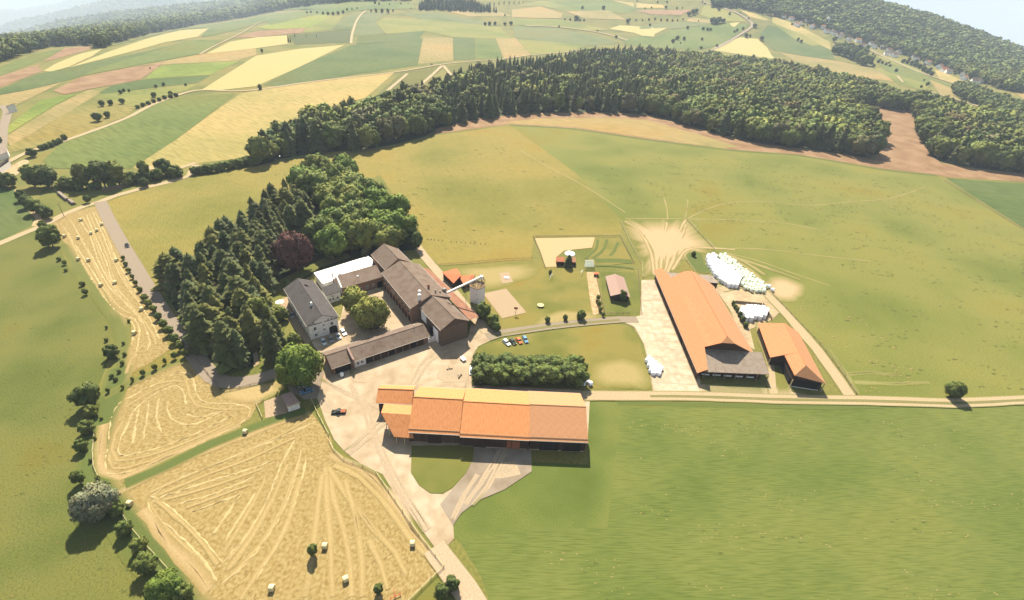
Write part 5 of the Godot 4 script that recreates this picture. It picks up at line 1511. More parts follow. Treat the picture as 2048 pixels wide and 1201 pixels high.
	for k in 8:
		panel(o, "garage_door", "wood_dark" if k % 3 else "opening", d.c[0].lerp(d.c[1], 0.36 + 0.078 * k), d.u, d.n, 2.8, 0.05, 3.1, 0.08)
	b = MB.new(o.position)
	var ve := Vector3(-40.61,6.53,-169.82)
	b.tube([ve - Vector3(0, 0.4, 0), ve + Vector3(0, 1.5, 0)], [0.18, 0.18], 8)
	obj("vent_pipe", b, M.plaster, o)
	panel(o, "end_wall", "plaster", d.c[1] + d.u * 1.4, d.u, d.n, 3.6, 0.0, 2.6, 0.4)

func silo_and_sheds():
	# faceted white tower with a cage of steel bars on top, and the conveyor leading to it
	var o := thing("silo_tower", "white faceted silo tower with a cage of brown steel bars", "silo", Vector3(-17.07,0.00,-204.37))
	var b := MB.new(o.position)
	var hh := 8.6
	var top := []
	for k in 6:
		var a := TAU * (k + 0.35) / 6
		top.append(o.position + Vector3(cos(a) * 4.1, 0, sin(a) * 4.1))
	for k in 6:
		var j := (k + 1) % 6
		b.quad(top[k], top[j], top[j] + Vector3(0, hh, 0), top[k] + Vector3(0, hh, 0), (top[k] + top[j]) * 0.5 - o.position)
	obj("shell", b, M.metal_white, o)
	b = MB.new(o.position)
	for k in 6:
		var j := (k + 1) % 6
		b.bar(top[k] + Vector3(0, hh, 0), top[j] + Vector3(0, hh, 0), 0.3, 0.3)
		b.tri_out(o.position + Vector3(0, hh - 0.7, 0), top[k] + Vector3(0, hh - 0.7, 0), top[j] + Vector3(0, hh - 0.7, 0), Vector3.UP)
	obj("rim", b, M.steel_brown, o)
	for k in 9:
		var a := TAU * k / 9
		var d := Vector3(cos(a), 0, sin(a))
		b = MB.new(o.position)
		b.tube([o.position + d * 2.0 + Vector3(0, hh - 0.6, 0), o.position + d * 3.4 + Vector3(0, hh + 1.4, 0), o.position + d * 3.6 + Vector3(0, hh + 3.0, 0), o.position + d * 2.4 + Vector3(0, hh + 4.4, 0)], [0.13, 0.13, 0.13, 0.1], 6)
		obj("cage_bar", b, M.steel_brown, o)
	o = thing("conveyor", "long pale grain conveyor slanting from the roof to the silo tower", "conveyor", Vector3(-24.43,0.00,-212.69))
	var c0: Vector3 = Vector3(-29.18,13.40,-187.92)
	var c1: Vector3 = Vector3(-15.08,16.00,-199.60)
	b = MB.new(o.position)
	b.bar(c0, c1, 0.75, 0.75)
	obj("tube", b, M.galvanised, o)
	b = MB.new(o.position)
	b.box(c1 + Vector3(0.2, -0.3, 0), Vector3(0.7, 0, 0), Vector3(0, 0.8, 0), Vector3(0, 0, 0.7))
	obj("head", b, M.metal_white, o)
	b = MB.new(o.position)
	b.bar(c1 + Vector3(0.2, -0.9, 0), c1 + Vector3(0.2, -4.6, 0.4), 0.35)
	b.bar(c0.lerp(c1, 0.55), c0.lerp(c1, 0.55) * Vector3(1, 0, 1), 0.18)
	obj("support", b, M.metal, o)

	for k in [[Vector3(-36.96,3.60,-222.36), Vector3(-29.90,3.60,-227.57), Vector3(-26.78,4.40,-219.32), Vector3(-29.70,3.40,-212.68), "low shed with a bright red roof at the concrete lane"], [Vector3(-27.87,3.40,-219.87), Vector3(-20.27,3.20,-223.32), Vector3(-20.83,3.40,-216.33), Vector3(-24.67,3.40,-212.39), "second red roofed shed tucked behind the conveyor"]]:
		var s := thing("shed", k[4], "shed", Vector3((k[0].x + k[2].x) / 2, 0, (k[0].z + k[2].z) / 2))
		b = MB.new(s.position)
		b.slab(k[0], k[1], k[2], k[3], 0.16)
		obj("roof", b, M.tile_red, s)
		b = MB.new(s.position)
		var m: Vector3 = (k[0] + k[1] + k[2] + k[3]) * 0.25
		for i in 4:
			var p: Vector3 = k[i].lerp(m, 0.1)
			var q: Vector3 = k[(i + 1) % 4].lerp(m, 0.1)
			b.quad(Vector3(p.x, 0, p.z), Vector3(q.x, 0, q.z), q - Vector3(0, 0.16, 0), p - Vector3(0, 0.16, 0), (p + q) * 0.5 - m)
		obj("wall", b, M.wood_dark, s)
		for i in 3:
			var p: Vector3 = k[0].lerp(k[3], 0.2 + 0.3 * i)
			b = MB.new(s.position)
			b.box(Vector3(p.x, 1.7, p.z), Vector3(0.1, 0, 0), Vector3(0, 1.7, 0), Vector3(0, 0, 0.1))
			obj("post", b, M.wood_old, s)
	var d := gabled("shed", "small shed with a mauve brown roof on the fenced lawn", "shed", [Vector3(48.71,3.00,-231.24),Vector3(48.95,3.00,-211.70),Vector3(58.57,3.00,-211.82),Vector3(58.33,3.00,-231.36),Vector3(53.52,4.80,-231.30),Vector3(53.76,4.80,-211.76)], "roof_mauve", "wood_dark", 0.5, 0.4)
	panel(d.o, "door", "opening", d.c[1].lerp(d.c[2], 0.5), (d.c[2] - d.c[1]).normalized(), d.u, 2.4, 0.0, 2.4)
	# lean-to shed at the paddock
	var a := [Vector3(-75.92,3.00,-123.06), Vector3(-72.21,3.00,-125.62), Vector3(-77.05,3.40,-130.29), Vector3(-80.06,3.40,-128.45)]
	o = thing("shelter", "small open shelter with a mauve roof beside the paddock", "shelter", Vector3((a[0].x + a[2].x) / 2, 0, (a[0].z + a[2].z) / 2))
	b = MB.new(o.position)
	b.slab(a[0], a[1], a[2], a[3], 0.14)
	obj("roof", b, M.roof_mauve, o)
	b = MB.new(o.position)
	var mm: Vector3 = (a[0] + a[1] + a[2] + a[3]) * 0.25
	for i in 3:
		var p: Vector3 = a[[0, 1, 2, 3][i]].lerp(mm, 0.12)
		var q: Vector3 = a[[1, 2, 3, 0][i]].lerp(mm, 0.12)
		b.quad(Vector3(p.x, 0, p.z), Vector3(q.x, 0, q.z), q - Vector3(0, 0.15, 0), p - Vector3(0, 0.15, 0), (p + q) * 0.5 - mm)
	obj("wall", b, M.plaster, o)
	b = MB.new(o.position)
	b.bar(a[0] + Vector3(0, 0.02, 0), a[1] + Vector3(0, 0.02, 0), 0.2, 0.22)
	obj("fascia", b, M.wood_pale, o)
	# garden sheds and the glasshouse
	for k in [[Vector3(23.06,2.60,-244.21), Vector3(27.53,2.60,-244.86), Vector3(27.74,3.00,-250.03), Vector3(22.93,3.00,-249.31), "brown garden shed beside the dug beds", "red_brown"], [Vector3(31.46,2.40,-245.23), Vector3(33.99,2.40,-245.59), Vector3(34.06,2.80,-251.34), Vector3(32.34,2.80,-251.08), "little brown garden hut right of the conifer", "roof_rust"], [Vector3(43.06,1.60,-234.92), Vector3(45.80,1.60,-235.30), Vector3(45.97,1.80,-237.14), Vector3(43.22,1.80,-236.76), "low reddish hutch beside the glasshouse", "tile_red"]]:
		var s := thing("garden_shed", k[4], "shed", Vector3((k[0].x + k[2].x) / 2, 0, (k[0].z + k[2].z) / 2))
		b = MB.new(s.position)
		b.slab(k[0], k[1], k[2], k[3], 0.12)
		obj("roof", b, M[k[5]], s)
		b = MB.new(s.position)
		var m: Vector3 = (k[0] + k[1] + k[2] + k[3]) * 0.25
		for i in 4:
			var p: Vector3 = k[i].lerp(m, 0.1)
			var q: Vector3 = k[(i + 1) % 4].lerp(m, 0.1)
			b.quad(Vector3(p.x, 0, p.z), Vector3(q.x, 0, q.z), q - Vector3(0, 0.12, 0), p - Vector3(0, 0.12, 0), (p + q) * 0.5 - m)
		obj("wall", b, M.wood_dark, s)
	var g := [Vector3(38.48,0.00,-242.01), Vector3(43.81,0.00,-242.76), Vector3(44.33,0.00,-250.89), Vector3(39.72,0.00,-250.23)]
	o = thing("glasshouse", "small garden glasshouse with a grey frame", "glasshouse", (g[0] + g[2]) * 0.5)
	var r0: Vector3 = (g[0] + g[3]) * 0.5 + Vector3(0, 3.0, 0)
	var r1: Vector3 = (g[1] + g[2]) * 0.5 + Vector3(0, 3.0, 0)
	var h := Vector3(0, 1.9, 0)
	b = MB.new(o.position)
	for k in 7:
		var t := k / 6.0
		b.bar(g[0].lerp(g[1], t), g[0].lerp(g[1], t) + h, 0.1)
		b.bar(g[3].lerp(g[2], t), g[3].lerp(g[2], t) + h, 0.1)
		b.bar(g[0].lerp(g[1], t) + h, r0.lerp(r1, t), 0.1)
		b.bar(g[3].lerp(g[2], t) + h, r0.lerp(r1, t), 0.1)
	b.bar(r0, r1, 0.12)
	b.bar(g[0] + h, g[1] + h, 0.1)
	b.bar(g[3] + h, g[2] + h, 0.1)
	obj("frame", b, M.metal, o)
	var pane := StandardMaterial3D.new()
	pane.albedo_color = Color(0.8, 0.85, 0.85, 0.22)
	pane.transparency = BaseMaterial3D.TRANSPARENCY_ALPHA
	pane.roughness = 0.08
	M["pane"] = pane
	for k in 6:
		for q in [[g[0], g[1], r0, r1], [g[3], g[2], r0, r1]]:
			b = MB.new(o.position)
			var t0 := k / 6.0
			var t1 := (k + 1) / 6.0
			b.quad(q[0].lerp(q[1], t0) + h, q[0].lerp(q[1], t1) + h, q[2].lerp(q[3], t1), q[2].lerp(q[3], t0), Vector3.UP)
			obj("pane", b, pane, o)
	# farmstead at the left edge
	for k in [[Vector3(-351.86,4.00,-316.04), Vector3(-358.95,4.00,-333.96), Vector3(-359.01,6.00,-334.35), Vector3(-354.34,6.00,-319.89), "dark roofed shed at the far left edge", "roof_slate"], [Vector3(-374.63,4.00,-341.97), Vector3(-375.83,4.00,-351.40), Vector3(-381.31,5.50,-357.57), Vector3(-382.99,5.50,-352.06), "grey roofed shed above the left farmstead", "roof_grey"], [Vector3(-473.81,5.00,-461.36), Vector3(-476.40,5.00,-473.23), Vector3(-473.78,7.00,-470.81), Vector3(-472.19,7.00,-460.65), "small dark roofed barn by the far left lane", "roof_slate"]]:
		var s := thing("farm_shed", k[4], "shed", Vector3((k[0].x + k[2].x) / 2, 0, (k[0].z + k[2].z) / 2))
		b = MB.new(s.position)
		b.slab(k[0], k[1], k[2], k[3], 0.2)
		obj("roof", b, M[k[5]], s)
		b = MB.new(s.position)
		var m: Vector3 = (k[0] + k[1] + k[2] + k[3]) * 0.25
		for i in 4:
			var p: Vector3 = k[i].lerp(m, 0.06)
			var q: Vector3 = k[(i + 1) % 4].lerp(m, 0.06)
			b.quad(Vector3(p.x, 0, p.z), Vector3(q.x, 0, q.z), q - Vector3(0, 0.2, 0), p - Vector3(0, 0.2, 0), (p + q) * 0.5 - m)
		obj("wall", b, M.plaster, s)
	sheet("yard", P([-363.9,-315.1,-356.4,-321.8,-362.3,-342.5,-363.1,-350.5,-355.3,-344,-344.8,-324.3,-339.3,-310.3,-347.3,-297.3]), "dirt", 4, 0, "bare yard of the left farmstead")
	for k in [[Vector3(-270.73,0.00,-301.39), Vector3(-261.84,0.00,-315.22), 2.0, "long covered log pile below the trees at the lane"], [Vector3(-293.18,0.00,-293.53), Vector3(-280.30,0.00,-284.05), 1.6, "dark covered woodpile on the grass corner"], [Vector3(-278.65,0.00,-283.54), Vector3(-272.34,0.00,-279.01), 1.5, "short dark woodpile near the track junction"]]:
		var s := thing("log_pile", k[3], "log pile", (k[0] + k[1]) * 0.5)
		var dd: Vector3 = (k[1] - k[0])
		var sd: Vector3 = dd.cross(Vector3.UP).normalized()
		b = MB.new(s.position)
		for r in 3:
			for i in 4 - r:
				var y: float = 0.32 + r * k[2] * 0.28
				b.tube([k[0] + sd * (i - 1.5 + r * 0.5) * 0.62 + Vector3(0, y, 0), k[1] + sd * (i - 1.5 + r * 0.5) * 0.62 + Vector3(0, y, 0)], [0.33, 0.33], 7)
		obj("logs", b, M.wood_old, s)
		b = MB.new(s.position)
		b.bar(k[0] + Vector3(0, k[2] * 0.98 + 0.1, 0), k[1] + Vector3(0, k[2] * 0.98 + 0.1, 0), 1.6, 0.08)
		obj("cover", b, M.roof_grey, s)

func bales():
	# wrapped bales stacked behind the long barn, each one its own
	var up := make_bale("film_white", 1.0, 2.6, true)
	var lie := make_bale("film_green", 0.95, 1.5)
	var n := 0
	for p in scatter(P([112.1,-266.3,119,-270.5,118.5,-262.9,123,-255.1,125.4,-243.1,121.5,-234.1,114.8,-232.7,112.3,-239.1,110.6,-248.2]), 2.0, 0.05):
		var o := obj("wrapped_bale", up, M.film_white)
		o.position = Vector3(p.x, 0, p.y)
		tag(o, "bright white wrapped bale standing on end in the tight block behind the long barn", "bale", "white bales in the tight block")
		n += 1
	for p in scatter(P([120.5,-269.4,125.9,-271.5,127.8,-265.5,133,-248,137.7,-234.7,134.1,-229.7,126.2,-229.1,122.5,-233.7,126.3,-243.2,124.2,-255.3,119.6,-263.6]), 2.05, 0.16):
		var o := obj("wrapped_bale", lie, M.film_green)
		o.position = Vector3(p.x, rng.randf_range(0.0, 0.5), p.y)
		o.rotation.y = 0.3 + rng.randf_range(-0.5, 0.5)
		tag(o, "pale green wrapped bale in the loose rows along the pasture side of the white block", "bale", "pale green bales in loose rows")
		n += 1
	for p in scatter(P([113.6,-211.9,120.4,-214.6,127.6,-213.7,126.6,-207.8,122.8,-204.3,113.1,-201.1,113,-206.6]), 2.0, 0.1):
		var o := obj("wrapped_bale", up, M.film_white)
		o.position = Vector3(p.x, 0, p.y)
		tag(o, "white wrapped bale in the small stack between the two orange barns", "bale", "white bales between the orange barns")
		n += 1
	for p in scatter(P([58,-166.3,60,-167.2,63.7,-162.4,63.8,-158,60.3,-155.8,58.5,-159.3]), 1.9, 0.1):
		var o := obj("wrapped_bale", lie, M.film_white)
		o.position = Vector3(p.x, 0.05, p.y)
		o.rotation.y = 1.2 + rng.randf_range(-0.3, 0.3)
		tag(o, "white wrapped bale in the heap at the edge of the concrete apron", "bale", "white bales on the apron")
		n += 1
	for k in [[Vector3(30.25,0.00,-150.03), "white wrapped bale nearest the hedge block, at the back"], [Vector3(31.88,0.00,-150.49), "white wrapped bale at the back right of the four by the hedge"], [Vector3(30.30,0.00,-148.30), "white wrapped bale in front, touching the hedge block"], [Vector3(33.10,0.00,-148.58), "white wrapped bale furthest out on the lawn by the hedge"], [Vector3(138.31,0.00,-236.33), "single white bale at the tip of the bale rows"], [Vector3(138.81,0.00,-232.80), "last white bale beside the sunlit bare patch"]]:
		var o := obj("wrapped_bale", lie, M.film_white)
		o.position = k[0]
		o.rotation.y = rng.randf() * 0.6
		tag(o, k[1], "bale")
	print("wrapped bales: ", n)
	var net := make_bale("net_pale", 0.85, 1.35)
	for p in [Vector3(-252.36,0.00,-258.47), Vector3(-237.44,0.00,-254.72), Vector3(-234.72,0.00,-247.13), Vector3(-235.14,0.00,-243.18), Vector3(-237.46,0.00,-237.15), Vector3(-245.55,0.00,-237.73), Vector3(-220.55,0.00,-215.10), Vector3(-215.26,0.00,-214.81), Vector3(-202.37,0.00,-216.69), Vector3(-193.32,0.00,-193.43), Vector3(-188.76,0.00,-196.32), Vector3(-163.37,0.00,-177.01), Vector3(-155.21,0.00,-160.27)]:
		var o := obj("round_bale", net, M.net_pale)
		o.position = p
		o.rotation.y = rng.randf() * 1.5 - 0.3
		tag(o, "pale round bale lying in the long hay field beside the asphalt road", "bale", "round bales in the long hay field")
	for k in [[Vector3(-86.08,0.00,-113.00), "round bale on the bank between two hay fields"], [Vector3(-105.37,0.00,-84.27), "round bale at the left corner of the big hay field"], [Vector3(-46.24,0.00,-75.84), "round bale beside the staked sapling in the big hay field"], [Vector3(-22.78,0.00,-78.27), "round bale near the fence on the right of the big hay field"], [Vector3(-37.85,0.00,-67.53), "round bale in the lower middle of the big hay field"], [Vector3(-55.55,0.00,-64.06), "round bale at the bottom of the big hay field"]]:
		var o := obj("round_bale", net, M.net_pale)
		o.position = k[0]
		o.rotation.y = rng.randf() * 0.8 - 0.2
		tag(o, k[1], "bale")

func windrows():
	var nth := ["first", "second", "third", "fourth", "fifth", "sixth", "short upper", "short lower"]
	var k := -1
	for q in [P([-248.5,-243.6,-220.2,-215.7,-196.8,-194.3,-179.1,-179.4,-168.4,-172.1,-161.9,-169.9,-154.3,-161.8,-145.7,-146.4]), P([-252.9,-252.8,-224.3,-226.1,-198.2,-201.1,-182.4,-187.4,-170,-178.6,-159.1,-170.2,-147.3,-157.4,-143.7,-150.6]), P([-254.4,-259.5,-233.1,-239.7,-212.2,-216.9,-187.8,-193.3,-171.9,-180.4,-155.7,-167]), P([-255.6,-266.6,-233.2,-242.8,-206.5,-215,-189,-195.4,-173.7,-183.4]), P([-254.6,-270.5,-229,-243.5,-209.9,-222.6,-187.9,-200.2,-166.7,-181,-152.3,-167.4,-143.5,-157.9]), P([-244.5,-261.2,-224.7,-241,-208.1,-222.9,-192.2,-206.8,-174.9,-190.5]), P([-234.2,-230.4,-205.9,-204.9,-185.6,-187,-172.9,-177]), P([-152.1,-153.6,-157.4,-163.2,-161.9,-168,-165.5,-169.5])]:
		k += 1
		windrow(q, "hay", nth[k] + " raked hay row from the left in the long field by the road", "hay rows by the road", 0.7, 0.17)
	k = -1
	for q in [P([-126.1,-104.1,-121.8,-97.1,-118.4,-94,-114,-94.8,-108.7,-98.4,-98.1,-107.2,-90.8,-115.5,-88.8,-120,-89.6,-123.5,-93,-125.1,-98.6,-125.6,-104.6,-125,-109,-126.6,-113.5,-131.3,-117.6,-136.8,-122.1,-139.7,-126,-138.2,-129.8,-131,-134.6,-123.3,-133.5,-116.5,-126.1,-104.1]), P([-126.5,-114.8,-124,-106.8,-121.2,-102,-119,-100.8,-115.6,-101.7,-108.6,-105.7,-101,-112.3,-94.4,-119.7]), P([-126.5,-114.8,-127.9,-119.4,-126.7,-126.1,-122.9,-131.7,-119.8,-132,-115.9,-128.4,-112.1,-123.3]), P([-119.8,-125.5,-117.3,-120.8,-112.8,-116.6,-107.5,-114.8,-103.3,-116.3,-99,-121.2,-96,-124.4]), P([-127.3,-121.1,-122.1,-110.8,-119.1,-105.6]), P([-125.6,-123.7,-119.6,-112.6,-116.9,-107.4]), P([-123.5,-125.9,-118.4,-116.5,-112.5,-110.4]), P([-110,-119.6,-104.4,-118.3,-99.5,-122.1])]:
		k += 1
		windrow(q, "hay", ["outermost raked hay row, circling the whole middle field", "hay row bending along the left of the middle field", "hay row along the upper edge inside the middle field", "hay row looping in the centre of the middle field", "leftmost of three short upright hay rows in the middle field", "middle one of three short upright hay rows", "rightmost of three short upright hay rows in the middle field", "short hay row inside the loop of the middle field"][k], "hay rows of the middle field", 0.66, 0.17)
	k = -1
	for q in [P([-101.8,-86.7,-100.4,-89,-98.7,-92.6,-90.4,-99,-78.9,-108.1,-69.1,-116.5,-64.8,-120.6]), P([-99,-86.1,-97.6,-88,-95.1,-89.2,-87.6,-93.9,-80.1,-97.8,-73,-102.2]), P([-92.3,-85.8,-83.9,-89.8,-74.9,-96.7]), P([-86.9,-83.5,-81.1,-87.3,-76.5,-89.9]), P([-101.7,-87.5,-97.6,-86,-89.4,-81.7,-80.7,-76.3,-74.2,-71.9,-71.3,-69.9]), P([-101.3,-85.6,-97.2,-81.9,-88.1,-77.1,-77.6,-70.8,-70.1,-65.1]), P([-71.1,-69.8,-68.8,-77.2,-67.9,-87.4,-69.2,-101.5,-68.9,-111.7]), P([-77.7,-77.1,-77,-85,-76.3,-90.1]), P([-73.6,-75.7,-72.8,-85.4,-72.4,-91.4]), P([-68.9,-64.4,-65.1,-70.1,-62.5,-80.2,-62.5,-92.9,-65.4,-107.9]), P([-60.6,-66.2,-59.1,-77.2,-59.7,-89.7,-62.3,-104.1])]:
		k += 1
		windrow(q, "hay", ["topmost raked hay row of the big field, along its bank", "second hay row below the bank of the big field", "third hay row below the bank of the big field", "short innermost hay row under the three upper ones", "inner hay row down the left side of the big field", "outer hay row down the left side of the big field", "hay row rising from the lower vertex, middle of the right side", "innermost short hay row on the chevron's right side", "second hay row inward on the chevron's right side", "outer hay row rising from the lower vertex", "last hay row right of the chevron"][k], "hay rows of the big field", 0.68, 0.17)
	for q in [P([-54.4,-101.8,-48.7,-90.6,-42.1,-79.9,-38.1,-71.7,-35.3,-63.6]), P([-54.4,-101.8,-44.1,-90.9,-35.1,-82.7,-27.1,-75.9,-22.8,-70.1]), P([-52.8,-102.6,-43.4,-98.8,-31.5,-88.3,-22.1,-78.5,-17.5,-74.5]), P([-55.4,-101.8,-50.1,-88.8,-44.4,-75.4,-40,-63.3]), P([-55.2,-98.9,-51.6,-83.8,-48.5,-72.3,-46.7,-62.8]), P([-47.7,-97.7,-40.4,-84.7,-35.6,-73.2,-32.4,-63.8]), P([-34.8,-79,-30.2,-72.3,-26.7,-66]), P([-61.3,-96.6,-59,-80.2,-60.8,-68.8,-62.3,-61.2]), P([-66.5,-89.2,-67.1,-76.6,-69,-68.2])]:
		strip("hay_track", q, 0.9, "hay_thin", 4, "thin pale streak of hay in the big field", 0.8, 4.0, 0.5)
	for q in [P([-259,-258.8,-227.4,-228.5,-195.1,-196.8,-175.5,-179.1,-166,-174]), P([-255.5,-263.7,-234.2,-242.7,-210.3,-217.1,-185.7,-191.3,-173.9,-181.7]), P([-255,-268.2,-231.2,-243.2,-207.3,-217.6,-187.7,-195.5,-169.9,-179.8,-154.9,-167]), P([-253.8,-271.4,-229.9,-246.6,-209.7,-223.8,-186.8,-200.3,-161,-175.7]), P([-254.8,-249.1,-230.2,-225.2,-205.3,-202.6,-185.4,-184.4]), P([-158.3,-170.3,-148.5,-161.4,-142.7,-154.6]), P([-147.8,-154.1,-146.2,-144.8,-142.8,-137]), P([-129.6,-110.6,-123.5,-100.8,-119.1,-95.8,-115,-96.2,-109.6,-99.6,-99.1,-109,-91.8,-116.7]), P([-128.4,-114.7,-126.9,-108.2,-123.7,-102.7,-119.3,-98.8,-115.4,-99.5,-107.4,-103.8,-99.8,-110.2,-93,-117.1]), P([-129.6,-132.3,-124.1,-135.1,-119,-135,-114.1,-128.6,-108.8,-123.6,-101.6,-122.8,-93,-123.2]), P([-131.9,-120.6,-128.2,-128.5,-123.6,-134]), P([-102.6,-88.8,-94.7,-95.6,-84.9,-103.7,-74.5,-113,-67.4,-121.8]), P([-99.5,-88.2,-89,-96.5,-79.8,-103,-69.3,-112.6]), P([-96.8,-86.7,-85.3,-92.5,-74.4,-99.6]), P([-89.5,-84.7,-82.1,-89.3,-75.3,-93.6]), P([-99.1,-86.2,-86.6,-79.3,-78,-73.8,-72.1,-69.3]), P([-100.2,-84.5,-91.8,-78.6,-81.9,-72.7,-72.2,-65.7]), P([-70.3,-70.8,-67.8,-79.5,-66.5,-89.2,-67.4,-101.7]), P([-72.3,-72.7,-71.7,-79.2,-71.4,-87.1,-71.7,-95.7]), P([-67.4,-66.4,-63.8,-75.4,-62.7,-86.2,-63.9,-100.1])]:
		strip("hay_track", q, 0.5, "hay_thin", 3.8, "thin pale stubble line between the hay rows", 0.5, 4.0, 0.4)
	for q in [P([-133.7,-112.4,-127.3,-102.4,-120.8,-94.4,-114,-92.6,-105.5,-100.8,-89.6,-116.5]), P([-111.8,-87.2,-106.3,-94.7,-92.8,-106.5,-71.4,-122.4]), P([-55.5,-106.7,-40.5,-99.8,-28.5,-88,-16.1,-74]), P([-101,-83.2,-87.4,-73.7,-70.7,-63])]:
		strip("hay_track", q, 0.9, "dirt_thin", 3.5, "bare mown edge of the hay field", 1.6, 5.0)

func park():
	var firs := scatter(P([-163.2,-196.6,-131.5,-162,-109.6,-143.4,-99.9,-146.2,-103.5,-159.1,-108.7,-176.3,-114.9,-196.2,-122.4,-216.6,-127.4,-237.9,-126.5,-254.7,-124.2,-272.9,-134.1,-295.8,-148.8,-305.8,-151.7,-284.7,-154.4,-258.9,-154.5,-233.8,-161,-219,-162.5,-207.5]), 7.2, 0.4)
	for p in firs:
		var k := rng.randi() % 3
		var m: String = ["spruce", "spruce_deep", "spruce", "spruce_olive", "spruce_blue"][rng.randi() % 5]
		var where := "in the middle of the dense park stand"
		if p.x + p.y * 0.35 < -205.0:
			where = "on the meadow and road side of the park stand"
		elif p.y > -165.0:
			where = "at the near end of the park stand by the road bend"
		elif p.x > -140.0:
			where = "on the farmhouse side of the park stand"
		plant("conifer_tree", ["fir_a", "fir_b", "fir_c"][k], m, Vector3(p.x, 0, p.y), rng.randf_range(14.5, 21.5), rng.randf_range(1.45, 2.0), "tall dark conifer " + where, "tree", "conifers " + where)
	var leafy := scatter(P([-146.2,-315.2,-149.7,-343.7,-148.5,-365.9,-128.3,-362.2,-106.6,-332.1,-87.8,-299.9,-71.8,-279.4,-57.9,-256.4,-60.1,-246.2,-78.1,-243.5,-91.7,-235.7,-101.4,-228.6,-108.2,-243.8,-112,-262.3,-124.7,-289.4]), 12.5, 0.3)
	for p in leafy:
		plant("broadleaf_tree", ["oak_a", "oak_b", "oak_c"][rng.randi() % 3], ["leaf_mid", "leaf_light", "leaf_light", "leaf_mid", "leaf_fresh"][rng.randi() % 5], Vector3(p.x, 0, p.y), rng.randf_range(16, 22), rng.randf_range(1.0, 1.3), "tall leafy tree in the park " + ("beside the white hall" if p.y > -245.0 else "at its far end toward the forest"), "tree", "leafy trees in the park, " + ("near" if p.y > -245.0 else "far"))
	plant("copper_beech", "big", "leaf_copper", Vector3(-111.65,0.00,-219.70), 21.5, 0.92, "dark purple leaved beech among the park conifers")
	plant("broadleaf_tree", "oak_c", "leaf_brown", Vector3(-92.71,0.00,-243.10), 17, 0.9, "bronze tinged tree at the park edge above the white hall")
	plant("broadleaf_tree", "big", "leaf_fresh", Vector3(-76.73,0.00,-137.69), 17.5, 1.0, "broad bright green tree over the parked cars")
	plant("conifer_tree", "fir_c", "spruce_deep", Vector3(-92.51,0.00,-150.01), 21, 1.1, "single dark conifer beside the broad green tree")
	plant("conifer_tree", "fir_a", "spruce", Vector3(-93.27,0.00,-156.90), 17, 1.2, "shorter conifer right behind the single dark one")
	plant("broadleaf_tree", "tall_a", "leaf_light", Vector3(-106.86,0.00,-170.92), 17, 1.0, "light green tree at the garden path")
	plant("broadleaf_tree", "oak_b", "leaf_light", Vector3(-113.40,0.00,-178.85), 14, 0.9, "small leafy tree between conifers and garden")
	plant("broadleaf_tree", "oak_c", "leaf_dark", Vector3(-56.39,0.00,-251.64), 12, 1.0, "dark round tree at the corner of the concrete lane")
	plant("broadleaf_tree", "oak_a", "leaf_gold", Vector3(-70.74,0.00,-185.68), 14.5, 1.0, "yellow green tree in the courtyard, behind the other")
	plant("broadleaf_tree", "big", "leaf_gold", Vector3(-60.35,0.00,-175.31), 16, 1.0, "large yellow green tree in the courtyard by the garage wing")
	for k in [[Vector3(-64.93,0.00,-175.89), 5.0, "leaf_gold", "low bush under the courtyard trees, on the left"], [Vector3(-82.26,0.00,-240.53), 5.0, "leaf_willow", "pale bush beside the white flat roof"], [Vector3(-100.67,0.00,-177.30), 6.5, "leaf_light", "bush at the terrace of the farmhouse"], [Vector3(-88.66,0.00,-160.73), 6.0, "leaf_light", "light green bush below the farmhouse corner"], [Vector3(-109.64,0.00,-203.71), 4.0, "leaf_dark", "small bush on the garden lawn"]]:
		plant("bush", "bush_a", k[2], k[0], k[1], 1.0, k[3], "bush")
	# the hedge block by the big barn
	for k in 9:
		var p: Vector3 = Vector3(-9.71,0.00,-144.51).lerp(Vector3(27.49,0.00,-147.73), k / 8.0)
		var nth: String = ["leftmost", "second", "third", "fourth", "middle", "sixth", "seventh", "eighth", "rightmost"][k]
		for j in 2:
			plant("hedge_tree", "oak_b", ["leaf_mid", "leaf_dark", "leaf_mid"][rng.randi() % 3], p + Vector3(rng.randf_range(-1, 1), 0, -2.0 - j * 5.5), rng.randf_range(7.8, 9.4), 1.55, nth + " bushy tree from the left in the " + ["front", "back"][j] + " row of the block hedge", "tree", "trees of the block hedge")
	for k in [[Vector3(-13.04,0.00,-189.11), 9.0, 1.1, "leaf_mid", "tree at the foot of the silo tower"], [Vector3(-8.02,0.00,-183.78), 7.0, 1.1, "leaf_light", "lighter tree beside the silo, next to the lane"], [Vector3(-5.97,0.00,-180.21), 5.0, 1.1, "leaf_mid", "small tree at the lane below the silo"], [Vector3(55.20,0.00,-212.73), 6.5, 1.0, "leaf_dark", "round tree at the corner of the small mauve roofed shed"]]:
		plant("broadleaf_tree", "oak_b", k[3], k[0], k[1], k[2], k[4])
	plant("conifer_tree", "fir_c", "spruce_deep", Vector3(29.74,0.00,-244.16), 8.0, 1.5, "dark conifer between the garden sheds")

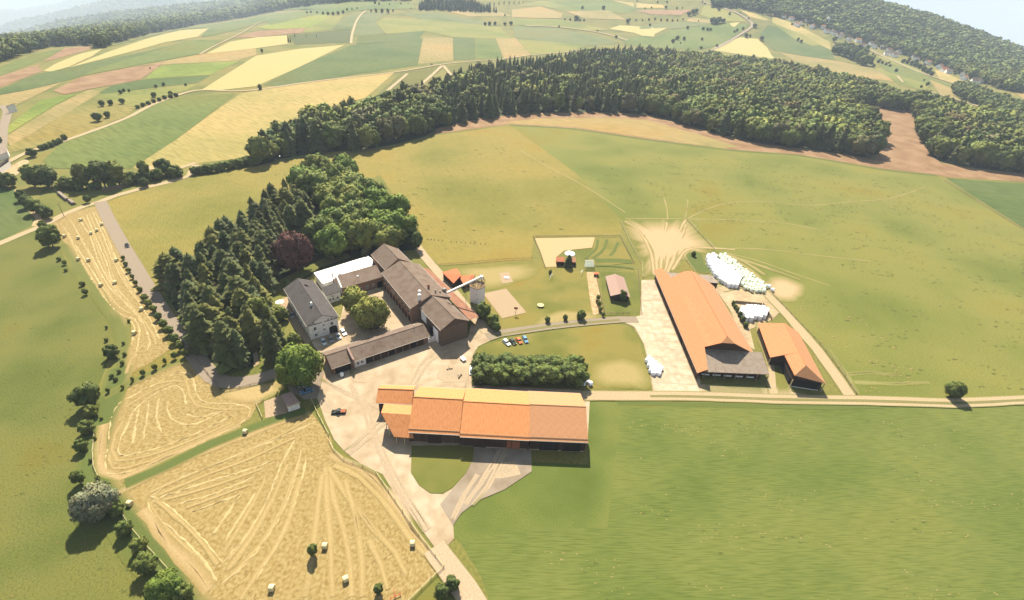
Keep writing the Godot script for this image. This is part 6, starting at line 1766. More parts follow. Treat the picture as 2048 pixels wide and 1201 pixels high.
func ring_forest():
	var near_edge := P([-204.3,-363.3,-192.8,-389.3,-169.1,-412.5,-135.6,-427.7,-111.3,-453.8,-93.7,-481.9,-89.6,-499.5,-74.2,-531.4,-48.3,-560.4,5.7,-610,91.2,-641.4,147,-645,198.7,-587.3,240.8,-547,288.5,-534.6,329.6,-523.3,350.4,-514.6,393.6,-573.4,441.2,-675.6,492.5,-803.8,563.8,-786.2,480.1,-642.3,430.8,-552.3,422.5,-519.4,450.7,-506.6,493.1,-497.5,560.9,-491.2])
	var far_edge := P([708.7,-646.8,697.1,-704.6,641.1,-754.1,640.3,-847.6,600,-871.6,589.1,-1002.9,526.1,-1161.1,374.3,-1219.2,257.4,-1240.2,124.7,-1132.6,38.7,-978.8,-45,-876.7,-85.7,-803.9,-114.1,-700.3,-146.5,-609.6,-172.9,-539.6,-198.1,-492.8,-204.2,-426,-208.7,-393.6])
	var poly := near_edge.duplicate()
	poly.append_array(far_edge)
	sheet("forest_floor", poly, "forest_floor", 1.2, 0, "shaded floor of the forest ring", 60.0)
	var at := scatter(poly, 11.5, 0.42)
	at.sort_custom(func(a: Vector2, b: Vector2): return a.length_squared() < b.length_squared())
	# the edge towards the camera: how far each tree stands behind the near edge
	var one := 0
	var two := 0
	var masses := {}
	for p in at:
		var edge := 1e9
		for i in near_edge.size() - 1:
			edge = minf(edge, p.distance_to(Geometry2D.get_closest_point_to_segment(p, near_edge[i], near_edge[i + 1])))
		var az := rad_to_deg(atan2(p.x, -p.y))
		var patchy := wob.get_noise_2d(p.x * 1.4, p.y * 1.4)
		var dark := ss((19.0 - az) / 8.0) * 0.85 - patchy * 0.9
		if az < -9.0:
			dark = 0.22 - patchy * 1.2
		var conif := rng.randf() < clampf(dark, 0.02, 0.95)
		var brown := wob.get_noise_2d(p.x * 1.1 + 300.0, p.y * 1.1) > 0.36 and not conif
		var h := rng.randf_range(16.0, 24.5) * (1.12 if conif else 1.0)
		var g := G3(p)
		if edge < 14.0 and conif and one < 110:
			one += 1
			plant("conifer_tree", ["fir_a", "fir_b", "fir_c"][rng.randi() % 3], ["spruce", "spruce_deep", "spruce_blue"][rng.randi() % 3], g, h * 1.05, rng.randf_range(1.2, 1.6), "dark conifer along the near forest edge " + part_of(az), "tree", "conifers at the forest edge " + part_of(az))
		elif edge < 14.0 and not conif and two < 140:
			two += 1
			plant("broadleaf_tree", ["oak_a", "oak_b", "oak_c", "tall_a"][rng.randi() % 4], ["leaf_mid", "leaf_mid", "leaf_light", "leaf_dark", "leaf_brown"][rng.randi() % 5], g, h, rng.randf_range(0.95, 1.3), "leafy tree along the near forest edge " + part_of(az), "tree", "leafy trees at the forest edge " + part_of(az))
		else:
			var key: String
			if conif:
				key = ["fir_low|spruce", "fir_b|spruce_blue", "fir_low|spruce_deep"][rng.randi() % 3]
			elif brown:
				key = "oak_low_b|leaf_brown"
			else:
				var kind := wob.get_noise_2d(p.x * 0.9 - 400.0, p.y * 0.9) + rng.randf_range(-0.16, 0.16)
				key = "oak_low|leaf_light" if kind > 0.27 else ("oak_low_b|leaf_dark" if kind < -0.02 else "oak_low|leaf_mid")
			if not masses.has(key):
				masses[key] = []
			masses[key].append([g, h, rng.randf_range(0.95, 1.4)])
	print("forest ", at.size(), " edge ", one, " ", two)
	for key in masses:
		var w: PackedStringArray = key.split("|")
		wood("forest", "mass of trees inside the forest ring, " + {"spruce": "dark conifers", "spruce_blue": "bluish conifers", "spruce_deep": "deep green conifers", "leaf_brown": "brownish crowns", "leaf_mid": "mid green crowns", "leaf_light": "light green crowns", "leaf_dark": "dark green crowns"}[w[1]], w[0], w[1], masses[key])

func part_of(az: float) -> String:
	if az < -9.0:
		return "at its left tail below the golden field"
	if az < 14.0:
		return "above the brown tilled strip"
	if az < 37.0:
		return "along the right part of the pasture"
	return "right of the brown gap"

func valley_haze():
	# moist air lying in the valley beyond the fields on the left
	var f := FogVolume.new()
	f.name = "valley_haze"
	f.shape = RenderingServer.FOG_VOLUME_SHAPE_ELLIPSOID
	f.size = Vector3(3400, 700, 5600)
	f.position = Vector3(-2780, -90, -2560)
	f.rotation.y = deg_to_rad(46.0)
	var m := FogMaterial.new()
	m.density = 0.0003
	m.albedo = Color(0.9, 0.95, 1.0)
	f.material = m
	f.set_meta("kind", "stuff")
	f.set_meta("label", "pale haze in the valley on the left")
	add_child(f)

func hill_forests():
	# forested hillsides: on the left beyond the fields and on the right above the village
	var keys := ["far_low|leaf_mid", "far_low|leaf_dark", "fir_low|spruce", "oak_low_b|leaf_dark", "oak_low|leaf_mid"]
	var bins := {}
	for k in keys:
		bins[k] = []
	var line_l := P([-729.2,-606.5,-706.4,-668.2,-678.3,-679.6,-733.6,-779.7,-777,-870.4,-774,-902.3,-731.4,-904.7,-690.6,-870.9,-749.4,-1018.8,-801.9,-1162.2,-859.2,-1449,-843.4,-1600.6,-811.2,-1689.8,-713.1,-1754.4,-625.1,-1866.6,-509.6,-1927.2])
	var line_r := P([676.7,-1917.6,753.5,-1851.1,825.6,-1831.9,884.1,-1744.1,928.8,-1675.7,966.1,-1577.5,996.9,-1464.2,1011.5,-1348.5,964,-1185.4,932.2,-1090.1,957.7,-1049.4,992.8,-993.4])
	for side in [[-58.0, -12.0, line_l], [17.0, 56.0, line_r]]:
		var starts := []
		for p in side[2]:
			starts.append([rad_to_deg(atan2(p.x, -p.y)), p.length()])
		starts.sort_custom(func(a, b): return a[0] < b[0])
		var r := 880.0
		while r < 6600.0:
			var gap := 11.0 + maxf(0.0, r - 1200.0) * 0.0075
			var az: float = side[0]
			while az < side[1]:
				var a := az + rng.randf_range(-0.4, 0.4) * rad_to_deg(gap / r)
				var rr := r + rng.randf_range(-0.45, 0.45) * gap
				az += rad_to_deg(gap / r)
				var s: float = starts[0][1]
				for i in starts.size() - 1:
					if a >= starts[i][0]:
						s = lerpf(starts[i][1], starts[i + 1][1], clampf((a - starts[i][0]) / maxf(0.01, starts[i + 1][0] - starts[i][0]), 0.0, 1.0))
				if rr < s:
					continue
				# the far side of a ridge is out of sight
				if (rr > 2780.0 and rr < 3250.0) or (rr > 4050.0 and rr < 5000.0) or rr > 6200.0:
					continue
				var x := sin(deg_to_rad(a)) * rr
				var z := -cos(deg_to_rad(a)) * rr
				if wob.get_noise_2d(x * 0.55 + 70.0, z * 0.55) > 0.44 and rr > s + 60.0:
					continue
				var patchy := wob.get_noise_2d(x * 0.5, z * 0.5)
				var k: int = 0
				if rr < 1700.0:
					k = 2 if rng.randf() < 0.32 + patchy else (3 if rng.randf() < 0.4 else 4)
				else:
					k = 2 if rng.randf() < 0.2 + patchy else (0 if rng.randf() < 0.55 else 1)
				bins[keys[k]].append([Vector3(x, ground_at(x, z) - 0.5, z), rng.randf_range(13, 19) * (1.0 + gap / 50.0), 0.9 + gap / 40.0])
			r += gap * 0.9
	for k in keys:
		print(k, " ", bins[k].size())
		var w: PackedStringArray = k.split("|")
		wood("hill_forest", "forest covering the distant hillsides, " + {"spruce": "dark conifers", "leaf_mid": "mid green crowns", "leaf_dark": "dark green crowns"}[w[1]] + {"far_low": "", "fir_low": "", "oak_low_b": ", nearest slopes", "oak_low": ", nearest slopes"}[w[0]], w[0], w[1], bins[k])

func rows_of(called: String, shapes: Array, mats: Array, at: Array, wide: float, label: String, category := "tree", group := ""):
	for p in at:
		var v: Vector3 = p
		plant(called, shapes[rng.randi() % shapes.size()], mats[rng.randi() % mats.size()], Vector3(v.x, ground_at(v.x, v.z), v.z), v.y, wide * rng.randf_range(0.88, 1.12), label, category, group)

func hedgerow_trees():
	for k in [["oak_a", "leaf_dark", Vector3(-143.45,0.00,-120.25), 9.5, 1.0, "dark oak at the upper left hedgerow, largest of its cluster"], ["oak_b", "leaf_light", Vector3(-139.53,0.00,-115.91), 5.0, 1.2, "small round tree below the dark hedgerow oak"], ["oak_b", "leaf_mid", Vector3(-135.81,0.00,-108.69), 5.5, 1.2, "round tree halfway down the left hedgerow"], ["oak_b", "leaf_mid", Vector3(-132.07,0.00,-101.60), 5.0, 1.0, "small tree at the stubble corner of the hedgerow"], ["oak_c", "leaf_mid", Vector3(-123.86,0.00,-90.01), 6.0, 0.9, "slim bush tree just above the willow"], ["big", "leaf_willow", Vector3(-111.06,0.00,-80.81), 10.5, 1.05, "large grey green willow in the left hedgerow"], ["oak_b", "leaf_mid", Vector3(-106.38,0.00,-81.17), 5.5, 1.0, "green tree close to the willow's right side"], ["oak_b", "leaf_mid", Vector3(-100.49,0.00,-75.88), 5.5, 1.0, "tree below the willow at the hay field edge"], ["oak_b", "leaf_light", Vector3(-93.53,0.00,-71.57), 5.5, 1.0, "light green tree in the lower hedgerow"], ["oak_a", "leaf_mid", Vector3(-88.19,0.00,-66.61), 6.5, 1.0, "broad tree in the lower hedgerow above the bottom clump"], ["big", "leaf_fresh", Vector3(-79.53,0.00,-60.51), 8.5, 0.95, "large bright tree at the bottom of the hedgerow"], ["oak_b", "leaf_mid", Vector3(-75.21,0.00,-60.33), 6.0, 1.0, "tree at the lowest end of the hedgerow by the stubble"], ["oak_b", "leaf_dark", Vector3(-153.49,0.00,-145.23), 6.5, 1.1, "dark round tree alone beside the narrow hay strip"], ["oak_a", "leaf_mid", Vector3(-242.92,0.00,-226.73), 12.5, 1.0, "two toned tree at the top left corner of the hay field"], ["oak_b", "leaf_light", Vector3(-262.39,0.00,-244.57), 6.0, 0.9, "small tree at the track above the corner tree"], ["big", "leaf_mid", Vector3(181.90,0.00,-156.85), 7.6, 0.95, "single round tree beside the farm road on the right"]]:
		plant("broadleaf_tree", k[0], k[1], k[2], k[3], k[4], k[5])
	rows_of("bush", ["bush_a", "bush_b"], ["leaf_light", "leaf_mid"], [Vector3(-168.5,1.6,-162.6),Vector3(-162.8,1.8,-154.7),Vector3(-147.3,2,-141.7),Vector3(-149.9,1.8,-146.8),Vector3(-145.4,1.8,-137.3),Vector3(-162.7,1.4,-167.9),Vector3(-154.9,1.6,-153.3),Vector3(-146.2,1.8,-134.4),Vector3(-143.7,1.8,-133),Vector3(-144.6,1.3,-125.6),Vector3(-135.6,1.3,-114.5),Vector3(-131.6,1.6,-106.1),Vector3(-126.6,1.6,-97.6),Vector3(-120.1,1.8,-91.7)], 0.8, "low bush in the weedy ditch along the left hedgerow", "bush", "bushes in the left ditch")
	rows_of("bush", ["oak_b", "oak_c"], ["leaf_light", "leaf_mid"], [Vector3(-229,2.3,-213.3),Vector3(-223.4,2.8,-210),Vector3(-218.3,1.8,-204.2),Vector3(-201.5,2.7,-192.8),Vector3(-194.6,3.6,-185.8)], 1.2, "small shrub on the green meadow's edge, left of the long hay field", "bush", "shrubs left of the long hay field")
	rows_of("roadside_tree", ["oak_b", "oak_c"], ["leaf_light", "leaf_mid"], [Vector3(-200.1,2.7,-218.6),Vector3(-195,2.6,-213),Vector3(-189.5,2.9,-207.2),Vector3(-184,2.8,-201.7),Vector3(-178.7,3.1,-196.3),Vector3(-173.4,3,-191.2),Vector3(-166.9,3.5,-184.7),Vector3(-162.5,3.5,-180.7),Vector3(-157.5,3.7,-176.6),Vector3(-151.9,4.1,-171.1),Vector3(-146.4,4.4,-165.9),Vector3(-141.2,4.8,-161.5),Vector3(-135.8,4.8,-156.7),Vector3(-131.2,4.7,-152.7),Vector3(-127,4.2,-149)], 1.15, "young roadside tree in the row left of the asphalt road", "tree", "young roadside trees")
	rows_of("sapling", ["oak_c", "tall_a"], ["leaf_mid", "leaf_light"], [Vector3(-142.1,2.4,-126.9),Vector3(-138.5,2,-129.3),Vector3(-137.5,2.7,-133.1),Vector3(-135.9,3.1,-136.6),Vector3(-133.7,3.2,-140.2),Vector3(-132.2,3,-143.9),Vector3(-130.4,3.5,-147.1)], 0.9, "sapling in the row on the bank above the middle hay field", "sapling", "saplings on the bank")
	rows_of("sapling", ["oak_c"], ["leaf_mid"], [Vector3(-48.4,5.4,-73.4)], 0.85, "staked sapling beside a bale in the big hay field", "sapling")
	rows_of("sapling", ["oak_c"], ["leaf_dark"], [Vector3(-28.6,4.3,-64.9)], 0.9, "staked sapling at the bottom of the big hay field", "sapling")
	rows_of("fruit_tree", ["oak_b"], ["leaf_dark"], [Vector3(-10.2,5.3,-67.4)], 1.0, "fruit tree at the drive, upper of two", "tree")
	rows_of("fruit_tree", ["oak_b"], ["leaf_dark"], [Vector3(-12.5,5.3,-65.2)], 1.0, "fruit tree at the drive, lower of two", "tree")
	rows_of("fruit_tree", ["oak_b", "oak_c"], ["leaf_mid"], [Vector3(17.1,3.4,-189.5),Vector3(25.4,3.4,-192.2),Vector3(43.8,2.6,-197.3)], 1.0, "young fruit tree along the dry strip by the farm road", "tree", "young fruit trees by the farm road")
	rows_of("fruit_tree", ["oak_b"], ["leaf_mid"], [Vector3(32.9,5.1,-194.3)], 1.1, "denser round fruit tree by the farm road", "tree")
	rows_of("bush", ["bush_a"], ["leaf_light", "leaf_willow"], [Vector3(43,2.9,-212.1),Vector3(42.9,2.9,-206.6),Vector3(42.9,2.9,-201.4),Vector3(42.2,2.3,-209.2)], 0.8, "flowering bush in the row left of the small shed's fence", "bush", "bushes along the shed fence")
	rows_of("bush", ["bush_a", "bush_b"], ["leaf_mid", "leaf_dark"], [Vector3(112,3.1,-215.4),Vector3(112,3.1,-209.9),Vector3(112,3.1,-205.6),Vector3(111.7,3.3,-201.3),Vector3(111.6,3,-196.8),Vector3(112.1,2.6,-212.6)], 0.75, "bush in the green strip along the long barn's right wall", "bush", "bushes behind the long barn")
	rows_of("bush", ["bush_a"], ["leaf_dark"], [Vector3(105.7,3.5,-267.8)], 0.9, "dark bush in the weedy corner at the pasture gate", "bush")
	rows_of("bush", ["bush_a"], ["leaf_dark"], [Vector3(19.5,2.5,-234.9)], 0.9, "small dark bush on the playing lawn", "bush")
	rows_of("broadleaf_tree", ["oak_b", "oak_a"], ["leaf_mid", "leaf_dark", "leaf_light"], [Vector3(-204.7,7.5,-367.9),Vector3(-203.1,9,-371.9),Vector3(-202,11.4,-377),Vector3(-200.8,13,-382.3),Vector3(-199.3,14.7,-387.8),Vector3(-197.8,15.6,-393.4),Vector3(-195.8,17.3,-399.3),Vector3(-194,18.3,-406.6),Vector3(-206.9,8.4,-378.4),Vector3(-205.8,11.7,-391.6),Vector3(-203.6,14.3,-402.9)], 1.25, "tree in the low tail of the forest ring beside the field hedge", "tree", "trees of the forest tail")
	rows_of("bush", ["bush_a", "bush_b"], ["leaf_mid", "leaf_light", "leaf_dark"], [Vector3(-297.5,4.9,-299.8),Vector3(-297.2,5.5,-302.6),Vector3(-289,5.5,-299.7),Vector3(-285,5.6,-300.4),Vector3(-278.8,5,-303.5),Vector3(-277.1,5.7,-305.6),Vector3(-269,5.7,-308.1),Vector3(-263.7,5.8,-313),Vector3(-262.4,5.9,-316.1),Vector3(-259.9,6.6,-319.5),Vector3(-259.3,6,-322.6),Vector3(-254.9,6,-325.5),Vector3(-254.8,6.1,-329.6),Vector3(-248.9,6.9,-337.1),Vector3(-242.5,5.6,-338.4)], 0.9, "undergrowth bush filling the tree group above the log pile", "bush", "undergrowth above the log pile")
	# trees round the left corner of the plateau
	rows_of("broadleaf_tree", ["oak_a", "oak_b"], ["leaf_dark", "leaf_mid"], [Vector3(-304.5,7.7,-279.6),Vector3(-293.1,8.4,-270.5),Vector3(-283.1,9.8,-264),Vector3(-277.9,7.6,-262.7),Vector3(-271,8.2,-258.1)], 1.0, "tree in the row between dark crop and grass corner", "tree", "trees of the left corner row")
	for k in [["oak_a", "leaf_dark", [Vector3(-307.6,14.7,-303.3)], 0.85, "dark broad tree left in the group above the grass corner"], ["tall_a", "leaf_light", [Vector3(-315.5,16.1,-301.8)], 1.1, "paler tall tree at the left end of the group"], ["oak_b", "leaf_mid", [Vector3(-328.8,10.4,-299.1)], 1.1, "tree near the left edge of the photo by the farmstead"], ["oak_b", "leaf_mid", [Vector3(-334.3,10.3,-298)], 1.0, "tree cut by the left edge of the photo"], ["oak_b", "leaf_light", [Vector3(-294.3,9.1,-302.3)], 1.1, "light bush tree between the big dark trees"], ["oak_b", "leaf_mid", [Vector3(-290.3,8.3,-303)], 1.1, "low round tree in the middle of the tree group"], ["tall_a", "leaf_light", [Vector3(-284.9,18.2,-305.9)], 0.9, "slender pale poplar in the tree group"], ["oak_c", "leaf_dark", [Vector3(-275.4,19.3,-309.7)], 0.9, "tallest dark tree of the group above the log pile"], ["tall_a", "leaf_light", [Vector3(-267.8,18.8,-313.1)], 1.0, "pale tall tree right of the tallest dark one"], ["oak_b", "leaf_mid", [Vector3(-263.5,8.8,-319.7)], 1.1, "low tree right of the log pile"], ["tall_a", "leaf_light", [Vector3(-258.8,15.2,-326.7)], 0.8, "slim pale tree near the hedge gap"], ["oak_b", "leaf_dark", [Vector3(-253.2,12.9,-338.3)], 0.9, "dark round tree left of the hedge gap"], ["oak_b", "leaf_mid", [Vector3(-251.4,9.1,-328.2)], 1.0, "small tree just left of the dark round one"], ["oak_b", "leaf_mid", [Vector3(-243.4,9.3,-335)], 1.1, "low tree right beside the hedge gap"], ["oak_b", "leaf_dark", [Vector3(-251.5,6.6,-314.4)], 1.1, "small round tree alone at the lane"], ["oak_c", "leaf_dark", [Vector3(-266.9,5.3,-283.2)], 1.0, "single small tree at the track junction"], ["oak_b", "leaf_dark", [Vector3(-362.2,7.2,-355.6)], 1.1, "dark tree by the farmstead's road bend"], ["tall_a", "leaf_mid", [Vector3(-408.9,5.6,-381.1)], 1.0, "tree at the left edge above the farmstead"]]:
		rows_of("broadleaf_tree", [k[0]], [k[1]], k[2], k[3] * 1.15, k[4])
	rows_of("hedge_bush", ["bush_a", "bush_b"], ["leaf_mid", "leaf_dark"], [Vector3(-234.2,6,-343.3),Vector3(-231.2,6,-345.1),Vector3(-228.7,6.4,-347.8),Vector3(-225.7,6.4,-349.5),Vector3(-223.1,6.5,-352.3),Vector3(-220.5,6.5,-355.1),Vector3(-217.9,6.6,-358),Vector3(-215.8,6.6,-361.9),Vector3(-213.1,6.7,-364.9),Vector3(-210.9,6.4,-369),Vector3(-208.5,6.8,-371.9)], 1.1, "bush of the trimmed hedge along the golden meadow", "hedge", "bushes of the field hedge")
	rows_of("bush", ["bush_a", "bush_b"], ["leaf_dark", "leaf_mid"], [Vector3(-368.9,4.2,-371.8),Vector3(-368.7,4.2,-375.8),Vector3(-368.6,4.3,-380),Vector3(-369.4,4.3,-385.3),Vector3(-370.2,4,-390.8),Vector3(-372.6,4.8,-398.9)], 1.1, "bush of the dark hedge below the olive meadow", "bush", "bushes of the olive meadow hedge")
	rows_of("bush", ["bush_a"], ["leaf_dark", "leaf_mid"], [Vector3(-387.5,3.6,-510),Vector3(-388,4.1,-519.1),Vector3(-387.1,4.2,-526.4),Vector3(-387.6,4.2,-535.9),Vector3(-386.7,4.3,-543.7),Vector3(-387.1,4.4,-553.8),Vector3(-386.2,4.4,-562),Vector3(-385.3,4,-570.4)], 1.2, "bush of the hedge below the far orchard", "bush", "bushes of the orchard hedge")

func far_trees():
	rows_of("orchard_tree", ["oak_a", "oak_b"], ["leaf_dark", "leaf_mid"], [Vector3(-421.5,6.2,-508.4),Vector3(-417.2,5.8,-514.3),Vector3(-411.7,5.9,-523.2),Vector3(-387.9,8.2,-456.5),Vector3(-388.3,6.3,-469.8),Vector3(-442.3,4.8,-564.2),Vector3(-445.5,3.9,-574.4),Vector3(-441,3.5,-576),Vector3(-402.4,5.8,-559.1),Vector3(-391.2,5.5,-571.1),Vector3(-428.9,4.1,-604.2),Vector3(-428.2,4.2,-617.1),Vector3(-406.9,3.2,-625.2),Vector3(-505.4,2.3,-711.6)], 1.1, "orchard tree standing loose in the olive meadow", "tree", "orchard trees in the olive meadow")
	rows_of("field_tree", ["oak_b"], ["leaf_mid"], [Vector3(-320.7,7.2,-631.7)], 0.9, "lone tree at the country road by the golden field", "tree")
	rows_of("field_tree", ["oak_c"], ["leaf_dark"], [Vector3(-446.1,7.4,-910.5)], 0.9, "lone tree in the tan strip of the far fields", "tree")
	rows_of("poplar", ["fir_b"], ["leaf_dark", "spruce"], [Vector3(-462.6,14.3,-1057.7),Vector3(-462.3,10.2,-1066.4),Vector3(-484.2,8.1,-1142.5),Vector3(-468.4,5.5,-1160.7),Vector3(-447.9,5.5,-1164.7)], 0.8, "narrow dark tree beside the tree nursery", "tree", "narrow trees by the nursery")
	rows_of("bush", ["bush_a"], ["leaf_dark", "leaf_mid"], [Vector3(-628.8,6,-1589),Vector3(-622.8,6.1,-1603.3),Vector3(-603.1,6,-1596.2),Vector3(-580.1,7.2,-1578.8),Vector3(-563.8,8.4,-1572.3),Vector3(-551.4,8.4,-1576.7),Vector3(-542.3,8.5,-1591.7),Vector3(-536.3,8.6,-1617.3),Vector3(-546.1,6.4,-1685.8),Vector3(-535.7,5.1,-1700.6),Vector3(-528.3,5.2,-1726.4)], 1.0, "bush of the field hedge left of the dirt track", "bush", "bushes of the far field hedge")
	rows_of("bush", ["oak_b"], ["leaf_dark"], [Vector3(-471.6,7.6,-1673.8),Vector3(-455.4,11.4,-1668.3),Vector3(-436.8,12.6,-1664.2),Vector3(-420.7,12.6,-1670.2),Vector3(-411.7,7.7,-1694.5),Vector3(-506.7,9.7,-1852),Vector3(-488.3,8.2,-1830.7),Vector3(-456.1,5.5,-1836.7),Vector3(-423.1,5.5,-1854.5),Vector3(-403.5,4.2,-1869.4),Vector3(-373.4,4,-1769.6)], 1.0, "tree of the copse right of the dirt track", "tree", "trees of the far copse")
	var b := []
	for p in scatter(P([-349.3,-1756.7,-356.4,-1878.4,-310.2,-1937.6,-195.5,-1965.1,-160.6,-1860.7,-118.8,-1841.7,-107.1,-1810.9,-252.9,-1769.9]), 13.0, 0.4):
		b.append(p)
	var far_wood := []
	for p in b:
		far_wood.append([G3(p), rng.randf_range(16, 22), 1.3])
	wood("forest", "small dark conifer wood near the top edge", "fir_low", "spruce_blue", far_wood)
	rows_of("conifer_tree", ["fir_low"], ["spruce_blue"], [Vector3(-142.9,11.6,-1945.1),Vector3(-129.8,11.6,-1950.1),Vector3(-114,11.7,-1965.9),Vector3(-97.9,11.7,-1981.6),Vector3(-81,11.8,-1987.6),Vector3(-64.1,11.8,-1993.3),Vector3(-47.4,10.4,-2008.6),Vector3(-34,9,-2022.8)], 1.2, "conifer of the dark wood cut by the top edge", "tree", "conifers at the top edge")
	rows_of("field_tree", ["oak_a", "oak_b"], ["leaf_dark"], [Vector3(-128.7,9.8,-1584.1),Vector3(-116.6,11,-1590.8),Vector3(-102.3,9.9,-1607),Vector3(-74.2,8.7,-1613.4),Vector3(-57.9,10,-1630.1),Vector3(-82.7,5.4,-1769.4)], 1.2, "tree in the loose row on the pale green slope", "tree", "trees on the pale slope")
	rows_of("field_tree", ["oak_a", "oak_b"], ["leaf_dark", "leaf_mid"], [Vector3(168.6,10.1,-1956.5),Vector3(239.4,13,-1958.4),Vector3(294.6,13.3,-1763.1),Vector3(358.6,7.8,-1735.2),Vector3(80.7,6.3,-1648.5),Vector3(190.2,5,-1625.2),Vector3(232.2,8.3,-1536),Vector3(370.7,6,-2091.4),Vector3(435.9,7.4,-2054.3),Vector3(466.7,7.4,-2045.3),Vector3(380.1,5.8,-1970.9),Vector3(402.3,5.8,-1974.5),Vector3(448.7,8.6,-1965.3),Vector3(482.2,7.1,-1951.2),Vector3(500.7,4.2,-1954.1),Vector3(463.7,8.9,-1702.7),Vector3(403.7,12,-1563.1),Vector3(383.3,10.6,-1518.8),Vector3(422.4,10.8,-1560.5),Vector3(401.6,4.7,-1510.3),Vector3(473.9,8.4,-1569.5),Vector3(494.5,8,-1494.6),Vector3(441.4,6.8,-1453.1),Vector3(506.6,8.9,-1692),Vector3(518.3,8.8,-1686.5),Vector3(527,7.6,-1686.5),Vector3(515.6,4,-1788.4)], 1.2, "scattered field tree on the slopes beyond the forest", "tree", "scattered field trees")
	rows_of("field_tree", ["oak_a", "oak_b"], ["leaf_dark", "leaf_mid"], [Vector3(601.3,8.7,-1677.5),Vector3(625.6,7.5,-1701.1),Vector3(590.7,6.2,-1665.9),Vector3(667.5,11.4,-1727.2),Vector3(610.7,12.1,-1621),Vector3(624.3,7.3,-1628.5),Vector3(647,12,-1598),Vector3(624.8,9.3,-1846.9),Vector3(605.1,8.2,-1897.9),Vector3(592.8,7,-1938.4),Vector3(580.4,5.7,-2017.4),Vector3(671.9,6.5,-1804),Vector3(660.9,5.3,-1860),Vector3(581.9,5.7,-1988.3),Vector3(661.2,6.8,-1919.5),Vector3(619.8,6.9,-1943.8)], 1.2, "tree along the winding country road", "tree", "trees along the country road")
	rows_of("broadleaf_tree", ["oak_a"], ["leaf_dark"], [Vector3(551.7,18.1,-1762.6),Vector3(570.6,18.1,-1766.4),Vector3(559.2,15.5,-1756.5),Vector3(583.7,12.9,-1765)], 1.2, "round tree of the small wood at the yellow strip", "tree", "round trees at the yellow strip")
	rows_of("broadleaf_tree", ["oak_a"], ["leaf_dark"], [Vector3(501.1,12.2,-1855.9),Vector3(517.2,16.3,-1872.3),Vector3(530.3,13.7,-1888.8)], 1.2, "tree of the clump at the brown field", "tree", "trees at the brown field")
	rows_of("bush", ["bush_a", "bush_b"], ["leaf_mid", "leaf_dark"], [Vector3(102.8,5.4,-1770.1),Vector3(118.1,6.7,-1766.6),Vector3(133.3,6.7,-1763.1),Vector3(149,6.7,-1767.1),Vector3(161.5,5.4,-1770.2),Vector3(138.9,13.4,-1779.5)], 1.1, "bush of the round thicket between tan fields", "bush", "bushes of the far thicket")
	rows_of("bush", ["bush_a"], ["leaf_mid"], [Vector3(309,5.4,-1813.6),Vector3(326,5.4,-1801.2),Vector3(346.2,5.4,-1801.4),Vector3(367.4,6.7,-1808),Vector3(387,6.7,-1814.3),Vector3(403.3,6.7,-1800.7),Vector3(421.7,6.7,-1800.1),Vector3(437.3,6.7,-1793.2),Vector3(453.7,5.3,-1798.7),Vector3(472.8,5.4,-1809.7)], 1.0, "bush in the rough belt below the brown field", "bush", "bushes of the rough belt")
	rows_of("broadleaf_tree", ["oak_a", "oak_b"], ["leaf_mid", "leaf_light", "leaf_dark"], [Vector3(797,19.9,-1482.1),Vector3(808.2,26.2,-1472.7),Vector3(813.3,28,-1451),Vector3(810.9,29.5,-1415.5),Vector3(806.5,28.8,-1377.8),Vector3(803.7,24.2,-1345),Vector3(844.8,26.5,-1500.4),Vector3(853.1,28.3,-1480),Vector3(854.4,25.7,-1446.8),Vector3(837.1,18.6,-1384.9),Vector3(830.4,24.5,-1509),Vector3(826.6,18.1,-1529.6)], 1.15, "tree of the round wood beyond the forest ring", "tree", "trees of the round wood")
	rows_of("bush", ["bush_a"], ["leaf_dark"], [Vector3(813.4,7,-1321.6),Vector3(863.5,7.3,-1390.7),Vector3(865.8,7.2,-1379.3),Vector3(865.3,7.1,-1361.1),Vector3(864.3,6,-1342.5),Vector3(834.9,7.6,-1268.7),Vector3(831.4,8.2,-1365.2)], 1.1, "bush of the hedge right of the round wood", "bush", "bushes right of the round wood")
	rows_of("broadleaf_tree", ["oak_b"], ["leaf_dark"], [Vector3(931.9,10.4,-1404.9),Vector3(935.9,11.3,-1394.8),Vector3(935.7,12.2,-1377.9),Vector3(934.9,12.1,-1360.6),Vector3(929.2,12.8,-1335.7),Vector3(917.8,12.6,-1302.5),Vector3(904.5,12.3,-1267.6),Vector3(894.8,11.1,-1239),Vector3(964.2,9.5,-1434.5),Vector3(969.9,9.3,-1414.4),Vector3(961,9.1,-1367.6),Vector3(942.7,8.8,-1315.9),Vector3(777.3,8.2,-1074.3),Vector3(744,5.6,-1041.1),Vector3(818.5,4.3,-1146.1)], 1.2, "tree of the dark copse above the valley road", "tree", "trees of the dark copse")
	var strip_at := []
	for p in scatter(P([778.6,-1014.5,824.3,-1060.7,841.4,-1067,822.1,-966.4,757.3,-799.8,711.7,-745.7,708.7,-804.4,722.8,-885.2]), 10.0, 0.4):
		strip_at.append(p)
	var right_wood := []
	for p in strip_at:
		right_wood.append([G3(p), rng.randf_range(13, 19), 1.15])
	wood("forest", "strip of dark leafy wood at the right edge", "oak_low", "leaf_dark", right_wood)
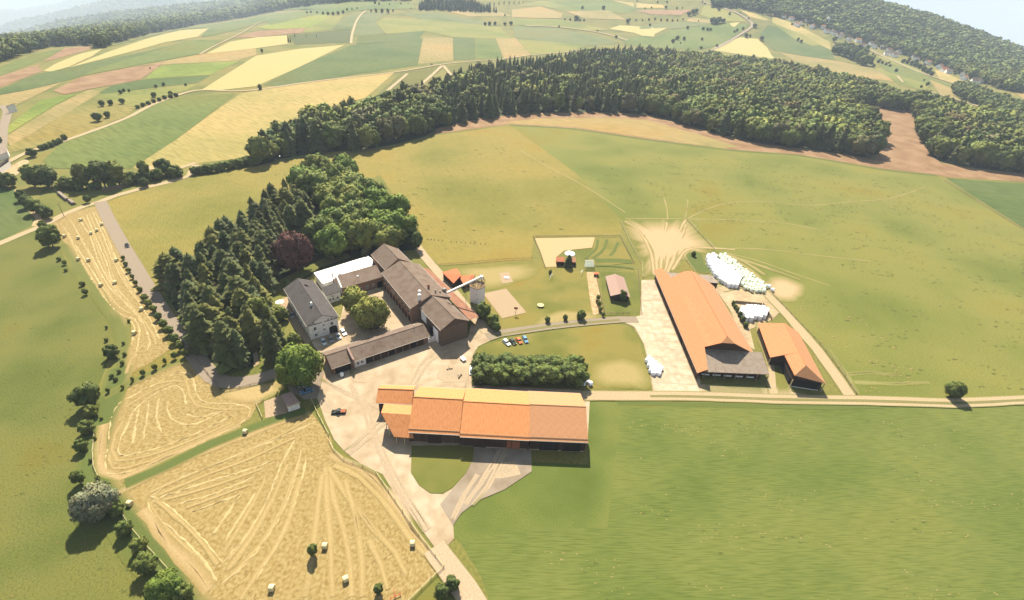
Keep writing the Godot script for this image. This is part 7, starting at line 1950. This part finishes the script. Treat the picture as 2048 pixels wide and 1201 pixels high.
	rows_of("field_tree", ["oak_b", "oak_c"], ["leaf_dark", "leaf_mid"], [Vector3(794.2,6.4,-1769.4),Vector3(753.7,9.5,-1610.7),Vector3(754.6,9.4,-1591.2),Vector3(856.2,16.5,-1614.9),Vector3(920.2,11.4,-1554.2),Vector3(901.2,5.5,-1487.8),Vector3(894.4,5.4,-1464.9),Vector3(881.9,6.3,-1417.7),Vector3(885.3,6.2,-1383.6),Vector3(884.6,8.1,-1579.3),Vector3(891.9,8,-1560.1),Vector3(893,7.9,-1529.1),Vector3(884.5,7.1,-1609.3),Vector3(904.8,5.1,-1133.7),Vector3(877.7,4.8,-1070.1),Vector3(915.9,4.9,-1105.1),Vector3(979.2,4.5,-1220.6),Vector3(996.3,4.9,-1343.7),Vector3(991.8,5.8,-1319.2),Vector3(975.8,5.7,-1278.8),Vector3(953.7,4.5,-1223.3)], 1.2, "tree scattered along the valley below the village", "tree", "valley trees")

func village():
	# houses strung along the valley on the right, under the wooded hill
	var n := 0
	for q in [[P([783.6,-1865.6,825.6,-1831.9,900.7,-1785.1,948.1,-1718.5,935.2,-1627.7,898.9,-1641.2,855.9,-1710.9,787.8,-1768.6]), 34.0, "along the upper valley"], [P([933.6,-1686.4,974.8,-1594.4,1018.5,-1501,1011.1,-1404.1,972.4,-1382,943.5,-1484.3,902.4,-1582.1]), 36.0, "in the long row below the wooded hill"], [P([1012.4,-1426.2,1006.1,-1289.2,955.5,-1153.1,921.8,-1129.1,950.4,-1258.3,961.1,-1344.7]), 40.0, "at the lower end of the village"]]:
		for p in scatter(q[0], q[1], 0.4):
			if n >= 90:
				break
			n += 1
			make_house(G3(p), rng.randf_range(-0.5, 0.9), rng.randf_range(11, 17), rng.randf_range(8.5, 11), rng.randf_range(4.5, 6.5), ["tile_red", "tile_pale", "roof_brown", "roof_rust", "roof_grey"][rng.randi() % 5], "small pale house " + q[2], "village houses " + q[2])
			if rng.randf() < 0.7:
				plant("garden_tree", "oak_low", ["leaf_mid", "leaf_dark", "leaf_light"][rng.randi() % 3], G3(p + Vector2(rng.randf_range(8, 16), rng.randf_range(6, 14))), rng.randf_range(7, 12), 1.1, "garden tree among the village houses", "tree", "village garden trees")
	print("houses ", n)
	var g: Vector3 = Vector3(895.72,56.84,-1765.17)
	var o := thing("church", "pale village church with a tall square tower", "church", g)
	var b := MB.new()
	b.box(Vector3(0, 13, 0), Vector3(3, 0, 0), Vector3(0, 14, 0), Vector3(0, 0, 3))
	obj("tower", b, M.white, o)
	b = MB.new()
	for k in 4:
		var a := TAU * (k + 0.5) / 4
		var c := TAU * (k + 1.5) / 4
		b.tri_out(Vector3(cos(a) * 4.4, 27, sin(a) * 4.4), Vector3(cos(c) * 4.4, 27, sin(c) * 4.4), Vector3(0, 31, 0), Vector3.UP)
	obj("spire", b, M.roof_grey, o)
	b = MB.new()
	b.box(Vector3(13, 4, 0), Vector3(10, 0, 0), Vector3(0, 5, 0), Vector3(0, 0, 5))
	obj("nave", b, M.white, o)
	b = MB.new()
	for s in [-1.0, 1.0]:
		b.slab(Vector3(2.8, 8.6, s * 5.6), Vector3(23.5, 8.6, s * 5.6), Vector3(23.5, 13, 0), Vector3(2.8, 13, 0), 0.3)
	obj("roof", b, M.roof_rust, o)

func car_at(a: Vector3, b: Vector3, paint: String, label: String, kind := 0, group := ""):
	make_car((a + b) * 0.5, (a - b).normalized(), paint, label, kind, group)

func vehicles():
	# the first point is the bonnet
	car_at(Vector3(0.32,0.00,-169.72), Vector3(-2.46,0.00,-173.28), "paint_white", "white car with dark windows, leftmost of the four on the lawn", 1)
	car_at(Vector3(2.66,0.00,-170.68), Vector3(0.57,0.00,-173.98), "paint_dark", "dark green car between the white and the orange one")
	car_at(Vector3(5.24,0.00,-171.67), Vector3(3.40,0.00,-175.02), "paint_orange", "orange red car on the lawn")
	car_at(Vector3(7.84,0.00,-172.32), Vector3(6.23,0.00,-176.80), "paint_blue", "blue car at the right end of the row on the lawn", 1)
	car_at(Vector3(-60.75,0.00,-124.57), Vector3(-56.51,0.00,-125.21), "paint_black", "black pickup truck standing in the yard", 3)
	car_at(Vector3(-76.68,0.00,-136.61), Vector3(-73.72,0.00,-137.73), "paint_silver", "silver car parked under the broad tree", 1)
	car_at(Vector3(-75.09,0.00,-133.02), Vector3(-71.92,0.00,-134.93), "paint_blue", "blue car parked under the broad tree", 1)
	car_at(Vector3(-76.53,0.00,-161.76), Vector3(-78.58,0.00,-164.60), "paint_silver", "grey silver car nearest the farmhouse corner", 1)
	car_at(Vector3(-74.26,0.00,-163.72), Vector3(-76.11,0.00,-166.62), "paint_grey", "grey car before the arched garage door")
	car_at(Vector3(-71.87,0.00,-166.06), Vector3(-73.91,0.00,-168.99), "paint_silver", "pale blue grey car half in shade by the farmhouse")
	car_at(Vector3(-70.16,0.00,-168.71), Vector3(-73.06,0.00,-172.34), "paint_white", "white car in full sun beside the courtyard trees", 1)
	car_at(Vector3(-96.88,0.00,-178.92), Vector3(-98.90,0.00,-182.21), "paint_grey", "grey car in the shade along the farmhouse's long wall")
	car_at(Vector3(-206.27,0.00,-230.60), Vector3(-209.32,0.00,-234.27), "paint_black", "dark car driving on the asphalt road")
	car_at(Vector3(-163.89,0.00,-907.85), Vector3(-160.14,0.00,-915.26), "paint_black", "dark car on the country road by the far fields")
	car_at(Vector3(-13.92,0.00,-149.29), Vector3(-14.06,0.00,-154.41), "paint_white", "white van parked at the end of the block hedge", 2)

func fences():
	fence("pale rail fence along the right side of the big hay field", P([-57.6,-111.9,-54.7,-108.2,-50.4,-104.9,-43.8,-102.9,-38.9,-100.7,-30.8,-91.7,-21.6,-81.3,-13.2,-72.7]), 4.0, 1.3, 2)
	fence("pale rail fence at the corner by the two fruit trees", P([-13.2,-72.7,-16.1,-69.3,-20.2,-64,-23.4,-60.2]), 4.0, 1.3, 2)
	fence("pale rail fence between drive and paddock", P([-70.2,-129.9,-66.2,-124.3,-61.5,-118.2,-58.5,-114.4]), 4.0, 1.3, 2)
	fence("wooden fence round the sandy paddock", P([-83.5,-119.8,-88.9,-126.5,-87.1,-128.2]), 3.0, 1.2, 2)
	fence("fence along the asphalt road bend", P([-124.8,-149.6,-116.5,-142.6,-107.5,-134.6,-104,-130.7,-98,-133.4,-92.1,-136.7,-86.3,-140.6]), 3.5, 1.1, 2, "wood_old")
	fence("pale fence along the left meadow hedgerow", P([-133.4,-108.5,-128.7,-101.3,-124.4,-95.9,-119.3,-91.4]), 3.5, 1.1, 2)
	fence("pale fence below the willow", P([-105.4,-81.2,-100.6,-77.6,-93.8,-73.2,-87.3,-69.3,-82,-66]), 3.5, 1.1, 2)
	fence("fence on the left of the trampled gate ground", P([68.6,-313,70.2,-277.5,72.5,-252.6,70.3,-237.7]), 4.0, 1.2, 2)
	fence("fence from the pasture gate down to the bales", P([115.8,-320.2,118.6,-299.4,121.5,-278.7]), 4.0, 1.2, 2, "wood_old")
	fence("fence beside the weedy corner", P([99.9,-267.6,100.4,-256.6,101.6,-246.4]), 3.0, 1.2, 2)
	fence("dark fence round the garden beds", P([10.2,-278.4,23.8,-281.3,42.6,-284.3,65,-287.9,68,-253.1]), 3.0, 1.3, 2, "wood_old")
	fence("fence on the left of the garden beds", P([10.2,-278.4,14.3,-259.2,17.1,-240.1]), 3.0, 1.2, 2, "wood_old")
	fence("dark fence across the golden meadow", P([-40.2,-235.8,-24.4,-240.3,-5.5,-246.6,9.7,-250.6]), 5.0, 1.2, 2, "wood_old")
	fence("fence round the small shed's lawn", P([44.4,-240.1,44.6,-217,45,-199.1,56.9,-201]), 3.0, 1.3, 2, "wood_old")
	fence("fence right of the small shed's lawn", P([69.1,-246.3,66.1,-224.7,63,-201.3]), 3.5, 1.3, 2, "wood_old")
	fence("pasture fence along the right field edge", P([384.5,-454.1,377.7,-408.1,371.9,-374,367.6,-345.3,363.3,-315.4]), 6.0, 1.2, 2, "wood_old")
	fence("fence along the pale track above the small barn", P([137.6,-229.1,140.1,-206.4,142.6,-186.8,142.5,-164.6,141.4,-154]), 5.0, 1.2, 2, "wood_old")

func small_things():
	var o: Node3D
	var b: MB
	# parasol with a table on the terrace
	o = thing("parasol", "round pale parasol on the farmhouse terrace", "parasol", Vector3(-106.11,0.00,-187.42))
	b = MB.new()
	for k in 10:
		var a0 := TAU * k / 10
		var a1 := TAU * (k + 1) / 10
		b.tri_out(Vector3(0, 3.1, 0), Vector3(cos(a0) * 2.0, 2.4, sin(a0) * 2.0), Vector3(cos(a1) * 2.0, 2.4, sin(a1) * 2.0), Vector3.UP)
	obj("canopy", b, M.canvas, o)
	b = MB.new()
	b.tube([Vector3.ZERO, Vector3(0, 3.05, 0)], [0.06, 0.05], 8)
	obj("pole", b, M.wood_old, o)
	o = thing("garden_table", "small white garden table on the terrace beside the parasol", "table", Vector3(-102.23,0.00,-184.21))
	b = MB.new()
	b.box(Vector3(0, 0.74, 0), Vector3(1.1, 0, 0), Vector3(0, 0.04, 0), Vector3(0, 0, 0.6))
	obj("tabletop", b, M.white, o)
	for s in [[-1, -1], [1, -1], [-1, 1], [1, 1]]:
		b = MB.new()
		b.box(Vector3(s[0] * 0.95, 0.35, s[1] * 0.48), Vector3(0.04, 0, 0), Vector3(0, 0.35, 0), Vector3(0, 0, 0.04))
		obj("leg", b, M.white, o)
	# white tarpaulin in the garden
	o = thing("tarpaulin", "bright white tarpaulin heaped in the garden beds", "tarpaulin", Vector3(31.80,0.00,-259.97))
	b = MB.new()
	b.ball(Vector3(0, 0, 0), Vector3(3.2, 0.9, 3.4), 11, 6)
	obj("sheet", b, M.film_white, o)
	# bench on the small sand pit
	o = thing("bench", "pale bench in the middle of the small sand pit", "bench", Vector3(-3.69,0.00,-226.95))
	b = MB.new()
	b.box(Vector3(0, 0.5, 0), Vector3(1.3, 0, 0), Vector3(0, 0.08, 0), Vector3(0, 0, 0.8))
	obj("seat", b, M.white, o)
	for s in [-1.0, 1.0]:
		b = MB.new()
		b.box(Vector3(s, 0.22, 0), Vector3(0.12, 0, 0), Vector3(0, 0.22, 0), Vector3(0, 0, 0.6))
		obj("leg", b, M.plaster, o)
	# basketball post on the sand square
	o = thing("basketball_hoop", "slim basketball post on the edge of the sand square", "basketball hoop", Vector3(2.12,0.00,-194.24))
	b = MB.new()
	b.tube([Vector3.ZERO, Vector3(0, 3.2, 0)], [0.1, 0.08], 8)
	obj("post", b, M.metal, o)
	b = MB.new()
	b.box(Vector3(0, 3.5, 0.1), Vector3(0.9, 0, 0), Vector3(0, 0.55, 0), Vector3(0, 0, 0.04))
	obj("backboard", b, M.red_brown, o)
	b = MB.new()
	for k in 10:
		var a := TAU * k / 10
		var c := TAU * (k + 1) / 10
		b.bar(Vector3(cos(a) * 0.25, 3.15, 0.4 + sin(a) * 0.25), Vector3(cos(c) * 0.25, 3.15, 0.4 + sin(c) * 0.25), 0.04)
	obj("ring", b, M.tile_red, o)
	# goal on the lawn
	for k in [[Vector3(19.89,0.00,-230.20), "white goal post frame on the playing lawn"], [Vector3(36.68,0.00,-236.79), "pale goal frame near the garden path"]]:
		o = thing("goal", k[1], "goal", k[0], 1.2)
		b = MB.new()
		for s in [-1.0, 1.0]:
			b.bar(Vector3(s * 1.6, 0, 0), Vector3(s * 1.6, 2.0, 0), 0.12)
		b.bar(Vector3(-1.6, 2.0, 0), Vector3(1.6, 2.0, 0), 0.12)
		obj("frame", b, M.white, o)
	o = thing("trampoline", "round pale trampoline on the lawn", "trampoline", Vector3(14.02,0.00,-202.55))
	b = MB.new()
	b.tube([Vector3(0, 0.72, 0), Vector3(0, 0.8, 0)], [1.7, 1.7], 18)
	obj("mat", b, M.wood_pale, o)
	for k in 6:
		b = MB.new()
		var a := TAU * k / 6
		b.bar(Vector3(cos(a) * 1.5, 0, sin(a) * 1.5), Vector3(cos(a) * 1.5, 0.72, sin(a) * 1.5), 0.08)
		obj("leg", b, M.metal, o)
	# farm implements standing in the yard
	for k in [[Vector3(-23.04,0.00,-151.93), 0.4, "small dark farm implement standing in the yard"], [Vector3(-18.32,0.00,-147.95), 1.2, "low drawbar implement in front of the big barn"]]:
		o = thing("farm_implement", k[2], "implement", k[0], k[1])
		b = MB.new()
		b.bar(Vector3(-1.0, 0.5, 0), Vector3(1.0, 0.5, 0), 0.16)
		b.bar(Vector3(0, 0.5, 0), Vector3(0, 0.7, -1.3), 0.14)
		obj("frame", b, M.rubber, o)
		for s in [-0.8, -0.3, 0.3, 0.8]:
			b = MB.new()
			b.bar(Vector3(s, 0.5, 0), Vector3(s, 0.0, 0.5), 0.1)
			obj("tine", b, M.red_brown, o)
		for s in [-1.05, 1.05]:
			b = MB.new()
			b.tube([Vector3(s - 0.08, 0.35, 0), Vector3(s + 0.08, 0.35, 0)], [0.35, 0.35], 10)
			obj("wheel", b, M.rubber, o)
	o = thing("trailer", "small pale trailer beside the gable shadow", "trailer", Vector3(-18.39,0.00,-158.34), 0.7)
	b = MB.new()
	b.box(Vector3(0, 0.8, 0), Vector3(0.8, 0, 0), Vector3(0, 0.28, 0), Vector3(0, 0, 1.3))
	obj("body", b, M.metal_white, o)
	for s in [-1.0, 1.0]:
		b = MB.new()
		b.tube([Vector3(s * 0.85 - 0.1, 0.32, 0.2), Vector3(s * 0.85 + 0.1, 0.32, 0.2)], [0.32, 0.32], 10)
		obj("wheel", b, M.rubber, o)
	b = MB.new()
	b.bar(Vector3(0, 0.55, -1.3), Vector3(0, 0.5, -2.4), 0.1)
	obj("drawbar", b, M.metal, o)
	o = thing("water_tank", "white round tank in front of the garage wing", "tank", Vector3(-63.61,0.00,-143.83))
	b = MB.new()
	b.tube([Vector3(0, 0.3, 0), Vector3(0, 1.5, 0), Vector3(0, 1.75, 0)], [0.75, 0.75, 0.4], 14)
	obj("body", b, M.white, o)
	b = MB.new()
	b.box(Vector3(0, 0.15, 0), Vector3(0.8, 0, 0), Vector3(0, 0.15, 0), Vector3(0, 0, 0.8))
	obj("stand", b, M.rubber, o)
	# concrete clamp walls round the small bale stack
	for k in [[Vector3(114.06,0.00,-218.39), Vector3(127.43,0.00,-217.76), "low dark retaining wall above the small bale stack"], [Vector3(128.42,0.00,-218.35), Vector3(127.43,0.00,-204.90), "pale retaining wall right of the small bale stack"]]:
		var m: Vector3 = (k[0] + k[1]) * 0.5
		var w := MB.new(m)
		w.box(m + Vector3(0, 0.7, 0), (k[1] - k[0]) * 0.5, Vector3(0, 0.7, 0), (k[1] - k[0]).cross(Vector3.UP).normalized() * 0.15)
		var c := obj("retaining_wall", w, M.wood_old)
		c.position = m
		tag(c, k[2], "wall")
	# power pole on the junction corner
	o = thing("power_pole", "thin wooden power pole at the track above the hay field", "pole", Vector3(-265.05,0.00,-262.02))
	b = MB.new()
	b.tube([Vector3.ZERO, Vector3(0, 8.5, 0)], [0.16, 0.1], 8)
	obj("post", b, M.wood_old, o)
	b = MB.new()
	b.bar(Vector3(-0.8, 7.9, 0), Vector3(0.8, 7.9, 0), 0.12)
	obj("crossarm", b, M.wood_old, o)
	# red implement at the bottom of the hay field
	o = thing("hay_rake", "rusty red hay rake at the bottom of the big hay field", "hay rake", Vector3(-24.34,0.00,-64.21), 0.5)
	b = MB.new()
	b.bar(Vector3(-1.6, 0.6, 0), Vector3(1.6, 0.6, 0), 0.14)
	b.bar(Vector3(0, 0.6, 0), Vector3(0.2, 0.6, -2.2), 0.12)
	obj("frame", b, M.tile_red, o)
	for s in [-1.2, 0.0, 1.2]:
		b = MB.new()
		for k in 8:
			var a := TAU * k / 8
			b.bar(Vector3(s, 0.6, 0), Vector3(s + 0.25, 0.6 + sin(a) * 0.55, cos(a) * 0.55), 0.04)
		obj("rake_wheel", b, M.tile_red, o)

func tufts():
	# rank clumps in the pasture and pale seed heads in the crop: too many to count
	var b := MB.new()
	var r := RandomNumberGenerator.new()
	r.seed = 61
	for k in 16:
		var p := Vector3(r.randf_range(-1.0, 1.0), 0.08, r.randf_range(-0.5, 0.5))
		b.leaf(p + Vector3(0, r.randf() * 0.22, 0), Vector3(0, 1, 0), 0.3, r, tone(r, 0.3), 0.7)
	var clump := b.mesh()
	for k in [["rank_clump", "dark rank grass clumps in the pasture", "rank_green", P([43.4,-388.4,93,-451.4,170,-484.4,244.3,-478,318.5,-458,366.7,-447.9,355.7,-373.1,351,-321,286.3,-243.4,222.1,-256.3,171.9,-273.2,143.4,-296,128.1,-333.4,92.4,-331.6]), 3.6, 0.16, 0.55], ["rank_clump", "dark rank grass clumps low in the pasture", "rank_green", P([150.8,-225.9,218.4,-250.3,277.1,-232.3,221,-164.9,149.2,-157.7]), 4.2, 0.2, 0.5], ["pale_tuft", "pale seed heads scattered in the crop field", "hay", P([46.2,-131.5,111.4,-137.6,208,-149.3,148.2,-72.7,3.7,-63.2,1.6,-77.3,36.2,-87.3]), 2.6, 0.28, 0.22], ["pale_tuft", "pale dry tufts in the left meadow", "hay_stubble", P([-236.3,-193.5,-206.5,-180,-147.7,-127.8,-125,-93.1,-95,-69,-83.8,-59.8,-116.4,-57.6]), 3.0, 0.28, 0.22], ["pale_tuft", "pale dry tufts in the pasture corner", "hay", P([139.7,-224.5,145,-187.1,144,-155.7,174.6,-158.8,179.7,-187.3,173.7,-219.4]), 3.0, 0.15, 0.5], ["rank_clump", "dark clumps in the golden meadow", "rank_green", P([-113.3,-391.7,-23.4,-505.8,24.3,-422,65.4,-314.1,8.3,-281.7,-38.5,-242.3,-57.9,-271]), 9.0, 0.2, 0.7], ["rank_clump", "dark clumps in the left meadow", "rank_green", P([-236.3,-193.5,-206.5,-180,-147.7,-127.8,-125,-93.1,-95,-69,-83.8,-59.8,-116.4,-57.6]), 3.4, 0.22, 0.32], ["rank_clump", "dark clumps in the crop field", "rank_green", P([46.2,-131.5,111.4,-137.6,208,-149.3,148.2,-72.7,3.7,-63.2,1.6,-77.3,36.2,-87.3]), 3.4, 0.3, 0.3]]:
		var at := []
		for p in scatter(k[3], k[4], 0.5):
			if wob.get_noise_2d(p.x * 3.0 + 17.0 * k[4], p.y * 7.0) > k[5] - 0.12 * r.randf():
				at.append(p)
		var mm := MultiMesh.new()
		mm.transform_format = MultiMesh.TRANSFORM_3D
		mm.mesh = clump
		mm.instance_count = at.size()
		for i in at.size():
			var s: float = k[6] * r.randf_range(0.5, 1.4)
			mm.set_instance_transform(i, Transform3D(Basis(Vector3.UP, r.randf_range(-0.35, 0.35)).scaled(Vector3(s * r.randf_range(0.8, 2.0), s * 0.8, s)), G3(at[i], 0.03)))
		var o := MultiMeshInstance3D.new()
		o.name = numbered(k[0])
		o.multimesh = mm
		o.material_override = M[k[2]]
		o.set_meta("kind", "stuff")
		o.set_meta("label", k[1])
		add_child(o)
		print(k[1], " ", at.size())
